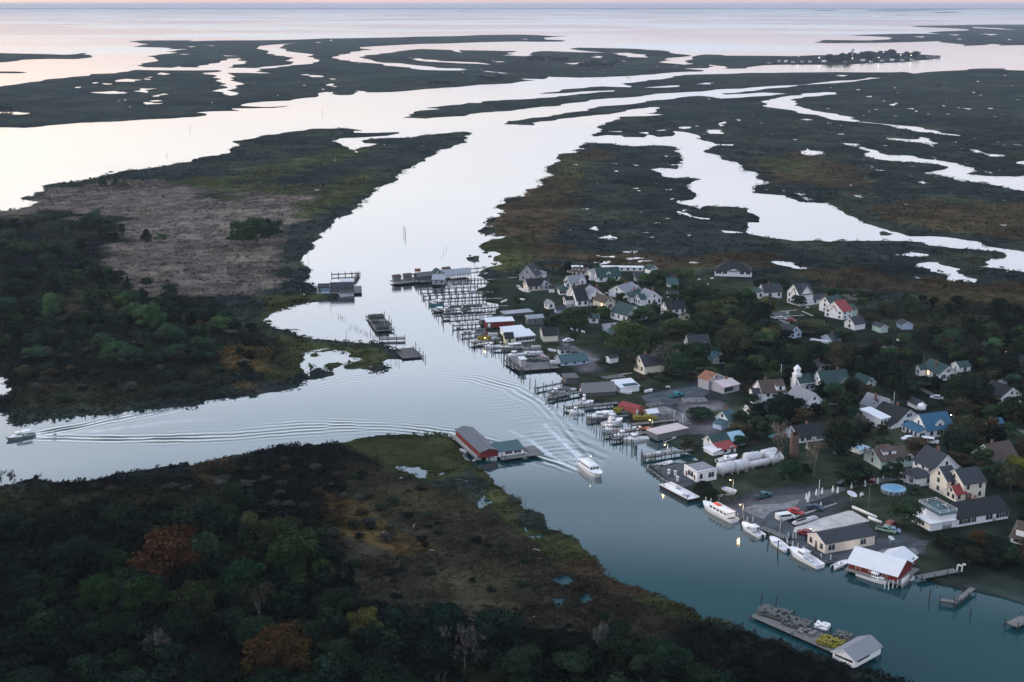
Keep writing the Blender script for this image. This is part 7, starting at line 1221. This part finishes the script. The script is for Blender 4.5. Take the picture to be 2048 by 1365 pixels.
# single trees that stand out; foot px, crown width px, height px
SINGLE = [
 ('P', 335, 1165, 125, 105, 'round', T_OR, 'rust orange tree at the top of the near grove'), ('P', 570, 1365, 130, 105, 'round', T_OR, 'rust orange rounded tree at the bottom edge of the photo'), ('P', 735, 1290, 62, 68, 'round', T_YG, 'yellow green tree standing apart in the dark near brush'),
 ('P', 410, 1150, 95, 80, 'round', (.045, .085, .045), 'bright green tree beside the orange tree of the near grove'), ('P', 505, 1090, 50, 60, 'round', (.15, .15, .07), 'small pale yellow tree at the head of the near grove'), ('P', 560, 1120, 90, 80, 'round', (.05, .075, .035), 'green tree right of the small pale yellow tree'),
 ('P', 600, 1180, 110, 110, 'round', (.048, .085, .035), 'broad green tree at the right side of the near grove'), ('P', 490, 1210, 95, 85, 'round', (.03, .075, .04), 'rich green tree low in the middle of the near grove'), ('P', 205, 1240, 80, 80, 'round', (.035, .085, .03), 'bright green topped tree left of the near grove'),
 ('P', 300, 1250, 85, 90, 'round', (.035, .08, .032), 'bright green tree below the orange tree of the near grove'), ('P', 400, 1260, 90, 90, 'round', (.05, .07, .03), 'olive tree with an orange tip in the near grove'), ('P', 890, 1290, 90, 75, 'round', (.02, .05, .035), 'dark blue green round tree at the bottom centre'), ('P', 1000, 1300, 95, 80, 'round', (.022, .05, .033), 'dark green round tree right of the blue green one'),
 ('P', 930, 1340, 80, 90, 'bare', T_GY, 'grey half bare tree between the two dark round trees'), ('P', 470, 1030, 60, 60, 'round', (.04, .07, .045), 'green tree at the edge of the marsh above the near grove'), ('P', 185, 1065, 50, 50, 'conical', T_BK, 'very dark round cedar left of the near grove'), ('P', 702, 1195, 34, 60, 'conical', T_BK, 'slim very dark cedar right of the near grove'),
 ('P', 1200, 1330, 60, 80, 'bare', T_GY, 'pale grey leafless tree at the bottom right shore'), ('P', 1330, 1345, 85, 55, 'round', (.03, .065, .04), 'green round shrub tree by the lower creek bank'), ('P', 320, 1330, 60, 70, 'bare', T_GY, 'grey leafless tree in the dark lower grove'), ('P', 520, 1250, 60, 70, 'bare', T_BR, 'reddish bare tree right of the olive tree'),
 ('P', 22, 975, 18, 32, 'bare', T_GY, 'small leafless tree on the near bank at the left edge'), ('P', 4, 978, 18, 34, 'bare', T_GY, 'leafless tree cut by the left edge of the photo'), ('P', 108, 852, 8, 14, 'ragged', T_DK, 'tiny bush standing in the water off the left marsh'),
 ('G', 875, 345, 75, 90, 'conical', T_BK, 'dark pointed cedar at the edge of the pink reed field'), ('D', 860, 745, 70, 75, 'conical', T_BK, 'dark cedar beyond the left wood, beside a low bush'), ('D', 940, 748, 90, 45, 'ragged', T_MID, 'low green bush beside the dark cedar'), ('D', 600, 420, 45, 55, 'conical', T_DK, 'dark cedar on the far knoll, centre of the group'),
 ('D', 675, 415, 40, 50, 'conical', T_DK, 'dark cedar on the far knoll, right of the group'), ('D', 555, 418, 45, 48, 'ragged', T_OL, 'green shrub on the far knoll'), ('D', 420, 425, 30, 40, 'conical', T_DK, 'lone dark cedar left of the far knoll group'), ('D', 730, 435, 60, 38, 'round', T_BR, 'brown bush on the far knoll'), ('D', 955, 490, 20, 20, 'conical', T_DK, 'tiny cedar in the reeds below the far knoll'),
 ('D', 1430, 790, 130, 150, 'round', (.035, .062, .028), 'green tree in the clump within the reed field, left part'), ('D', 1500, 760, 140, 140, 'round', (.035, .065, .03), 'green tree in the clump within the reed field, middle'), ('D', 1570, 720, 100, 110, 'conical', T_BK, 'dark pine in the clump within the reed field, back'), ('D', 1610, 740, 90, 110, 'round', T_DK, 'dark tree in the clump within the reed field, right end'), ('D', 1380, 760, 80, 80, 'ragged', T_MID, 'low green bush at the left end of the reed field clump'),
 ('G', 370, 560, 130, 180, 'round', (.055, .10, .04), 'pale green leafy tree inside the left wood'), ('G', 1060, 640, 130, 190, 'round', (.055, .105, .045), 'pale green tree at the edge of the left wood by the reeds'), ('G', 1150, 700, 80, 120, 'round', (.05, .095, .045), 'green tree below the pale green one at the wood edge'), ('G', 750, 560, 110, 110, 'round', T_BR, 'brown leaved tree inside the left wood'), ('G', 830, 470, 80, 80, 'round', (.07, .09, .03), 'yellow green tree at the upper edge of the left wood'), ('G', 500, 560, 120, 110, 'round', T_BR, 'brownish tree beside the pale green tree'), ('G', 920, 560, 120, 120, 'round', T_MID, 'mid green tree at the middle of the wood edge'),
 ('G', 1320, 520, 90, 90, 'conical', T_BK, 'dark cedar at the lower edge of the reed field'), ('G', 1530, 590, 110, 100, 'round', T_DK, 'dark round tree near the bay at the lower reed field'), ('G', 985, 460, 70, 60, 'conical', T_BK, 'small dark cedar where reeds meet the left wood'),
 # village
 ('Lb', 1740, 1420, 430, 480, 'round', (.055, .072, .03), 'large olive tree behind the light blue hip roofed house'), ('Lb', 1060, 1010, 300, 270, 'round', (.030, .045, .024), 'dark round tree left of the small white outhouse'), ('Lb', 1100, 860, 110, 90, 'round', T_YG, 'small yellow green bush tree above the dark round tree'), ('Lb', 900, 930, 180, 160, 'round', T_MID, 'low green tree beside the two small sheds'), ('Lb', 1400, 860, 190, 150, 'round', (.05, .07, .03), 'green shrub in front of the tan house'),
 ('Lb', 1530, 480, 150, 150, 'round', T_MID, 'dark green shrub before the green roofed white house'), ('Lb', 1900, 920, 200, 180, 'round', (.04, .055, .025), 'olive bush right of the white gabled house'), ('Lb', 1660, 650, 130, 120, 'round', T_DK, 'dark shrub between the white houses'), ('Lb', 905, 270, 120, 150, 'round', T_BK, 'dark tree beside the tall pole'),
 ('Lc', 430, 1150, 380, 260, 'round', (.045, .06, .028), 'broad olive tree in the middle of the village'), ('Lc', 640, 1150, 240, 230, 'round', (.036, .05, .026), 'dark olive tree joined to the broad olive tree'), ('Lc', 860, 640, 240, 220, 'round', (.03, .05, .028), 'mid green tree left of the hedge row'), ('Lc', 850, 930, 220, 260, 'round', (.05, .058, .033), 'olive grey tree behind the yellow shed'), ('Lc', 940, 900, 160, 220, 'round', (.045, .062, .03), 'green tree right of the olive grey one'),
 ('Lc', 1200, 880, 280, 190, 'round', (.042, .062, .03), 'green tree in the middle of the wooded row'), ('Lc', 1040, 760, 130, 90, 'round', T_OL, 'small yellowish tree over the wooded row'), ('Lc', 1240, 740, 140, 70, 'round', (.12, .10, .03), 'tree with a yellow top in the wooded row'), ('Lc', 1620, 970, 260, 300, 'round', T_BK, 'big black green tree right of the wooded row'), ('Lc', 1280, 1330, 330, 340, 'round', (.045, .056, .03), 'tall olive tree left of the black green one'), ('Lc', 1480, 960, 110, 270, 'conical', T_DK, 'slim tall dark tree by the black green tree'),
 ('Lc', 1250, 680, 330, 190, 'round', (.026, .04, .024), 'dark hedge tree below the hall'), ('Lc', 1650, 510, 180, 160, 'round', T_BK, 'dark tree left of the white bungalow'), ('Lc', 1850, 400, 260, 130, 'round', T_DK, 'dark bush behind the white bungalow'), ('Lc', 250, 620, 110, 140, 'round', T_DK, 'dark tree between the two white houses'), ('Lc', 240, 400, 320, 180, 'round', T_DK, 'dark low tree behind the white houses'), ('Lc', 600, 400, 250, 200, 'round', T_MID, 'grey green tree on the upper lane'), ('Lc', 100, 920, 220, 200, 'round', T_MID, 'green tree left of the two storey white house'),
 ('Lc', 740, 1380, 300, 180, 'round', (.03, .06, .028), 'green tree in front of the twin gabled white house'), ('Rc', 1370, 480, 380, 280, 'round', (.026, .045, .026), 'wide green tree left of the rusty roofed house'), ('Rc', 850, 580, 330, 360, 'bare', (.11, .10, .085), 'grey brown half bare tree beside the cream house'), ('Rc', 430, 560, 150, 220, 'round', (.04, .055, .03), 'green tree left of the cream house'), ('Rc', 700, 300, 250, 240, 'round', T_DK, 'dark tree right of the large olive tree'), ('Rc', 1830, 420, 370, 420, 'round', (.045, .056, .028), 'tall olive tree behind the rusty roofed house'), ('Rc', 1080, 660, 330, 300, 'round', T_DK, 'dark tree between cream house and rusty roof'),
 ('Rc', 1380, 1260, 320, 190, 'round', T_DK, 'dark bushy tree above the lamp dock'), ('Rc', 1960, 760, 200, 260, 'round', T_BK, 'dark tree before the pale lilac roof'), ('Rd', 480, 460, 230, 420, 'conical', T_BK, 'tall black cedar in the middle of the village'), ('Rd', 720, 420, 300, 330, 'round', (.032, .058, .032), 'green tree right of the black cedar'), ('Rd', 900, 620, 280, 350, 'round', T_BK, 'black green tree beside the church'), ('Rd', 1330, 480, 350, 420, 'round', (.05, .05, .03), 'brown olive tree behind the small cream gable'),
 ('Rd', 600, 1050, 400, 300, 'round', T_BK, 'broad dark tree in front of the brown roofed house'), ('Rd', 1130, 1000, 160, 180, 'round', T_MID, 'green shrub right of the three storey gable'), ('Rd', 1430, 1000, 290, 280, 'round', (.028, .032, .02), 'dark brown tree in front of the big white gables'), ('Rd', 1420, 1330, 330, 260, 'round', (.03, .035, .024), 'dark tree left of the lit porch house'), ('Rd', 1640, 1230, 200, 200, 'round', T_GY, 'grey green bush at the corner of the lit porch house'), ('Rd', 1900, 560, 280, 330, 'round', T_BK, 'dark tree beside the white cottage'), ('Rd', 1800, 800, 160, 160, 'round', T_MID, 'mid green shrub over the lit porch house'),
 ('Re', 1240, 900, 560, 440, 'round', (.018, .03, .018), 'largest dark tree of the right side'), ('Re', 1240, 1330, 330, 280, 'round', (.05, .05, .03), 'brown olive bush right of the blue roof'), ('Re', 1350, 330, 300, 260, 'round', (.024, .026, .022), 'dark brown tree behind the small white shed'), ('Re', 250, 560, 360, 260, 'round', (.02, .03, .02), 'dark thicket left of the cream cottage'), ('Re', 1050, 100, 330, 220, 'round', T_DK, 'dark tree at the head of the right field'), ('Re', 1800, 500, 260, 300, 'round', T_BK, 'black tree near the right edge'), ('Re', 400, 900, 150, 330, 'conical', T_BK, 'dark pine behind the lit porch house'),
 ('Tb', 1100, 560, 420, 480, 'round', T_BK, 'very dark tall tree in the middle of the lower village'), ('Tb', 1230, 300, 300, 280, 'round', (.03, .042, .028), 'dark tree left of the grave yard lane'), ('Tb', 400, 900, 330, 330, 'round', T_DK, 'dark bush below the rusty silo'), ('Tb', 240, 640, 200, 520, 'bare', (.2, .18, .15), 'tall grey leafless tree left of the rusty silo'), ('Tb', 740, 770, 220, 420, 'bare', (.2, .18, .15), 'grey leafless tree right of the rusty silo'), ('Tb', 600, 820, 220, 200, 'round', T_BK, 'dark shrub between silo and leafless tree'),
 ('Tc', 400, 1330, 480, 370, 'round', (.03, .052, .028), 'large green tree left of the house with roof terrace'), ('Tc', 560, 880, 160, 130, 'round', T_DK, 'shrub beside the pool'), ('Tc', 1150, 330, 420, 300, 'round', T_BK, 'black tree behind the white gabled farmhouse'), ('Tc', 1950, 620, 330, 230, 'round', (.10, .11, .025), 'yellow green bush in front of the green house'), ('Tc', 1850, 900, 330, 380, 'round', (.04, .045, .03), 'olive brown tree at the right edge'), ('Tc', 1750, 760, 240, 260, 'round', T_DK, 'dark tree right of the big cream house'),
 ('Tf', 1300, 760, 330, 260, 'round', (.022, .028, .02), 'dark bush above the dinghy slip'), ('Tf', 1700, 700, 420, 300, 'round', T_BK, 'black bush at the lower right'), ('Tf', 1000, 520, 380, 200, 'round', T_BK, 'black hedge below the terrace house'), ('Tf', 1400, 480, 260, 200, 'round', (.06, .04, .022), 'russet bush right of the terrace house'), ('Ta', 800, 540, 170, 130, 'round', (.07, .07, .035), 'olive bush beside the lamp lit inlet'), ('Ta', 1010, 1130, 230, 150, 'round', (.03, .04, .026), 'dark bush behind the moored barge'), ('Ta', 1090, 1190, 200, 130, 'round', T_DK, 'dark bush at the stern of the barge'), ('Ta', 1480, 500, 200, 150, 'round', T_DK, 'dark shrub behind the teal shed'), ('Ta', 950, 130, 280, 150, 'round', T_DK, 'dark shrub above the long pier shed'),
 ('Ld', 420, 1080, 380, 200, 'round', (.045, .058, .035), 'olive tree right of the grey cottage'), ('Ld', 1230, 960, 230, 150, 'round', (.05, .045, .03), 'brown leaved tree between two small sheds'), ('Ld', 1130, 760, 160, 160, 'round', (.055, .075, .03), 'yellow green tree right of the red roofed house'), ('Ld', 950, 740, 200, 180, 'bare', (.2, .19, .18), 'grey bare tree behind the red roofed house'), ('Ld', 1450, 830, 220, 180, 'round', (.04, .055, .03), 'green tree by the white fence strip'), ('Ld', 1800, 900, 300, 300, 'round', T_DK, 'dark tree right of the pale blue shed'), ('Ld', 870, 1150, 300, 150, 'round', T_DK, 'dark bush below the white cottage'), ('Ld', 250, 700, 180, 140, 'round', T_DK, 'hedge tree behind the ornate white house'),
]
for t_, x, y, w_, h_, kd, tn, lb in SINGLE:
    s_ = TAG[t_][2]; px, py = Z(t_, x, y); n_ = 'trees and shrubs of the village' if px > 960 and py < 1230 else 'trees of the marsh islands'
    tree(px, py, w_ / s_, h_ / s_, kd, vary(tn, .1), lb, n_); TREES_TAKEN.append((px, py, w_ / s_))
LODC = [crown_mesh(300 + s, 'round', 900, .095) for s in range(4)]
NOGO = np.zeros((MH, MW), np.uint8)
for s_ in ('P 1390,895 1560,880 1660,900 1700,985 1860,990 1870,1130 1560,1100 1390,1010', 'P 1255,770 1490,765 1480,860 1270,860', 'P 1840,1000 2048,990 2048,1075 1840,1090', 'P 1560,860 1660,850 1660,905 1560,930', 'P 1100,690 1260,690 1250,760 1110,760', 'P 1420,540 1530,540 1530,575 1420,575', 'P 1050,560 1130,560 1160,620 1050,620', 'P 1740,980 1830,970 1840,1020 1750,1020'): fill(poly(s_), NOGO, 1)
SZ = ['small', 'middling', 'tall']; CX = ['far left', 'left', 'centre left', 'centre right', 'right', 'far right']; CY = ['at the very back', 'in the back rows', 'midway', 'in the front rows', 'at the very front']
def wood(area, n, wr, hr, kinds, tints, label, group, lod=None, ind=40):
    pl = poly(area); msk = np.zeros((MH, MW), np.uint8); fill(pl, msk, 1); a = np.array(pl); k = 0; tries = 0; placed = []; todo = []
    while k < n and tries < n * 40:
        tries += 1; x = random.uniform(a[:, 0].min(), a[:, 0].max()); y = random.uniform(a[:, 1].min(), a[:, 1].max())
        if not mask_at(msk, x, y) or not mask_at(land_m, x, y): continue
        X = G(x, y); g = max(wr) * .33
        if any((X - q).length < g for q in placed): continue
        if px_busy(x, y, max(wr)) or mask_at(NOGO, x, y) or mask_at(NOGO, x, y - 14): continue
        placed.append(X); W = random.uniform(*wr) / 2; H = random.uniform(*hr) * (.6 + .4 * W / max(wr) * 2); kd = random.choice(kinds)
        todo.append((y, x, X, W * 1.12 * (.6 if kd == 'conical' else 1), H, kd, vary(random.choice(tints), .35))); k += 1
    todo.sort(key=lambda t: -t[3] * (1 + (t[0] > 700)))
    x0, x1, y0, y1 = a[:, 0].min(), a[:, 0].max(), a[:, 1].min(), a[:, 1].max()
    for y, x, X, W, H, kd, tn in todo[:ind]:
        lb = f"{SZ[min(2, int(3 * (H - hr[0] * .6) / (hr[1] * 1.05 - hr[0] * .6)))]} {label}, {CX[min(5, int(6 * (x - x0) / (x1 - x0 + 1)))]} {CY[min(4, int(5 * (y - y0) / (y1 - y0 + 1)))]}"
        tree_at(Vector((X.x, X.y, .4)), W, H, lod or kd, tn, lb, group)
    if len(todo) > ind:
        Vs, Fs, Cs, off = [], [], [], 0
        for y, x, X, W, H, kd, tn in todo[ind:]:
            me = random.choice(CROWNS['far'] if lod else LODC); n_ = len(me.vertices); co = np.empty(n_ * 3, np.float32); me.vertices.foreach_get('co', co); co = co.reshape(-1, 3); tc_ = np.empty(n_ * 4, np.float32); me.color_attributes['tint'].data.foreach_get('color', tc_); tc_ = tc_.reshape(-1, 4)[:, :3]
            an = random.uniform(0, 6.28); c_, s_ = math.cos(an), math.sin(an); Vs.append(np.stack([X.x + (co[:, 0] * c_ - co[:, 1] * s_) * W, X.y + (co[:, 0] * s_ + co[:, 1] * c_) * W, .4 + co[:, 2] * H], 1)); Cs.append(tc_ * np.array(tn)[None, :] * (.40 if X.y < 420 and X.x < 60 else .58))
        V = np.vstack(Vs); link('foliage', mesh_np('foliage', V, np.arange(len(V)).reshape(-1, 4), LEAFM, colr=np.vstack(Cs)), kind='stuff', label=label.replace(' tree', ' growth') + ', as one mass', cat='vegetation')
    return k
kk = 0
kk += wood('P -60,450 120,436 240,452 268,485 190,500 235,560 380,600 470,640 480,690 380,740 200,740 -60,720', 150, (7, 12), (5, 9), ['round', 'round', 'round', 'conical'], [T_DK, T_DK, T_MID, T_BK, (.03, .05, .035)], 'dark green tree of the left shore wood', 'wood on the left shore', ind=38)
kk += wood('P 60,640 480,650 560,700 520,760 300,800 60,820 20,700', 80, (3.5, 7), (2, 4.5), ['ragged', 'round', 'ragged'], [T_DK, T_BK, T_BR, T_GY], 'low dark scrub tree between the left wood and the channel', 'scrub below the left wood', ind=0)
kk += wood('P -60,1060 150,1050 300,1040 480,1030 640,1080 660,1180 700,1250 1000,1290 1300,1330 1500,1380 1500,1440 -60,1440', 170, (7, 12), (5, 9), ['round', 'round', 'ragged', 'conical'], [T_BK, T_DK, T_DK, (.022, .045, .028), T_BK], 'very dark tree in the bottom grove', 'near grove at the bottom', ind=50)
kk += wood('P 60,980 330,960 520,910 700,930 800,990 760,1180 640,1100 400,1020 60,1040', 80, (2.5, 5), (1.2, 2.8), ['ragged', 'ragged', 'round'], [T_BK, T_DK, T_BR, T_GY], 'low dark shrub on the near marsh', 'shrubs on the near marsh', ind=0)
kk += wood('P 780,980 900,980 1040,1090 1180,1200 1300,1290 900,1270 760,1200', 34, (2, 4), (.6, 1.4), ['ragged', 'round'], [T_BK, T_DK, (.04, .032, .022)], 'low brown black shrub among the near marsh pools', 'shrubs among the near pools', ind=0)
kk += wood('P 1800,610 1900,600 2110,640 2110,780 2000,760 1900,720 1830,680', 45, (6, 10), (4, 7), ['round', 'conical'], [T_BK, T_DK, T_MID], 'dark tree in the belt behind the village', 'tree belt behind the village', ind=14)
kk += wood('P 1330,600 1520,600 1560,650 1540,720 1400,740 1330,690', 40, (6, 10), (5, 9), ['round'], [T_DK, T_MID, T_OL], 'mixed green tree in the village wooded row', 'wooded row in the village', ind=14)
kk += wood('P 1520,560 1640,565 1790,605 1800,640 1700,625 1560,595', 34, (4, 6), (2, 3.4), ['ragged', 'round'], [T_DK, T_GY, T_MID], 'grey green hedge bush behind the upper houses', 'hedge behind the upper houses', ind=0)
kk += wood('P 1490,700 1600,690 1720,740 1700,860 1640,900 1500,880 1470,800', 40, (5, 9), (4, 8), ['round'], [T_BK, T_DK], 'dark tree among the middle houses', 'trees among the middle houses', ind=10)
kk += wood('P 1830,780 1960,740 2100,770 2100,860 1960,860 1960,930 2040,930 2100,1000 2100,1180 1960,1130 1900,1090 2000,1040 1920,880', 50, (4, 9), (3, 6), ['round', 'ragged'], [T_BK, T_DK, T_BR], 'dark tree at the right edge of the village', 'trees at the right edge', ind=16)
kk += wood('C 890,335 1100,325 1300,315 1440,322 1440,345 1200,355 900,375', 46, (14, 26), (9, 15), ['round'], [(.03, .05, .05), (.022, .04, .04)], 'dark tree of the far island village', 'trees of the far island village', 'far', ind=0)
kk += wood('B 1090,340 1330,340 1340,362 1100,365', 16, (12, 22), (7, 11), ['round'], [(.03, .055, .05)], 'dark green tree on the far hummock, left clump', 'far left clump', 'far', ind=0)
kk += wood('B 1400,372 1620,372 1620,396 1400,402', 20, (12, 22), (7, 11), ['round'], [(.03, .055, .05)], 'dark green tree on the far hummock, right clump', 'far right clump', 'far', ind=0)
kk += wood('B 800,458 940,458 940,478 800,480', 12, (10, 16), (5, 8), ['round'], [(.03, .055, .05)], 'dark green tree on the marsh below the river fork', 'far fork clump', 'far', ind=0)
kk += wood('B 520,488 640,488 640,498 520,500', 8, (8, 12), (4, 6), ['round'], [(.03, .055, .05)], 'small green bush on the marsh edge beyond the sound', 'far edge bushes', 'far', ind=0)
kk += wood('D -100,-15 40,-30 40,-5 -100,10', 5, (14, 22), (8, 12), ['round'], [(.03, .045, .04)], 'dark tree on the shore beyond the sound', 'far left edge trees', 'far', ind=5)
kk += wood('P 1010,600 1100,560 1300,560 1500,600 1500,760 1300,760 1180,740 1060,640', 85, (3, 7), (2.5, 6), ['round', 'ragged'], [T_DK, T_MID, T_OL, (.05, .075, .03)], 'garden tree among the upper houses', 'garden trees of the upper village', ind=30)
kk += wood('P 1430,720 1780,700 2060,700 2060,1060 1840,1060 1800,980 1500,980 1460,860', 150, (4.5, 9), (3.5, 8), ['round', 'ragged'], [T_BK, T_DK, T_DK, T_MID, T_BR], 'dark garden tree among the lower houses', 'garden trees of the lower village', ind=34)
kk += wood('P 1250,760 1500,700 1520,800 1480,880 1390,860', 26, (2.5, 5), (1.2, 3), ['round', 'ragged'], [T_DK, T_MID, T_BR], 'low shrub around the boat yard', 'shrubs around the boat yard', ind=8)
print('wood trees', kk)
rt, rs, Hs = SILO
cr_ = link('vine_cap', CROWNS['far'][1], rt, loc=(0, 0, Hs * .86)); cr_.scale = (rs * 1.12, rs * 1.12, Hs * .24); cr_.color = (.06, .03, .022, 1)
# ------------------------------------------------------------------ air
hb = [(-33000, -1800, -1.5), (33000, -1800, -1.5), (33000, 42500, -1.5), (-33000, 42500, -1.5), (-33000, -1800, 150), (33000, -1800, 150), (33000, 42500, 150), (-33000, 42500, 150)]
hm = bpy.data.materials.new('haze'); hm.use_nodes = True; ht = hm.node_tree; ht.nodes.clear()
pv = ht.nodes.new('ShaderNodeVolumePrincipled'); pv.inputs['Density'].default_value = HAZE; pv.inputs['Color'].default_value = (.68, .80, .97, 1); pv.inputs['Anisotropy'].default_value = .1
ho = ht.nodes.new('ShaderNodeOutputMaterial'); ht.links.new(pv.outputs[0], ho.inputs['Volume'])
link('haze', mesh_np('haze', hb, [(0, 3, 2, 1), (4, 5, 6, 7), (0, 1, 5, 4), (1, 2, 6, 5), (2, 3, 7, 6), (3, 0, 4, 7)], hm), kind='stuff')
